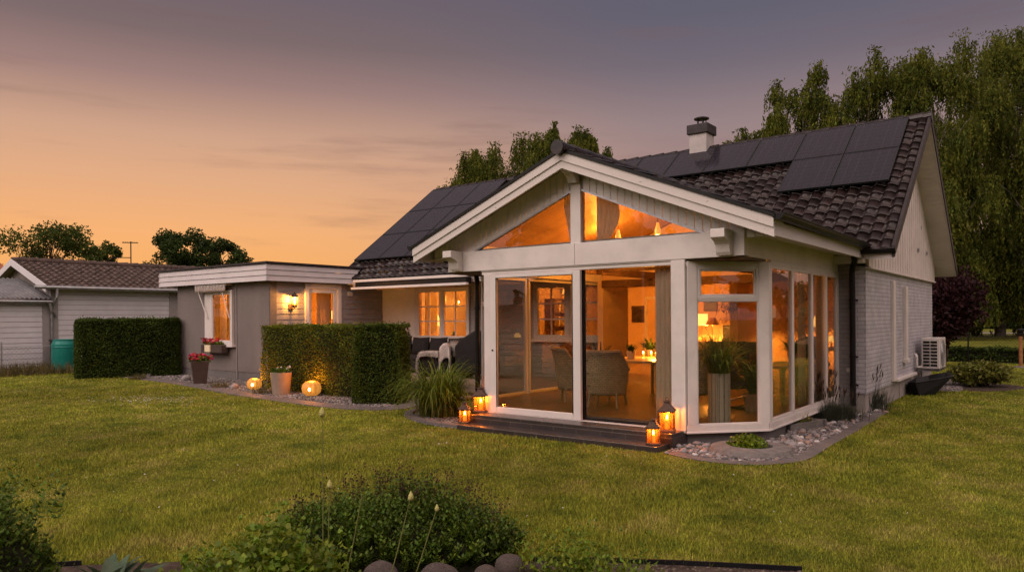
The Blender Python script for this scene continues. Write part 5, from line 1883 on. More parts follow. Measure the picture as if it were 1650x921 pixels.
# covered barbecue
a = at_Y(760, 533, 13.6)
bx_ = float(a[0])
t = thing('covered_barbecue', 'barbecue under a black sloping cover beside the patio window', 'barbecue', (bx_, 13.6, DZ))
part(MB().prism([(bx_ - 0.30, 13.3, DZ + 0.15), (bx_ - 0.32, 13.3, DZ + 0.80), (bx_ - 0.10, 13.3, DZ + 0.98), (bx_ + 0.30, 13.3, DZ + 1.17), (bx_ + 0.62, 13.3, DZ + 1.17), (bx_ + 0.66, 13.3, DZ + 0.15)], (0, 0.6, 0)), 'cover', 'cover', t, bevel=0.05)
for x in (bx_ - 0.2, bx_ + 0.5):
    part(MB().box(x, 13.4, DZ, x + 0.05, 13.8, DZ + 0.149), 'leg', 'black', t)

# ------------------------------------------------------------------ lanterns with candles
def lantern(name, label, c, H, w, n, rot, group, cross):
    t = thing(name, label, 'lantern', tuple(c), group)
    c = np.array(c, float)
    hb, ht = H * 0.07, H * 0.62
    k = 1 / math.cos(math.pi / n)
    r = w / 2 * k
    an = [rot + 2 * math.pi * (q + 0.5) / n for q in range(n)]
    m = MB()
    m.lathe(c, [(r * 1.12, 0), (r * 1.12, hb * 0.6), (r, hb)], n, rot=an[0])
    m.lathe(c + Z_ * ht, [(r * 1.0, -0.012), (r * 1.0, 0.0)], n, rot=an[0])
    for q in an:
        d = np.array([math.cos(q), math.sin(q), 0]) * r * 0.97
        m.tube([c + d + Z_ * hb * 0.5, c + d + Z_ * ht], w * 0.035, 6)
    if cross:
        for q in range(n):
            d0 = np.array([math.cos(an[q]), math.sin(an[q]), 0]) * r * 0.97
            d1 = np.array([math.cos(an[(q + 1) % n]), math.sin(an[(q + 1) % n]), 0]) * r * 0.97
            m.tube([c + d0 + Z_ * hb, c + d1 + Z_ * ht], w * 0.010, 5)
            m.tube([c + d1 + Z_ * hb, c + d0 + Z_ * ht], w * 0.010, 5)
    part(m, 'frame', 'rust', t)
    m = MB()
    for q in range(n):
        d0 = np.array([math.cos(an[q]), math.sin(an[q]), 0]) * r * 0.93
        d1 = np.array([math.cos(an[(q + 1) % n]), math.sin(an[(q + 1) % n]), 0]) * r * 0.93
        m.prism([c + d0 + Z_ * hb, c + d1 + Z_ * hb, c + d1 + Z_ * (ht - 0.012), c + d0 + Z_ * (ht - 0.012)], -(d0 + d1) / np.linalg.norm(d0 + d1) * 0.003)
    part(m, 'pane', 'lanternglass', t)
    m = MB()
    m.lathe(c + Z_ * ht, [(r * 1.22, 0), (r * 1.22, H * 0.02), (r * 0.85, H * 0.10), (r * 0.55, H * 0.18), (r * 0.40, H * 0.25), (r * 0.40, H * 0.28), (r * 0.52, H * 0.285), (r * 0.50, H * 0.31), (r * 0.2, H * 0.34)], n, rot=an[0])
    rf = part(m, 'roof', 'rust', t)
    m = MB().tube([c + Z_ * (ht + H * 0.33) + np.array([math.cos(q) * w * 0.12 * math.cos(0.6), math.cos(q) * w * 0.12 * math.sin(0.6), math.sin(q) * w * 0.12 + 0.01]) for q in np.linspace(0, 2 * math.pi, 17)], w * 0.022, 6)
    part(m, 'ring', 'rust', rf)
    cz = c + Z_ * hb
    ch_ = (ht - hb) * (0.52 if n == 4 else 0.5)
    cn_ = thing('candle', 'lit candle in the ' + label.replace('tall square rusty', 'square').replace('small hexagonal', 'small'), 'candle', tuple(cz), 'candles in the lanterns')
    part(MB().lathe(cz, [(w * 0.17, 0.001), (w * 0.17, ch_), (w * 0.13, ch_ + 0.004), (w * 0.05, ch_ - 0.004)], 16), 'wax', 'wax', cn_)
    part(MB().lathe(cz + Z_ * (ch_ + 0.005), [(0.004, 0), (0.015, 0.016), (0.012, 0.034), (0.001, 0.066)], 10), 'flame', 'flame', cn_)
    lamp(cz + Z_ * (ch_ + 0.075), 15.0 if n == 4 else 9.0, 0.02, (1.0, 0.32, 0.045))
    return t


a = at_z(776, 662, 0.205)
lantern('lantern', 'tall square rusty lantern at the left end of the top step', (a[0], a[1] - 0.02, 0.205), 0.42, 0.20, 4, R(25), 'rusty lanterns on the entrance steps', True)
a = at_z(1075, 694, 0.205)
lantern('lantern', 'tall square rusty lantern by the right door post on the top step', (a[0], a[1], 0.205), 0.44, 0.19, 4, R(20), 'rusty lanterns on the entrance steps', True)
a = at_z(749, 680, 0.077)
lantern('lantern', 'small hexagonal lantern at the left end of the lower step', (a[0], a[1], 0.077), 0.34, 0.165, 6, R(10), 'rusty lanterns on the entrance steps', False)
a = at_z(1053, 715, 0.077)
lantern('lantern', 'small hexagonal lantern at the right end of the lower step', (a[0], a[1], 0.077), 0.35, 0.165, 6, R(15), 'rusty lanterns on the entrance steps', False)

# amber glass globes with candles
for (gx, gy, rr, lab) in ((410, 628, 0.175, 'smaller glowing amber glass globe lantern by the wing corner'), (502, 638, 0.215, 'larger glowing amber glass globe lantern in front of the hedge')):
    a = ground(gx, gy)
    c = np.array([a[0], a[1], float(gz(a[0])) + 0.02])
    t = thing('globe_lantern', lab, 'lantern', tuple(c), 'amber glass globe lanterns')
    m = MB().lathe(c, [(rr * 0.55, 0), (rr * 0.9, rr * 0.3), (rr, rr * 0.72), (rr * 0.90, rr * 1.15), (rr * 0.6, rr * 1.42), (rr * 0.35, rr * 1.47), (rr * 0.18, rr * 1.34)], 60, cap=False)
    for i_, v_ in enumerate(m.v):
        a_ = math.atan2(v_[1] - c[1], v_[0] - c[0])
        k_ = 1 - 0.13 * (1 - abs(math.sin(a_ * 5)))
        m.v[i_] = (c[0] + (v_[0] - c[0]) * k_, c[1] + (v_[1] - c[1]) * k_, v_[2])
    part(m, 'glass', 'globe', t, smooth=True)
    part(MB().lathe(c, [(rr * 0.5, 0), (rr * 0.5, 0.015)], 20), 'base', 'black', t)
    q = c + FW * (-rr * 1.02) + np.array([0.02, 0, rr * 0.7])
    part(MB().ball(q, 0.022, 0.022, 0.035, 10, 7), 'flame', 'flame', t)
    lamp(c + np.array([0.02, 0.0, rr * 1.75]), 34.0 if rr > 0.2 else 26.0, 0.08, (1.0, 0.28, 0.025))

# wall lantern by the side door
wy, wz = 11.78, 2.02
t = thing('wall_lantern', 'lit carriage lantern on the siding beside the side door', 'lantern', (AX1 - 0.005, wy, wz))
c = np.array([AX1 + 0.17, wy, wz + 0.06])
m = MB()
m.box(AX1 - 0.005, wy - 0.06, wz - 0.02, AX1 + 0.02, wy + 0.06, wz + 0.14)
m.tube([(AX1 + 0.01, wy, wz + 0.03), (AX1 + 0.10, wy, wz - 0.02), (AX1 + 0.17, wy, wz + 0.02), (AX1 + 0.17, wy, wz + 0.07)], 0.014, 8)
part(m, 'bracket', 'rust', t)
m = MB()
m.lathe(c, [(0.045, -0.02), (0.07, 0.02), (0.07, 0.03)], 6)
for q in range(6):
    an = 2 * math.pi * q / 6
    m.tube([c + (0.066 * math.cos(an), 0.066 * math.sin(an), 0.02), c + (0.088 * math.cos(an), 0.088 * math.sin(an), 0.25)], 0.006, 6)
m.lathe(c, [(0.10, 0.25), (0.10, 0.265), (0.075, 0.31), (0.04, 0.34), (0.02, 0.35), (0.015, 0.38), (0.004, 0.39)], 6)
part(m, 'cage', 'rust', t)
part(MB().lathe(c, [(0.058, 0.03), (0.078, 0.245)], 6, cap=False), 'pane', 'lanternglass', t)
part(MB().ball(c + (0, 0, 0.12), 0.030, 0.030, 0.06, 12, 8), 'bulb', 'bulb', t)
lamp(c + (0.0, 0.0, 0.215), 75, 0.02, (1.0, 0.50, 0.12))

# ------------------------------------------------------------------ planters and window box
def flowers(name, parent, c, rx, ry, h, n, mat, size):
    P = np.array(c) + np.stack([rng.uniform(-rx, rx, n), rng.uniform(-ry, ry, n), rng.uniform(0.2, 1, n) * h], 1)
    K = 5
    Q = np.repeat(P, K, 0) + rng.normal(0, size * 0.35, (n * K, 3))
    V, F = leaf_arrays(Q, size, size * 0.9, spread=1.0)
    return tag(npmesh(name, V, F, M[mat], parent), kind='stuff')


def greens(name, parent, c, rx, ry, h, n, mat, size):
    P = np.array(c) + np.stack([rng.uniform(-rx, rx, n), rng.uniform(-ry, ry, n), rng.uniform(0, 1, n) * h], 1)
    V, F = leaf_arrays(P, size, size * 0.6, A=np.array([0, 0, 0.5]))
    return npmesh(name, V, F, M[mat], parent)


a = ground(322, 618); gz0 = float(gz(a[0]))
t = thing('planter', 'dark brown tapered planter with red flowers against the grey wing', 'planter', (a[0], a[1], gz0))
part(MB().lathe((a[0], a[1], gz0), [(0.21, 0), (0.30, 0.60), (0.26, 0.60), (0.25, 0.52)], 4, rot=R(20)), 'pot', 'brownplanter', t, bevel=0.008)
greens('foliage', t, (a[0], a[1], gz0 + 0.56), 0.22, 0.22, 0.16, 260, 'shrub', 0.08)
flowers('flowers', t, (a[0], a[1], gz0 + 0.62), 0.22, 0.22, 0.16, 34, 'redflower', 0.07)
a = ground(453, 635); gz0 = float(gz(a[0]))
t = thing('planter', 'taupe tapered planter with low plants in front of the hedge', 'planter', (a[0], a[1], gz0))
part(MB().lathe((a[0], a[1], gz0), [(0.19, 0), (0.235, 0.50), (0.21, 0.50), (0.20, 0.42)], 28), 'pot', 'taupe', t, smooth=False, bevel=0.006)
greens('foliage', t, (a[0], a[1], gz0 + 0.46), 0.18, 0.18, 0.13, 220, 'shrub', 0.07)
flowers('flowers', t, (a[0], a[1], gz0 + 0.52), 0.18, 0.18, 0.10, 7, 'whiteflower', 0.04)
t = thing('window_box', 'dark window box with pink red flowers under the wing window', 'window box', (-18.9, 11.0, 0.84))
part(MB().box(-19.42, AY - 0.26, 0.84, -18.37, AY - 0.06, 1.06), 'box', 'brownplanter', t, bevel=0.01)
part(MB().box(-19.17, AY - 0.30, 0.86, -18.90, AY - 0.261, 1.05), 'plate', 'pot', t, bevel=0.005)
greens('foliage', t, (-18.95, AY - 0.16, 1.04), 0.42, 0.09, 0.10, 240, 'shrub', 0.07)
flowers('flowers', t, (-19.05, AY - 0.16, 1.08), 0.36, 0.09, 0.15, 30, 'redflower', 0.06)
# retracted window awning of the wing
t = thing('window_awning', 'small folded awning with two drop arms over the wing window', 'awning', (-18.95, AY - 0.2, 2.6))
P, F = sheet_grid(lambda u, v: (-19.82 + 1.55 * u, AY - 0.20 - 0.02 * math.sin(u * 60), 2.53 + 0.17 * v - (0.02 * abs(math.sin(u * 30)) if v < 0.1 else 0)), 60, 4)
solid(npmesh('valance', P, F, M['awning'], t), 0.006)
m = MB().box(-19.85, AY - 0.19, 2.69, -18.25, AY - 0.01, 2.73)
part(m, 'cassette', 'white', t)
for x0, x1 in ((-19.70, -19.36), (-18.48, -18.24)):
    part(MB().tube([(x0, AY - 0.18, 2.56), (x1, AY - 0.10, 1.80), (x1, AY - 0.01, 1.78)], 0.014, 8), 'arm', 'white', t)
m = MB().tube([(-18.03, AY - 0.015, 0.15), (-18.03, AY - 0.015, 2.7)], 0.012, 6)
part(m, 'cable', 'greyboards')

# ------------------------------------------------------------------ hedges
def hedge(name, label, corners, h, n, mat, size=0.045, zb=None, cat='hedge', round_=0.12):
    """clipped hedge: footprint polygon (counter-clockwise), leaf skin over a dark twiggy core"""
    C = np.array([q[:2] for q in corners], float)
    c0 = C.mean(0)
    z0 = float(gz(c0[0])) if zb is None else zb
    t = thing(name, label, cat, (c0[0], c0[1], z0))
    m = MB()
    Ci = []
    for i in range(len(C)):
        e0, e1 = C[i] - C[i - 1], C[(i + 1) % len(C)] - C[i]
        n0, n1 = np.array([-e0[1], e0[0]]) / np.linalg.norm(e0), np.array([-e1[1], e1[0]]) / np.linalg.norm(e1)
        b_ = n0 + n1
        Ci.append(C[i] + b_ / (b_ @ n0) * 0.15)
    m.prism([(p[0], p[1], z0) for p in Ci], (0, 0, h - 0.10))
    part(m, 'core', 'core', t)
    per = np.linalg.norm(np.roll(C, -1, 0) - C, axis=1)
    area = per * h
    x, y = C[:, 0], C[:, 1]
    top = abs(0.5 * np.sum(x * np.roll(y, -1) - np.roll(x, -1) * y))
    tot = area.sum() + top
    Ps, Ns = [], []
    for i in range(len(C)):
        k = int(n * area[i] / tot)
        p, q = C[i], C[(i + 1) % len(C)]
        e = (q - p) / per[i]
        nr = np.array([e[1], -e[0]])
        s, z = rng.uniform(0, 1, k), rng.uniform(0, 1, k) ** 0.95
        bul = 0.035 * np.sin(s * per[i] * 3.1 + 2 * z) + 0.03 * np.sin(s * per[i] * 7.3 + z * 6)
        ins = np.maximum(0, z * h - (h - round_)) ** 2 / round_ + np.maximum(0, 0.1 - np.minimum(s, 1 - s) * per[i]) * 0.5
        dep = bul - ins - np.abs(rng.normal(0, 0.05, k)) + rng.normal(0, 0.012, k)
        xy = p + (q - p) * s[:, None] + nr * dep[:, None]
        Ps.append(np.stack([xy[:, 0], xy[:, 1], z0 + z * h + rng.normal(0, 0.01, k)], 1))
        Ns.append(np.repeat(np.array([[nr[0], nr[1], 0.35]]), k, 0))
    k = int(n * top / tot * 1.3)
    mn, mx = C.min(0), C.max(0)
    Q = rng.uniform(mn, mx, (k * 3, 2))
    Q = Q[in_poly(Q[:, 0], Q[:, 1], C)][:k]
    zt = z0 + h - np.abs(rng.normal(0, 0.035, len(Q))) + 0.02 * np.sin(Q[:, 0] * 5) + 0.015 * np.sin(Q[:, 1] * 7) + (rng.uniform(0, 1, len(Q)) > 0.985) * 0.05
    Ps.append(np.stack([Q[:, 0], Q[:, 1], zt], 1))
    Ns.append(np.repeat(np.array([[0, 0, 1.0]]), len(Q), 0))
    P, Nn = np.vstack(Ps), np.vstack(Ns)
    stray = rng.uniform(0, 1, len(P)) > 0.985
    P[stray] += (Nn[stray] * 0.04 + np.array([0, 0, 0.03])) * rng.uniform(0.3, 1.3, (stray.sum(), 1))
    V, F = leaf_arrays(P, size * rng.uniform(0.7, 1.3, len(P)), size * 0.62, A=Nn * 0.5, spread=0.9)
    npmesh('foliage', V, F, M[mat], t)
    return t


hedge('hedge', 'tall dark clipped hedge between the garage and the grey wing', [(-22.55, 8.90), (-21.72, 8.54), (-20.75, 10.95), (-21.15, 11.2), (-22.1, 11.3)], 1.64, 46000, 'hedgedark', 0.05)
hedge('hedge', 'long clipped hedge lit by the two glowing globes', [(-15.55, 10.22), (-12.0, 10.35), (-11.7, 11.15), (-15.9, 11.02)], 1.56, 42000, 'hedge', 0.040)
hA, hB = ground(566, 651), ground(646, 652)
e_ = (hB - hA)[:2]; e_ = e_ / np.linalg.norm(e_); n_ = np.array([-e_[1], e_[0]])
hedge('hedge', 'short squared hedge block at the end of the long hedge', [hA[:2], hB[:2], hB[:2] + n_ * 1.0, hA[:2] + n_ * 1.0], 1.60, 26000, 'hedgeshade', 0.040, round_=0.24)

# ------------------------------------------------------------------ ornamental grass
a = ground(708, 670)
t = thing('ornamental_grass', 'big clump of arching green ornamental grass in the round bed', 'grass', (a[0], a[1], 0.0))
arch_leaves('foliage', t, (a[0], a[1], 0.0), 900, 1.42, 0.022, 1.27, 0.80, 'grassy', 0.24, 9, 0.9)
arch_leaves('dry_blades', t, (a[0], a[1] - 0.03, 0.0), 150, 0.75, 0.016, 1.0, 0.9, 'tallgrass', 0.25, 8, 1.1)

# ------------------------------------------------------------------ small plants in the right bed
a = at_z(1205, 727, 0.0)
rc = np.array([a[0] + 0.02, a[1] + 0.06, 0.0])
t = thing('planting_ring', 'low round concrete ring set in the stones at the sunroom corner', 'planting ring', tuple(rc))
part(MB().lathe(rc, [(0.27, 0.0), (0.27, 0.075), (0.30, 0.085), (0.50, 0.06), (0.54, 0.0)], 40, cap=False), 'ring', 'concrete', t, bevel=0)
part(MB().lathe(rc, [(0.28, 0.012), (0.0001, 0.02)], 24, cap=False), 'soil', 'soil', t)
t = thing('low_plant', 'low leafy green plant growing in the concrete ring', 'plant', (rc[0], rc[1], 0.02))
n = 900
q = unit(n) * (rng.uniform(0, 1, n) ** 0.4)[:, None] * np.array([0.27, 0.24, 0.17]) + rc + np.array([-0.05, 0, 0.05])
q = q[q[:, 2] > 0.03]
V, F = leaf_arrays(q, 0.055, 0.036, A=np.array([0, 0, 0.4]))
npmesh('foliage', V, F, M['clover'], t)
flowers('flowers', t, (rc[0] - 0.1, rc[1], 0.10), 0.18, 0.15, 0.09, 8, 'yellowflower', 0.018)
b0, b1 = at_z(1277, 697, 0.0), at_z(1332, 687, 0.0)
e_ = b1 - b0; ln = np.linalg.norm(e_); e_ /= ln; n_ = np.array([-e_[1], e_[0], 0])
t = thing('planting_trough', 'low square concrete trough with small yellow flowers in the stones', 'planter', tuple(b0))
m = MB()
d_ = 0.42
for p, u_, l_ in ((b0, e_, ln), (b0 + n_ * d_, e_, ln), (b0, n_, d_), (b0 + e_ * (ln - 0.05), n_, d_)):
    s_ = np.cross(Z_, u_) * 0.025
    m.obox(p + u_ * l_ / 2 + s_ + Z_ * 0.06, u_ * l_ / 2, s_, Z_ * (0.06 if u_ is e_ else 0.058))
part(m, 'rim', 'concrete', t)
cc = b0 + e_ * ln / 2 + n_ * d_ / 2
part(MB().obox(cc + Z_ * 0.04, e_ * (ln / 2 - 0.05), n_ * (d_ / 2 - 0.05), Z_ * 0.04), 'soil', 'soil', t)
t2 = thing('low_plant', 'sparse reddish plant with yellow flowers in the square trough', 'plant', tuple(cc + Z_ * 0.08))
arch_leaves('foliage', t2, cc + Z_ * 0.08, 130, 0.20, 0.016, 1.0, 0.8, 'rhodo', 0.18)
tag(flowers('flowers', t2, cc + Z_ * 0.13, 0.2, 0.12, 0.08, 12, 'yellowflower', 0.02), kind='stuff')


def lavender(label, c, rr, h, n, spikes):
    t = thing('lavender_bush', label, 'lavender', tuple(c), 'lavender bushes along the sunroom')
    arch_leaves('foliage', t, c, n, h * 0.75, 0.012, 1.15, 0.75, 'lavender', rr, 5, 0.5)
    q = unit(n) * (rng.uniform(0, 1, n) ** 0.35)[:, None] * np.array([rr * 1.1, rr * 1.1, h * 0.55]) + np.array(c)
    q = q[q[:, 2] > c[2]]
    V, F = leaf_arrays(q, 0.05, 0.010, A=np.array([0, 0, 1.2]))
    npmesh('leaves', V, F, M['lavender'], t)
    m = MB()
    sd_ = MB()
    for _ in range(spikes):
        an, rad = rng.uniform(0, 6.28), rng.uniform(0, rr)
        tilt = rng.uniform(0.1, 0.75)
        p0 = np.array(c) + (rad * math.cos(an), rad * math.sin(an), h * 0.3)
        p1 = p0 + np.array([math.cos(an) * tilt * h * 0.6, math.sin(an) * tilt * h * 0.6, h * rng.uniform(0.55, 0.95)])
        m.tube([p0, (p0 + p1) / 2 + (0, 0, 0.02), p1], 0.0022, 4)
        sd_.tube([p1, p1 + (p1 - p0) * 0.05 + (0, 0, 0.025), p1 + (p1 - p0) * 0.1 + (0, 0, 0.045)], [0.006, 0.009, 0.003], 5)
    tag(part(m, 'stems', 'lavender', t), kind='stuff')
    tag(part(sd_, 'seed_heads', 'seed', t), kind='stuff')


for px_, py_, rr, h, n, k, lab in ((1336, 676, 0.34, 0.42, 1800, 60, 'green lavender bush beside the square trough'), (1374, 658, 0.42, 0.62, 2200, 110, 'larger lavender bush at the downpipe'),
                                   (1312, 668, 0.24, 0.58, 700, 110, 'lavender with dark seed spikes against the side windows')):
    a = at_z(px_, py_, 0.0)
    lavender(lab, (a[0], a[1], 0.0), rr, h, n, k)

# ------------------------------------------------------------------ stones
def stone_mesh(name, mat, seed, flat=0.62):
    bm = bmesh.new()
    bmesh.ops.create_icosphere(bm, subdivisions=3, radius=1.0)
    rs = np.random.default_rng(seed)
    D = unit(7)
    K = rs.uniform(0.72, 1.0, 7)
    ax = rs.uniform(0.75, 1.15, 3)
    for v in bm.verts:
        p = np.array(v.co)
        for d, k in zip(D, K):
            s = p @ d
            if s > k:
                p = p - d * (s - k) * 0.75
        p = p * ax * (1, 1, flat)
        p += 0.03 * np.sin(p[[1, 2, 0]] * 5 + seed)
        v.co = p
    me = bpy.data.meshes.new(name)
    bm.to_mesh(me)
    bm.free()
    me.polygons.foreach_set('use_smooth', [True] * len(me.polygons))
    me.materials.append(M[mat])
    return me


SM = [stone_mesh('stone', m_, 10 + i) for i, m_ in enumerate(['stone', 'stonepink', 'stonedark', 'stone', 'stonewhite', 'stone', 'stonedark', 'stone'])]
cnt = 0
tries = 0
placed = []
PB = np.array([p[:2] for p in bedR])
while cnt < 298 and tries < 14000:
    tries += 1
    x, y = rng.uniform(PB[:, 0].min(), PB[:, 0].max()), rng.uniform(8.55, 15.2)
    if not in_poly(np.array([x]), np.array([y]), PB)[0]:
        continue
    s = 0.024 + 0.034 * rng.uniform(0, 1) ** 1.6
    if np.hypot(x - rc[0], y - rc[1]) < 0.54 + s or np.linalg.norm(np.array([x, y]) - cc[:2]) < 0.42:
        continue
    if in_poly(np.array([x]), np.array([y]), np.vstack([CR, IR[::-1]]))[0]:
        continue
    if any((x - u_) ** 2 + (y - v_) ** 2 < (0.86 * (s + w_)) ** 2 for u_, v_, w_ in placed):
        continue
    placed.append((x, y, s))
    o = bpy.data.objects.new('stone', SM[int(rng.integers(0, len(SM)))])
    COL.objects.link(o)
    o.location = (x, y, s * 0.40)
    o.scale = (s * rng.uniform(0.9, 1.25), s * rng.uniform(0.8, 1.1), s * rng.uniform(0.85, 1.2))
    o.rotation_euler = (rng.uniform(-0.3, 0.3), rng.uniform(-0.3, 0.3), rng.uniform(0, 6.28))
    tag(o, 'rounded beach stone lying in the bed along the sunroom plinth', 'stone', 'rounded stones in the bed beside the sunroom')
    cnt += 1


def pebbles(name, poly, n, s0, s1, mat):
    C = np.array([p[:2] for p in poly])
    Q = rng.uniform(C.min(0), C.max(0), (n * 4, 2))
    Q = Q[in_poly(Q[:, 0], Q[:, 1], C)][:n]
    n = len(Q)
    bm = bmesh.new()
    bmesh.ops.create_icosphere(bm, subdivisions=1, radius=1.0)
    B = np.array([v.co for v in bm.verts]); T = np.array([[v.index for v in f.verts] for f in bm.faces])
    bm.free()
    S = rng.uniform(s0, s1, (n, 1, 1)) * rng.uniform(0.7, 1.2, (n, 1, 3)) * np.array([1, 1, 0.65])
    V = B[None] * (1 + 0.15 * rng.normal(size=(n, len(B), 1))) * S
    an = rng.uniform(0, 6.28, n)
    cs, sn = np.cos(an)[:, None], np.sin(an)[:, None]
    V = np.stack([V[..., 0] * cs - V[..., 1] * sn, V[..., 0] * sn + V[..., 1] * cs, V[..., 2]], -1)
    V += np.stack([Q[:, 0], Q[:, 1], gz(Q[:, 0]) + s0 * 0.3], 1)[:, None]
    F = (np.arange(n)[:, None, None] * len(B) + T[None]).reshape(-1, 3)
    return tag(npmesh(name, V.reshape(-1, 3), F, M[mat], None, origin=(0, 0, 0)), kind='stuff')


M['soilstone'] = mk('brown_grit', (0.085, 0.064, 0.05), 0.9, 0.3, 3.0, island=0.7)
M['gravelstone'] = mk('gravel_stones', (0.165, 0.142, 0.135), 0.75, 0.3, 3.0, island=0.75)
pebbles('gravel', bedL, 9000, 0.015, 0.035, 'gravelstone')
pebbles('gravel', [np.array((-4.2, 8.75, 0))] + [np.array((p[0], p[1], 0)) for p in IR[::3]] + bedR[-6:], 8500, 0.009, 0.024, 'gravelstone')
pebbles('gravel', bedG, 1800, 0.012, 0.03, 'gravelstone')
pebbles('gravel', [edgeF[4][:2], edgeF[7][:2], edgeF[9][:2], (-0.9, 4.6), (-2.0, 3.5)], 2500, 0.006, 0.018, 'soilstone')
for px_, py_, s in ((300, 613, 0.16), (378, 626, 0.13), (240, 606, 0.10)):
    a = ground(px_, py_)
    o = bpy.data.objects.new('stone', SM[3])
    COL.objects.link(o)
    o.location = (a[0], a[1], float(gz(a[0])) + s * 0.3)
    o.scale = (s, s * 0.8, s)
    tag(o, {300: 'flat pale rock beside the dark brown planter', 378: 'pale rock in the gravel between planter and globe', 240: 'small rock in the gravel near the dark hedge'}[px_], 'rock')
for px_, py_, lab in ((355, 624, 'small tuft of grass in the gravel by the planter'), (425, 634, 'low tuft of grass beside the small globe'), (222, 611, 'low tuft of grass at the gravel edge by the dark hedge')):
    a = ground(px_, py_)
    t = thing('grass_tuft', lab, 'grass tuft', (a[0], a[1], float(gz(a[0]))))
    arch_leaves('foliage', t, (a[0], a[1], float(gz(a[0]))), 160, 0.22, 0.012, 1.0, 0.9, 'tallgrass', 0.22, 4)

# ------------------------------------------------------------------ right side: heat pump, tub, shrubs, fence, post
yh = float(at_X(1474, 570, HX1)[1])
t = thing('heat_pump', 'white outdoor heat pump unit on the brick gable wall', 'heat pump', (HX1 + 0.3, yh + 0.4, 0.45))
X0, X1h = HX1 + 0.14, HX1 + 0.50
m = MB().box(X0, yh, 0.52, X1h, yh + 0.95, 1.22)
part(m, 'casing', 'pvc', t, bevel=0.015)
m = MB()
for k in range(8):
    m.box(X0 + 0.03, yh - 0.012, 0.58 + k * 0.075, X0 + 0.16, yh - 0.002, 0.625 + k * 0.075)
    m.box(X0 + 0.18, yh - 0.012, 0.58 + k * 0.075, X0 + 0.31, yh - 0.002, 0.625 + k * 0.075)
part(m, 'louvre', 'black', t)
m = MB()
for r in (0.08, 0.14, 0.20, 0.26, 0.30):
    m.tube([(X1h + 0.012, yh + 0.42 + r * math.cos(q), 0.87 + r * math.sin(q)) for q in np.linspace(0, 2 * math.pi, 33)], 0.006, 5)
for q in range(6):
    an = math.pi * q / 6
    m.tube([(X1h + 0.012, yh + 0.42 - 0.30 * math.cos(an), 0.87 - 0.30 * math.sin(an)), (X1h + 0.012, yh + 0.42 + 0.30 * math.cos(an), 0.87 + 0.30 * math.sin(an))], 0.005, 5)
part(m, 'fan_grille', 'steel', t)
part(MB().lathe((0, 0, 0), [(0.29, 0), (0.29, 0.005)], 28), 'fan_opening', 'black', t).matrix_local = Matrix.Translation((X1h + 0.001 - (HX1 + 0.3), 0.02, 0.42)) @ Matrix.Rotation(R(90), 4, 'Y')
m = MB()
for q in (yh + 0.12, yh + 0.80):
    m.box(HX1, q, 0.46, X1h, q + 0.04, 0.518)
    m.box(HX1, q, 0.20, HX1 + 0.03, q + 0.04, 0.459)
part(m, 'bracket', 'steel', t)
m = MB().tube([(HX1 + 0.03, yh - 0.10, 0.85), (HX1 + 0.06, yh - 0.14, 0.80), (HX1 + 0.06, yh - 0.14, 0.56), (HX1 + 0.14, yh - 0.02, 0.56)], 0.03, 8)
part(m, 'pipe', 'pvc', t)
# black plastic tub lying against the plinth
a0, a1 = at_z(1458, 634, 0.0), at_z(1497, 638, 0.0)
t = thing('plastic_tub', 'black pointed plastic tub lying by the plinth under the heat pump', 'tub', (float(a1[0]) - 0.2, float(a1[1]) + 0.4, 0.0))
bx0, by0 = HX1 + 0.05, float(a1[1]) - 0.15
rim = [(bx0, by0 + 0.1, 0.27), (bx0 + 0.15, by0 - 0.05, 0.29), (bx0 + 0.75, by0 + 0.75, 0.40), (bx0 + 0.62, by0 + 1.30, 0.44), (bx0 + 0.25, by0 + 1.25, 0.36), (bx0, by0 + 0.9, 0.30)]
bot = [(bx0 + 0.05, by0 + 0.15, 0.02), (bx0 + 0.22, by0 + 0.05, 0.0), (bx0 + 0.45, by0 + 0.45, 0.02), (bx0 + 0.38, by0 + 0.8, 0.05), (bx0 + 0.2, by0 + 0.85, 0.05), (bx0 + 0.05, by0 + 0.7, 0.02)]
m = MB()
n6 = 6
m.add(bot + rim, [list(range(n6))[::-1]] + [[i, (i + 1) % n6, n6 + (i + 1) % n6, n6 + i] for i in range(n6)])
o = part(m, 'body', 'blackplastic', t)
sm = o.modifiers.new('solidify', 'SOLIDIFY'); sm.thickness = 0.03
part(MB().tube([np.array(p) for p in rim + rim[:1]], 0.018, 8), 'rim', 'blackplastic', t)


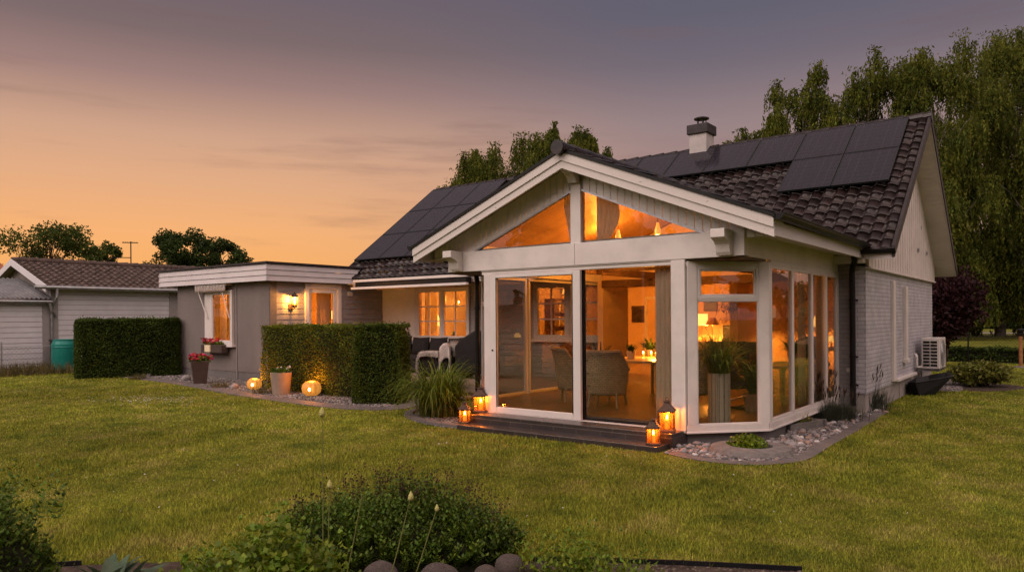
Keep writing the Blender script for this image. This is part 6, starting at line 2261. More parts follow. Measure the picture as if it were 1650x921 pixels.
def leafy_shrub(name, label, c, rx, ry, h, n, mat, size, lobes=9, cat='shrub', stem=True, dense=True):
    t = thing(name, label, cat, tuple(c))
    Ps, Ns = [], []
    for k in range(lobes):
        an = 2.4 * k
        rr = math.sqrt((k + 0.3) / lobes) * 0.62
        lc = np.array([c[0] + rx * rr * math.cos(an), c[1] + ry * rr * math.sin(an), c[2] + h * rng.uniform(0.35, 0.68)])
        q = unit(n // lobes)
        rad = rng.uniform(0.55, 1.05, len(q))
        Ps.append(lc + q * rad[:, None] * np.array([rx * 0.48, ry * 0.48, h * 0.34]))
        Ns.append(q)
    P, Q = np.vstack(Ps), np.vstack(Ns)
    ok = P[:, 2] > c[2] + 0.02
    V, F = leaf_arrays(P[ok], size * rng.uniform(0.7, 1.3, ok.sum()), size * 0.5, A=Q[ok] * 0.7 + np.array([0, 0, 0.2]), spread=0.8)
    npmesh('foliage', V, F, M[mat], t)
    if stem:
        m = MB()
        for k in range(7):
            an = 2.4 * k
            m.tube([(c[0] + 0.05 * math.cos(an), c[1] + 0.05 * math.sin(an), c[2] - 0.02), (c[0] + rx * 0.25 * math.cos(an), c[1] + ry * 0.25 * math.sin(an), c[2] + h * 0.4), (c[0] + rx * 0.5 * math.cos(an), c[1] + ry * 0.5 * math.sin(an), c[2] + h * 0.7)], [0.025, 0.015, 0.006], 6)
        part(m, 'stems', 'bark', t)
    return t


a = at_z(1580, 624, 0.0)
leafy_shrub('rhododendron', 'rounded yellow green shrub on the lawn right of the house', (a[0], a[1] + 0.3, 0.0), 0.72, 0.66, 0.70, 3000, 'rhodo', 0.12, lobes=13)
rb = np.array([a[0], a[1] + 0.2, 0])
m = MB()
shb = [(rb[0] + 1.0 * math.cos(q) * (1 + 0.1 * math.sin(3 * q)) - 0.15, rb[1] + 1.25 * math.sin(q), 0.006) for q in np.linspace(0, 2 * math.pi, 25)[:-1]]
sheet('soil_bed', shb, 'soil', 0.006)
g1 = gp([(1512, 630), (1548, 631), (1556, 619), (1540, 611), (1500, 609), (1478, 618)])
sheet('gravel_bed', g1, 'gravel', 0.009)
BEDS.append([tuple(q) for q in g1])
pebbles('gravel', g1, 1600, 0.015, 0.04, 'gravelstone')
BEDS.append(shb)
a = at_z(1545, 586, 0.0)
leafy_shrub('purple_tree', 'dark purple leaved small tree behind the brick gable', (a[0] - 0.25, 27.5, 0.55), 1.35, 1.35, 2.75, 9000, 'purple', 0.16, 15, 'tree', False)
tp = [o for o in bpy.data.objects if o.name == 'purple_tree'][0]
m = MB()
for k in range(4):
    an = 1.6 * k
    m.tube([(tp.location.x + 0.1 * math.cos(an), tp.location.y + 0.1 * math.sin(an), 0), (tp.location.x + 0.25 * math.cos(an), tp.location.y + 0.25 * math.sin(an), 0.9), (tp.location.x + 0.7 * math.cos(an), tp.location.y + 0.7 * math.sin(an), 2.2)], [0.06, 0.045, 0.02], 7)
part(m, 'trunk', 'bark', tp)
part(MB().bar((tp.location.x - 0.05, tp.location.y - 0.3, 0), (tp.location.x + 0.1, tp.location.y - 0.3, 1.2), 0.05, 0.05), 'stake', 'tablewood', tp)

# chain-link fence at the back of the garden, with a low hedge behind
FY_ = 31.0
fx0, fx1 = -5.2, 3.5
t = thing('wire_fence', 'low chain link fence at the far end of the lawn', 'fence', (fx0, FY_, 0))
m = MB()
for x in np.arange(fx0, fx1, 0.11):
    for s in (1, -1):
        m.add([(x, FY_, 0.02), (x + 0.006, FY_, 0.02), (x + 0.006 + s * 0.9, FY_, 0.95), (x + s * 0.9, FY_, 0.95), (x, FY_ + 0.006, 0.02), (x + s * 0.9, FY_ + 0.006, 0.95)], [[0, 1, 2, 3], [0, 4, 5, 3]])
for z in (0.04, 0.95):
    m.tube([(fx0, FY_, z), (fx1, FY_, z)], 0.006, 5)
part(m, 'mesh', 'black', t)
for x in np.arange(fx0, fx1 + 0.1, 2.17):
    part(MB().tube([(x, FY_, -0.1), (x, FY_, 1.05)], 0.025, 8), 'post', 'black', t)
hedge('low_hedge', 'low dark hedge behind the chain link fence', [(-4.6, 31.3), (3.0, 31.3), (3.0, 32.3), (-4.6, 32.3)], 0.52, 9000, 'hedgedark', 0.11, zb=0.0, round_=0.3)
a = at_z(1645, 592, 0.0)
t = thing('garden_post', 'slim rusty orange post with a black cap on the far lawn', 'post', (a[0], a[1], 0))
part(MB().tube([(a[0], a[1], 0), (a[0], a[1], 1.05)], 0.055, 10), 'pole', 'copper', t)
part(MB().lathe((a[0], a[1], 1.04), [(0.07, 0), (0.10, 0.03), (0.10, 0.09), (0.06, 0.10), (0.06, 0.13), (0.11, 0.15), (0.11, 0.21), (0.05, 0.24)], 14), 'cap', 'black', t)
part(MB().lathe((a[0], a[1], 0), [(0.22, 0), (0.2, 0.04), (0.1, 0.05)], 14), 'foot', 'concrete', t)
# far red house beyond the field
a = at_d(1690, 505, 95.0)
hx_, hy_ = float(a[0]), float(a[1])
t = thing('far_house', 'red house with orange roof half hidden by the birches', 'house', (hx_, hy_, 0))
mx_ = Matrix.Rotation(R(37), 4, 'Z')
Rr = lambda x, y, z: tuple(np.array((hx_, hy_, 0)) + np.array((x * math.cos(R(37)) - y * math.sin(R(37)), x * math.sin(R(37)) + y * math.cos(R(37)), z)))
m = MB()
m.add([Rr(*p) for p in ((-7, -4, 0), (7, -4, 0), (7, 4, 0), (-7, 4, 0), (-7, -4, 3.0), (7, -4, 3.0), (7, 4, 3.0), (-7, 4, 3.0), (-7, 0, 6.0), (7, 0, 6.0))],
      [[0, 1, 5, 4], [1, 2, 6, 9, 5], [2, 3, 7, 6], [3, 0, 4, 8, 7]])
part(m, 'wall', 'whiteflower', t)
m = MB()
for s in (-1, 1):
    m.prism([Rr(-7.4, s * 4.6, 2.7), Rr(7.4, s * 4.6, 2.7), Rr(7.4, 0, 6.15), Rr(-7.4, 0, 6.15)], (0, 0, 0.15))
part(m, 'roof', 'redroof', t)
m = MB()
for x in (-4, 0, 4):
    m.add([Rr(x - .6, -4.03, 1.0), Rr(x + .6, -4.03, 1.0), Rr(x + .6, -4.03, 2.2), Rr(x - .6, -4.03, 2.2)], [[0, 1, 2, 3]])
part(m, 'window', 'black', t)

# ------------------------------------------------------------------ neighbour's garage and shed on the left
NX = -26.0
gy0, gy1 = 9.52, 21.0
zr0 = float(gz(NX))
ze, zr_ = 2.86, 3.82
RXN = float(at_Y(22, 420, 8.75)[0])                       # ridge further away from us
RXN = -28.6
zr_ = 3.82
t = thing('garage', 'white clad neighbouring garage with brown tiled roof behind the dark hedge', 'garage', (-28.0, 15.0, zr0))
m = lap(MB(), 'x', NX, 1, gy0 + 0.2, gy1, zr0 + 0.1, 2.80, 0.165, thick=0.022)
part(m, 'siding', 'siding', t)
m = MB().box(NX - 0.2, gy0, zr0 - 0.2, NX - 0.001, gy1, 2.85)
m.box(-31.2, gy0, zr0 - 0.2, NX - 0.21, gy0 + 0.2, 2.85)
m.prism([(NX - 0.2, gy0 + 0.02, 2.85), (-31.2, gy0 + 0.02, 2.85), (RXN, gy0 + 0.02, zr_ - 0.15)], (0, 0.15, 0))
part(m, 'wall', 'stucco', t)
part(MB().box(NX - 0.02, gy0 - 0.03, zr0, NX + 0.04, gy0 + 0.19, 2.82), 'corner_board', 'greyboards', t)
m = MB()
yb = float(at_X(272, 490, NX)[1])
m.box(NX - 0.02, yb, zr0, NX + 0.045, yb + 0.35, 2.82)
part(m, 'corner_board', 'greyboards', t)
eX = NX + 0.35
usn = np.array([RXN - eX, 0, zr_ - ze]); rn = np.linalg.norm(usn); usn /= rn
nnn = np.array([zr_ - ze, 0, eX - RXN]); nnn /= np.linalg.norm(nnn)
V, F = tile_slope(np.array([eX, 9.27, ze]), Y_, usn, nnn, 14.0, rn, tw=0.24, course=0.30, amp=0.02, lip=0.03, res=6)
nr = npmesh('roof', V, F, M['nbtile'], t)
m = MB()
m.prism([(RXN, 9.27, zr_ - 0.02), (2 * RXN - eX, 9.27, ze), (2 * RXN - eX, 9.27, ze - 0.1), (RXN, 9.27, zr_ - 0.12), (eX, 9.27, ze - 0.12), (eX, 9.27, ze - 0.03)], (0, 14, 0))
part(m, 'soffit', 'greyboards', nr)
m = MB()
for xa, xb in ((eX, RXN), (2 * RXN - eX, RXN)):
    m.prism([(xa, 9.24, ze + 0.02), (xb, 9.24, zr_ + 0.04), (xb, 9.24, zr_ - 0.18), (xa, 9.24, ze - 0.20)], (0, 0.028, 0))
part(m, 'bargeboard', 'siding', nr)
m = MB()
y = 9.27
while y < 22.9:
    m.tube([(RXN, y, zr_ + 0.01), (RXN, y + 0.42, zr_ + 0.03)], [0.10, 0.115], 10)
    y += 0.38
part(m, 'ridge_cap', 'nbtile', nr)
m = MB()
m.tube([(eX + 0.06, 8.9, ze - 0.05), (eX + 0.06, 22.9, ze - 0.05)], 0.06, 8)
m.tube([(eX + 0.06, 9.55, ze - 0.08), (eX + 0.06, 9.55, ze - 0.35), (NX + 0.1, 9.5, ze - 0.75), (NX + 0.1, 9.5, zr0)], 0.045, 8)
part(m, 'gutter', 'steel', t)
# lean-to shed in front of the garage gable
t = thing('shed', 'white clad lean-to shed with corrugated metal roof beside the garage', 'shed', (-28.5, 7.5, zr0))
m = lap(MB(), 'x', NX, 1, 2.5, gy0 - 0.05, zr0 + 0.05, 2.36, 0.165, thick=0.022)
part(m, 'siding', 'siding', t)
m = MB().box(NX - 0.2, 2.5, zr0 - 0.2, NX - 0.001, gy0 - 0.04, 2.4)
part(m, 'wall', 'stucco', t)
m = MB().box(NX - 0.01, gy0 - 0.26, zr0, NX + 0.045, gy0 - 0.035, 2.38)
part(m, 'corner_board', 'greyboards', t)
nyc = 240
ycs = np.linspace(2.3, gy0 - 0.02, nyc)
wv = 0.025 * np.sin(ycs / 0.13 * 2 * math.pi)
top = np.stack([np.full(nyc, -28.55), ycs, 3.20 + wv], 1)
bot = np.stack([np.full(nyc, NX + 0.28), ycs, 2.45 + wv], 1)
V = np.vstack([bot, top])
F = np.stack([np.arange(nyc - 1), np.arange(1, nyc), nyc + np.arange(1, nyc), nyc + np.arange(nyc - 1)], 1)
solid(npmesh('roof', V, F, M['corrugated'], t), 0.006)
m = MB().box(NX + 0.05, 2.3, 2.27, NX + 0.09, gy0 - 0.03, 2.42)
m.tube([(NX + 0.22, 2.3, 2.36), (NX + 0.22, gy0 - 0.05, 2.36)], 0.05, 8)
m.tube([(NX + 0.22, gy0 - 0.12, 2.34), (NX + 0.2, gy0 - 0.05, 2.05), (NX + 0.12, gy0 + 0.08, 1.95), (NX + 0.1, gy0 + 0.1, 1.9)], 0.04, 8)
part(m, 'gutter', 'steel', t)
# far neighbour roof at the picture's left edge
t = thing('neighbour_house', 'neighbouring house with orange red tiles showing behind the shed', 'house', (-46, 9, 0.36))
m = MB().box(-52, 2, 0.2, -42, 14, 3.0)
part(m, 'wall', 'siding', t)
m = MB()
m.prism([(-41.4, 1.5, 2.8), (-47, 1.5, 5.2), (-52.6, 1.5, 2.8)], (0, 13, 0))
part(m, 'roof', 'redtile', t)
# aerial
a = at_Y(211, 425, 13.3)
ax_, ay_ = RXN, float(at_X(211, 425, RXN)[1])
zt_ = float(at_X(211, 389, RXN)[2])
t = thing('tv_aerial', 'thin television aerial on the garage roof ridge', 'aerial', (ax_, ay_, zr_))
m = MB().tube([(ax_, ay_, zr_ - 0.1), (ax_, ay_, zt_)], 0.022, 8)
part(m, 'mast', 'black', t)
m = MB()
m.bar((ax_ - 0.17, ay_ - 0.25, zt_ - 0.05), (ax_ + 0.15, ay_ + 0.21, zt_ - 0.05), 0.025, 0.025)
for k in range(7):
    q = -0.45 + 0.14 * k
    m.bar((ax_ + 0.3 * q - 0.12, ay_ + 0.45 * q + 0.09, zt_ - 0.03), (ax_ + 0.3 * q + 0.12, ay_ + 0.45 * q - 0.09, zt_ - 0.03), 0.012, 0.012)
m.bar((ax_ - 0.4, ay_ - 0.54, zt_ - 0.62), (ax_, ay_, zt_ - 0.62), 0.03, 0.03)
for k in range(6):
    q = -0.57 + 0.10 * k
    m.bar((ax_ + 0.7 * q, ay_ + 0.95 * q, zt_ - 0.74), (ax_ + 0.7 * q, ay_ + 0.95 * q, zt_ - 0.5), 0.02, 0.02)
part(m, 'antenna', 'black', t)
# rain barrel and bin
a = ground(103, 598)
bz = float(gz(a[0]))
t = thing('rain_barrel', 'teal plastic rain barrel against the white garage', 'barrel', (a[0], a[1], bz))
part(MB().lathe((a[0], a[1], bz), [(0.30, 0), (0.33, 0.05), (0.345, 0.5), (0.335, 0.85), (0.30, 0.93), (0.29, 0.96), (0.30, 0.985), (0.30, 1.0), (0.27, 1.0), (0.26, 0.97)], 28), 'body', 'teal', t, smooth=False, bevel=0.01)
part(MB().lathe((a[0], a[1], bz), [(0.342, 0.74), (0.352, 0.76), (0.342, 0.78)], 28, cap=False), 'band', 'teal', t)
b = a - RT * 0.42 + FW * 0.5
t = thing('compost_bin', 'black bin standing behind the teal rain barrel', 'bin', (b[0], b[1], bz))
part(MB().box(b[0] - 0.22, b[1] - 0.22, bz, b[0] + 0.22, b[1] + 0.22, bz + 0.92), 'body', 'bin', t, bevel=0.03)
part(MB().box(b[0] - 0.25, b[1] - 0.25, bz + 0.922, b[0] + 0.25, b[1] + 0.25, bz + 0.98), 'lid', 'bin', t, bevel=0.02)
# wire fence and rough grass along the shed
t = thing('wire_fence', 'rusty wire mesh fence in front of the white shed', 'fence', (-25.0, 6.0, zr0))
m = MB()
for y in np.arange(2.6, 9.3, 0.12):
    for s in (1, -1):
        m.add([(-24.9, y, zr0 + 0.1), (-24.9, y + 0.008, zr0 + 0.1), (-24.9, y + 0.008 + s * 0.7, zr0 + 0.8), (-24.9, y + s * 0.7, zr0 + 0.8)], [[0, 1, 2, 3]])
m.tube([(-24.9, 2.4, zr0 + 0.8), (-24.9, 9.9, zr0 + 0.8)], 0.008, 5)
part(m, 'mesh', 'steel', t)
for y in (3.0, 5.4, 7.8, 9.9):
    part(MB().tube([(-24.9, y, zr0 - 0.1), (-24.9, y, zr0 + 0.95)], 0.02, 8), 'post', 'steel', t)
n = 5000
Q = np.stack([rng.uniform(-25.6, -23.9, n), rng.uniform(1.5, 10.2, n)], 1)
V = np.empty((n, 3, 3))
h = rng.uniform(0.15, 0.42, n)
az_ = rng.uniform(0, 6.28, n)
dv = np.stack([np.cos(az_), np.sin(az_)], 1)
base = np.stack([Q[:, 0], Q[:, 1], gz(Q[:, 0])], 1)
sd_ = np.stack([-dv[:, 1], dv[:, 0], np.zeros(n)], 1) * 0.012
V[:, 0], V[:, 1] = base - sd_, base + sd_
V[:, 2] = base + np.stack([dv[:, 0] * h * 0.45, dv[:, 1] * h * 0.45, h], 1)
tag(npmesh('rough_grass', V.reshape(-1, 3), np.arange(3 * n).reshape(n, 3), M['tallgrass'], None, origin=(0, 0, 0)), kind='stuff')

# ------------------------------------------------------------------ solar panels
PW, PH = 1.045, 1.39
ang = math.atan2(RZ - EZ, RY - EY)


def make_panel():
    t = thing('solar_panel', 'x', 'solar panel', (0, 0, 0), 'solar panels on the main roof')
    m = MB()
    w, h = PW / 2, PH / 2
    for p in ((-w, -h, 0.02 - w, h), (w - 0.02, -h, w, h)):
        m.box(p[0], -h, 0, p[0] + 0.02, h, 0.038)
    m.box(-w + 0.02, -h, 0, w - 0.02, -h + 0.02, 0.038)
    m.box(-w + 0.02, h - 0.02, 0, w - 0.02, h, 0.038)
    part(m, 'frame', 'panelframe', t)
    part(MB().box(-w + 0.02, -h + 0.02, 0.004, w - 0.02, h - 0.02, 0.033), 'cell_glass', 'panel', t)
    m = MB()
    for x in (-0.3, 0.3):
        m.box(x, -h - 0.05, -0.05, x + 0.03, h, -0.003)
    part(m, 'rail', 'black', t)
    return t


proto = make_panel()
ORDN = ['first', 'second', 'third', 'fourth', 'fifth', 'sixth', 'seventh', 'eighth', 'ninth']
spots = []
s_top = RUN - 0.10
for k in range(8):
    spots.append((-2.78 - 1.06 * (k + 0.5), s_top - PH / 2, f'{ORDN[k]} solar panel from the right gable in the top row by the ridge'))
for j, k in enumerate((0, 1)):
    spots.append((-2.78 - 1.06 * (k + 0.5), s_top - PH * 1.5 - 0.02, ('lower row solar panel at the far right, above bare tiles', 'lower row solar panel left of the far right one')[j]))
for j, k in enumerate((5, 6, 7)):
    spots.append((-2.78 - 1.06 * (k + 0.5), s_top - PH * 1.5 - 0.02, f'lower row solar panel below the {ORDN[k]} top panel, near the sunroom roof'))
for r in range(3):
    for k in range(3):
        spots.append((-16.95 + 1.06 * (k + 0.5), s_top - (PH + 0.02) * (r + 0.5), f'{["top", "middle", "bottom"][r]} row solar panel on the left roof end, {["outermost at the verge", "second from the verge", "third from the verge"][k]}'))
for i, (x, s, lab) in enumerate(spots):
    o = proto if i == 0 else copy_tree(proto)
    p = np.array([0, EY, EZ]) + us * s + nn * 0.085
    o.location = (x, p[1], p[2])
    o.rotation_euler = (ang, 0, 0)
    o['label'] = lab

# ------------------------------------------------------------------ trees
def weeping_birch(name, label, x, y, z, H, Rc, nb, per, lower=0.12, mat='birch', seed=0, lean=0.0, leaf=0.16, lmin=0.06, lmax=0.22):
    rs = np.random.default_rng(seed)
    t = thing(name, label, 'tree', (x, y, z))
    tr = MB()
    tp = []
    for k in range(9):
        f = k / 8
        tp.append((x + lean * f + 0.25 * math.sin(f * 5 + seed), y + 0.2 * math.cos(f * 4 + seed), z + f * H * 0.9))
    tr.tube([np.array(p) for p in tp], [max(0.02, 0.016 * H * (1 - 0.93 * k / 8)) for k in range(9)], 9)
    part(tr, 'trunk', 'birchbark', t)
    lb = MB()
    P, A = [], []
    for b in range(nb):
        f = lower + (0.965 - lower) * ((b + 0.5) / nb) ** 0.9
        env = Rc * (0.70 + 0.30 * math.sin(min(1, f * 1.1) * math.pi * 0.6)) * (1 - (max(0, f - 0.6) / 0.4) ** 2.4 * 0.58)
        an = 2.39996 * b + rs.uniform(-0.6, 0.6)
        rad = env * rs.uniform(0.2, 1.02)
        fr_ = max(0.06, f - 0.24) / 0.9 * 8
        i0 = min(7, int(fr_))
        p0 = np.array(tp[i0]) + (np.array(tp[i0 + 1]) - np.array(tp[i0])) * (fr_ - i0)
        tip = np.array([x + lean * f + rad * math.cos(an), y + rad * math.sin(an), z + H * (f + rs.uniform(-0.03, 0.03))])
        mid = p0 * 0.45 + tip * 0.55 + np.array([0, 0, H * 0.03])
        lb.tube([p0, mid, tip], [0.0050 * H * (1.1 - f), 0.0032 * H * (1.1 - f), 0.02], 5, cap=False)
        rd = Rc * rs.uniform(0.17, 0.33) * (1.12 - 0.42 * f)
        rz_ = rd * rs.uniform(1.1, 1.8) * (0.72 if f > 0.72 else 1.0)
        c_ = tip - np.array([0, 0, rz_ * 0.55])
        k_ = int(per * 3.2 * (rd / (0.24 * Rc)) ** 2 * rs.uniform(0.75, 1.2))
        u_ = rs.normal(size=(k_, 3))
        u_ *= rs.uniform(0, 1, (k_, 1)) ** 0.42 / np.linalg.norm(u_, axis=1, keepdims=True)
        u_[:, :2] *= (1 - 0.28 * u_[:, 2:])                       # broader towards the hanging skirt
        a0 = c_ + u_ * np.array([rd, rd, rz_])
        m_ = 11
        ln = rs.uniform(0.5, 2.0, k_) * (1 + 0.9 * (rs.uniform(0, 1, k_) > 0.86)) * (0.75 + 0.5 * (1 - f))
        ln = np.minimum(ln, np.maximum(0.3, a0[:, 2] - z - H * 0.05))
        v = np.linspace(0, 1, m_)
        out = np.stack([u_[:, 0], u_[:, 1], np.zeros(k_)], 1) * rs.uniform(0, 0.35, (k_, 1)) * ln[:, None]
        pts = a0[:, None, :] + v[None, :, None] ** 0.6 * out[:, None, :] - np.stack([0 * v, 0 * v, v ** 1.25], 1)[None] * ln[:, None, None]
        pts = pts + rs.normal(0, 0.045, pts.shape)
        P.append(pts.reshape(-1, 3))
        A.append(np.tile([0, 0, -1.0], (k_ * m_, 1)))
        w_ = 40                                                    # wispy young shoots on top
        t0 = c_ + np.stack([rs.normal(0, rd * 0.4, w_), rs.normal(0, rd * 0.4, w_), rz_ * rs.uniform(0.75, 1.25, w_)], 1)
        P.append(t0)
        A.append(np.tile([0, 0, 0.3], (w_, 1)))
    part(lb, 'limbs', 'birchbark', t)
    P, A = np.vstack(P), np.vstack(A)
    V, F = leaf_arrays(P, leaf * rng.uniform(0.6, 1.35, len(P)), leaf * 0.40, A=A * 1.2, spread=0.7)
    npmesh('crown', V, F, M[mat], t)
    return t


def crown_tree(name, label, x, y, z, H, Rc, n, mat, leaf, seed=0, trunk_h=0.3, lobes=26, thin=0.6):
    rs = np.random.default_rng(seed)
    t = thing(name, label, 'tree', (x, y, z))
    m = MB()
    m.tube([(x, y, z - 0.1), (x + 0.1, y, z + H * trunk_h), (x, y + 0.1, z + H * 0.7)], [0.03 * H * 0.6, 0.022 * H * 0.6, 0.04], 9)
    P = []
    lb = MB()
    for k in range(lobes):
        f = rs.uniform(trunk_h * 0.9, 0.97)
        env = Rc * math.sqrt(max(0.05, 1 - ((f - 0.55) / 0.5) ** 2))
        an = 2.4 * k + rs.uniform(-0.4, 0.4)
        rad = env * rs.uniform(0.0, 1.0) ** 0.6
        c = np.array([x + rad * math.cos(an), y + rad * math.sin(an), z + H * f])
        s = Rc * rs.uniform(0.16, 0.33)
        lb.tube([(x, y, z + H * max(trunk_h * 0.8, f - 0.3)), (x + rad * 0.5 * math.cos(an), y + rad * 0.5 * math.sin(an), z + H * (f - 0.08)), c], [0.05, 0.03, 0.01], 5, cap=False)
        k_ = int(n / lobes * rs.uniform(0.5, 1.5))
        q = rs.normal(size=(k_, 3))
        q /= np.linalg.norm(q, axis=1, keepdims=True)
        P.append(c + q * (rs.uniform(0, 1, (k_, 1)) ** thin) * s * np.array([1.05, 1.05, 0.95]))
    part(m, 'trunk', 'bark', t)
    part(lb, 'limbs', 'bark', t)
    P = np.vstack(P)
    V, F = leaf_arrays(P, leaf * rng.uniform(0.6, 1.3, len(P)), leaf * 0.6, A=np.array([0, 0, -0.2]))
    npmesh('crown', V, F, M[mat], t)
    return t


def tree_at(px_, d, top_px):
    a = at_d(px_, PY, d)
    z = float(gz(a[0]))
    zt_ = float(at_d(px_, top_px, d)[2])
    return float(a[0]), float(a[1]), z, zt_ - z


for (px_, d, top, Rc, nb, per, lower, seed, lean, lab) in (
        (1606, 58, 38, 6.3, 120, 15, 0.12, 1, 0.6, 'tallest weeping birch with its trunk standing on the far lawn'),
        (1400, 50, 92, 4.9, 90, 14, 0.18, 2, 0.0, 'weeping birch rising behind the solar panels, left of the tallest'),
        (1296, 52, 96, 3.6, 62, 13, 0.22, 3, -0.3, 'narrower weeping birch left of the one behind the panels'),
        (1232, 55, 190, 3.5, 84, 13, 0.2, 4, -0.4, 'low birch showing just above the roof right of the chimney'),
        (1505, 49, 62, 4.0, 74, 14, 0.15, 5, 0.0, 'weeping birch directly behind the gable peak'),
        (1676, 50, 22, 5.4, 100, 14, 0.22, 6, 0.0, 'weeping birch cut by the right picture edge'),
        (762, 62, 236, 3.6, 70, 13, 0.28, 7, 0.0, 'weeping birch behind the left roof ridge, lowest of three'),
        (850, 60, 206, 4.6, 92, 13, 0.28, 8, 0.0, 'weeping birch behind the sunroom peak, middle of three'),
        (898, 63, 196, 3.0, 60, 13, 0.3, 12, 0.0, 'weeping birch between the middle one and the sunroom peak'),
        (936, 61, 200, 3.4, 74, 13, 0.3, 9, 0.0, 'weeping birch right of the sunroom peak')):
    x, y, z, H = tree_at(px_, d, top)
    weeping_birch('weeping_birch', lab, x, y, z, H, Rc, int(nb * 0.52), int(per * 3.3), lower, seed=seed, lean=lean, leaf=0.27)
for (px_, d, top, Rc, n, mat, seed, lab) in (
        (80, 62, 364, 3.5, 9000, 'treeleaf', 21, 'loose green tree behind the garage roof at the left'),
        (167, 60, 392, 1.7, 4200, 'treeleaf', 22, 'small loose tree behind the garage roof near the aerial'),
        (288, 58, 376, 2.5, 9500, 'treedark', 23, 'dark dense tree right of the aerial'),
        (346, 59, 382, 2.3, 8000, 'treedark', 24, 'second dark tree above the flat roof'),
        (385, 62, 404, 1.2, 2200, 'treedark', 25, 'low thin tree at the right of the dark pair'),
        (16, 66, 428, 2.0, 2500, 'treeleaf', 26, 'low tree at the left edge behind the orange roof')):
    x, y, z, H = tree_at(px_, d, top)
    crown_tree('leafy_tree', lab, x, y, z, H, Rc * 1.12, int(n * 1.6), mat, 0.24, seed, thin=0.55, lobes=64)
for i, (px_, d, top) in enumerate(((1548, 88, 470), (1590, 92, 478), (1640, 86, 500), (1675, 90, 476))):
    x, y, z, H = tree_at(px_, d, top)
    crown_tree('leafy_tree', ['far bush behind the purple tree', 'far bush left of the birch trunk on the field edge', 'far low bush in front of the red house', 'far tree beside the red house'][i], x, y, z, H, 3.2, 2600, 'treedark', 0.34, 40 + i, trunk_h=0.1)

# trees and a hedge on the viewer's side of the garden, out of view, for reflections in the panes and shade on the lawn
hedge('hedge', 'long garden hedge on the viewer side, mirrored in the sliding door', [(-22, -9.5), (-2, -12), (-2, -10.6), (-22, -8.1)], 2.3, 9000, 'hedgedark', 0.16, zb=0.0)
for i, (tx, ty, th, tr) in enumerate(((-19.0, -13.0, 7.6, 4.2), (-12.0, -15.0, 8.2, 4.6), (-5.5, -13.5, 7.8, 4.2), (1.5, -12.0, 8.0, 4.5), (8.5, -8.5, 9.5, 4.8), (13.0, -0.5, 10.0, 5.0), (17.5, 7.5, 10.0, 5.0))):  # last tree added to darken the right side of the lawn
    crown_tree('leafy_tree', ORDN[i] + ' unseen garden tree on the viewer side, for pane reflections and lawn shade', tx, ty, 0.0, th, tr, 5000, 'treedark', 0.62, 61 + i, trunk_h=0.12, lobes=40, thin=0.4)
crown_tree('leafy_tree', 'low garden tree right of the house, mirrored in the tall side panes', 3.6, 33.5, 0.0, 3.0, 1.7, 3000, 'treedark', 0.26, 72, trunk_h=0.15)
crown_tree('leafy_tree', 'tall garden tree right of the house, mirrored in the side panes', 17.0, 58.0, 0.0, 12.0, 5.5, 5000, 'treedark', 0.6, 73)
t = thing('neighbour_house', 'neighbouring house with white bargeboards, mirrored in the side panes', 'house', (10.5, 44.0, 0))
part(MB().box(6.0, 40.0, 0, 15.0, 49.0, 2.9), 'wall', 'plaster', t)
m = MB()
for q0, q1 in ((5.2, 10.5), (15.8, 10.5)):
    m.prism([(q0, 39.4, 2.7), (q1, 39.4, 5.4), (q1, 39.4, 5.2), (q0, 39.4, 2.5)], (0, 10.2, 0))
part(m, 'roof', 'nbtile', t)
m = MB()
for q0, q1 in ((5.2, 10.5), (15.8, 10.5)):
    m.prism([(q0, 39.3, 2.72), (q1, 39.3, 5.42), (q1, 39.3, 5.1), (q0, 39.3, 2.4)], (0, 0.09, 0))
part(m, 'bargeboard', 'white', t)
part(MB().prism([(6.0, 40.0, 2.9), (15.0, 40.0, 2.9), (10.5, 40.0, 5.15)], (0, 0.1, 0)), 'gable', 'plaster', t)
t = thing('flagpole', 'white flagpole on the lawn, mirrored in the right door pane', 'flagpole', (0, 0, 0))
vp = onv = at_z(1037, 598, 0.0)
fx_, fy_ = float(vp[0]), 2 * 9.38 - float(vp[1])
t.location = (fx_, fy_, 0)
ORG[t.name] = (fx_, fy_, 0.0)
part(MB().tube([(fx_, fy_, 0), (fx_, fy_, 9.0)], [0.05, 0.03], 12), 'pole', 'white', t)
part(MB().ball((fx_, fy_, 9.03), 0.06), 'finial', 'white', t)
part(MB().box(fx_ - 0.02, fy_ + 0.05, 1.2, fx_ + 0.02, fy_ + 0.09, 1.4), 'cleat', 'black', t)

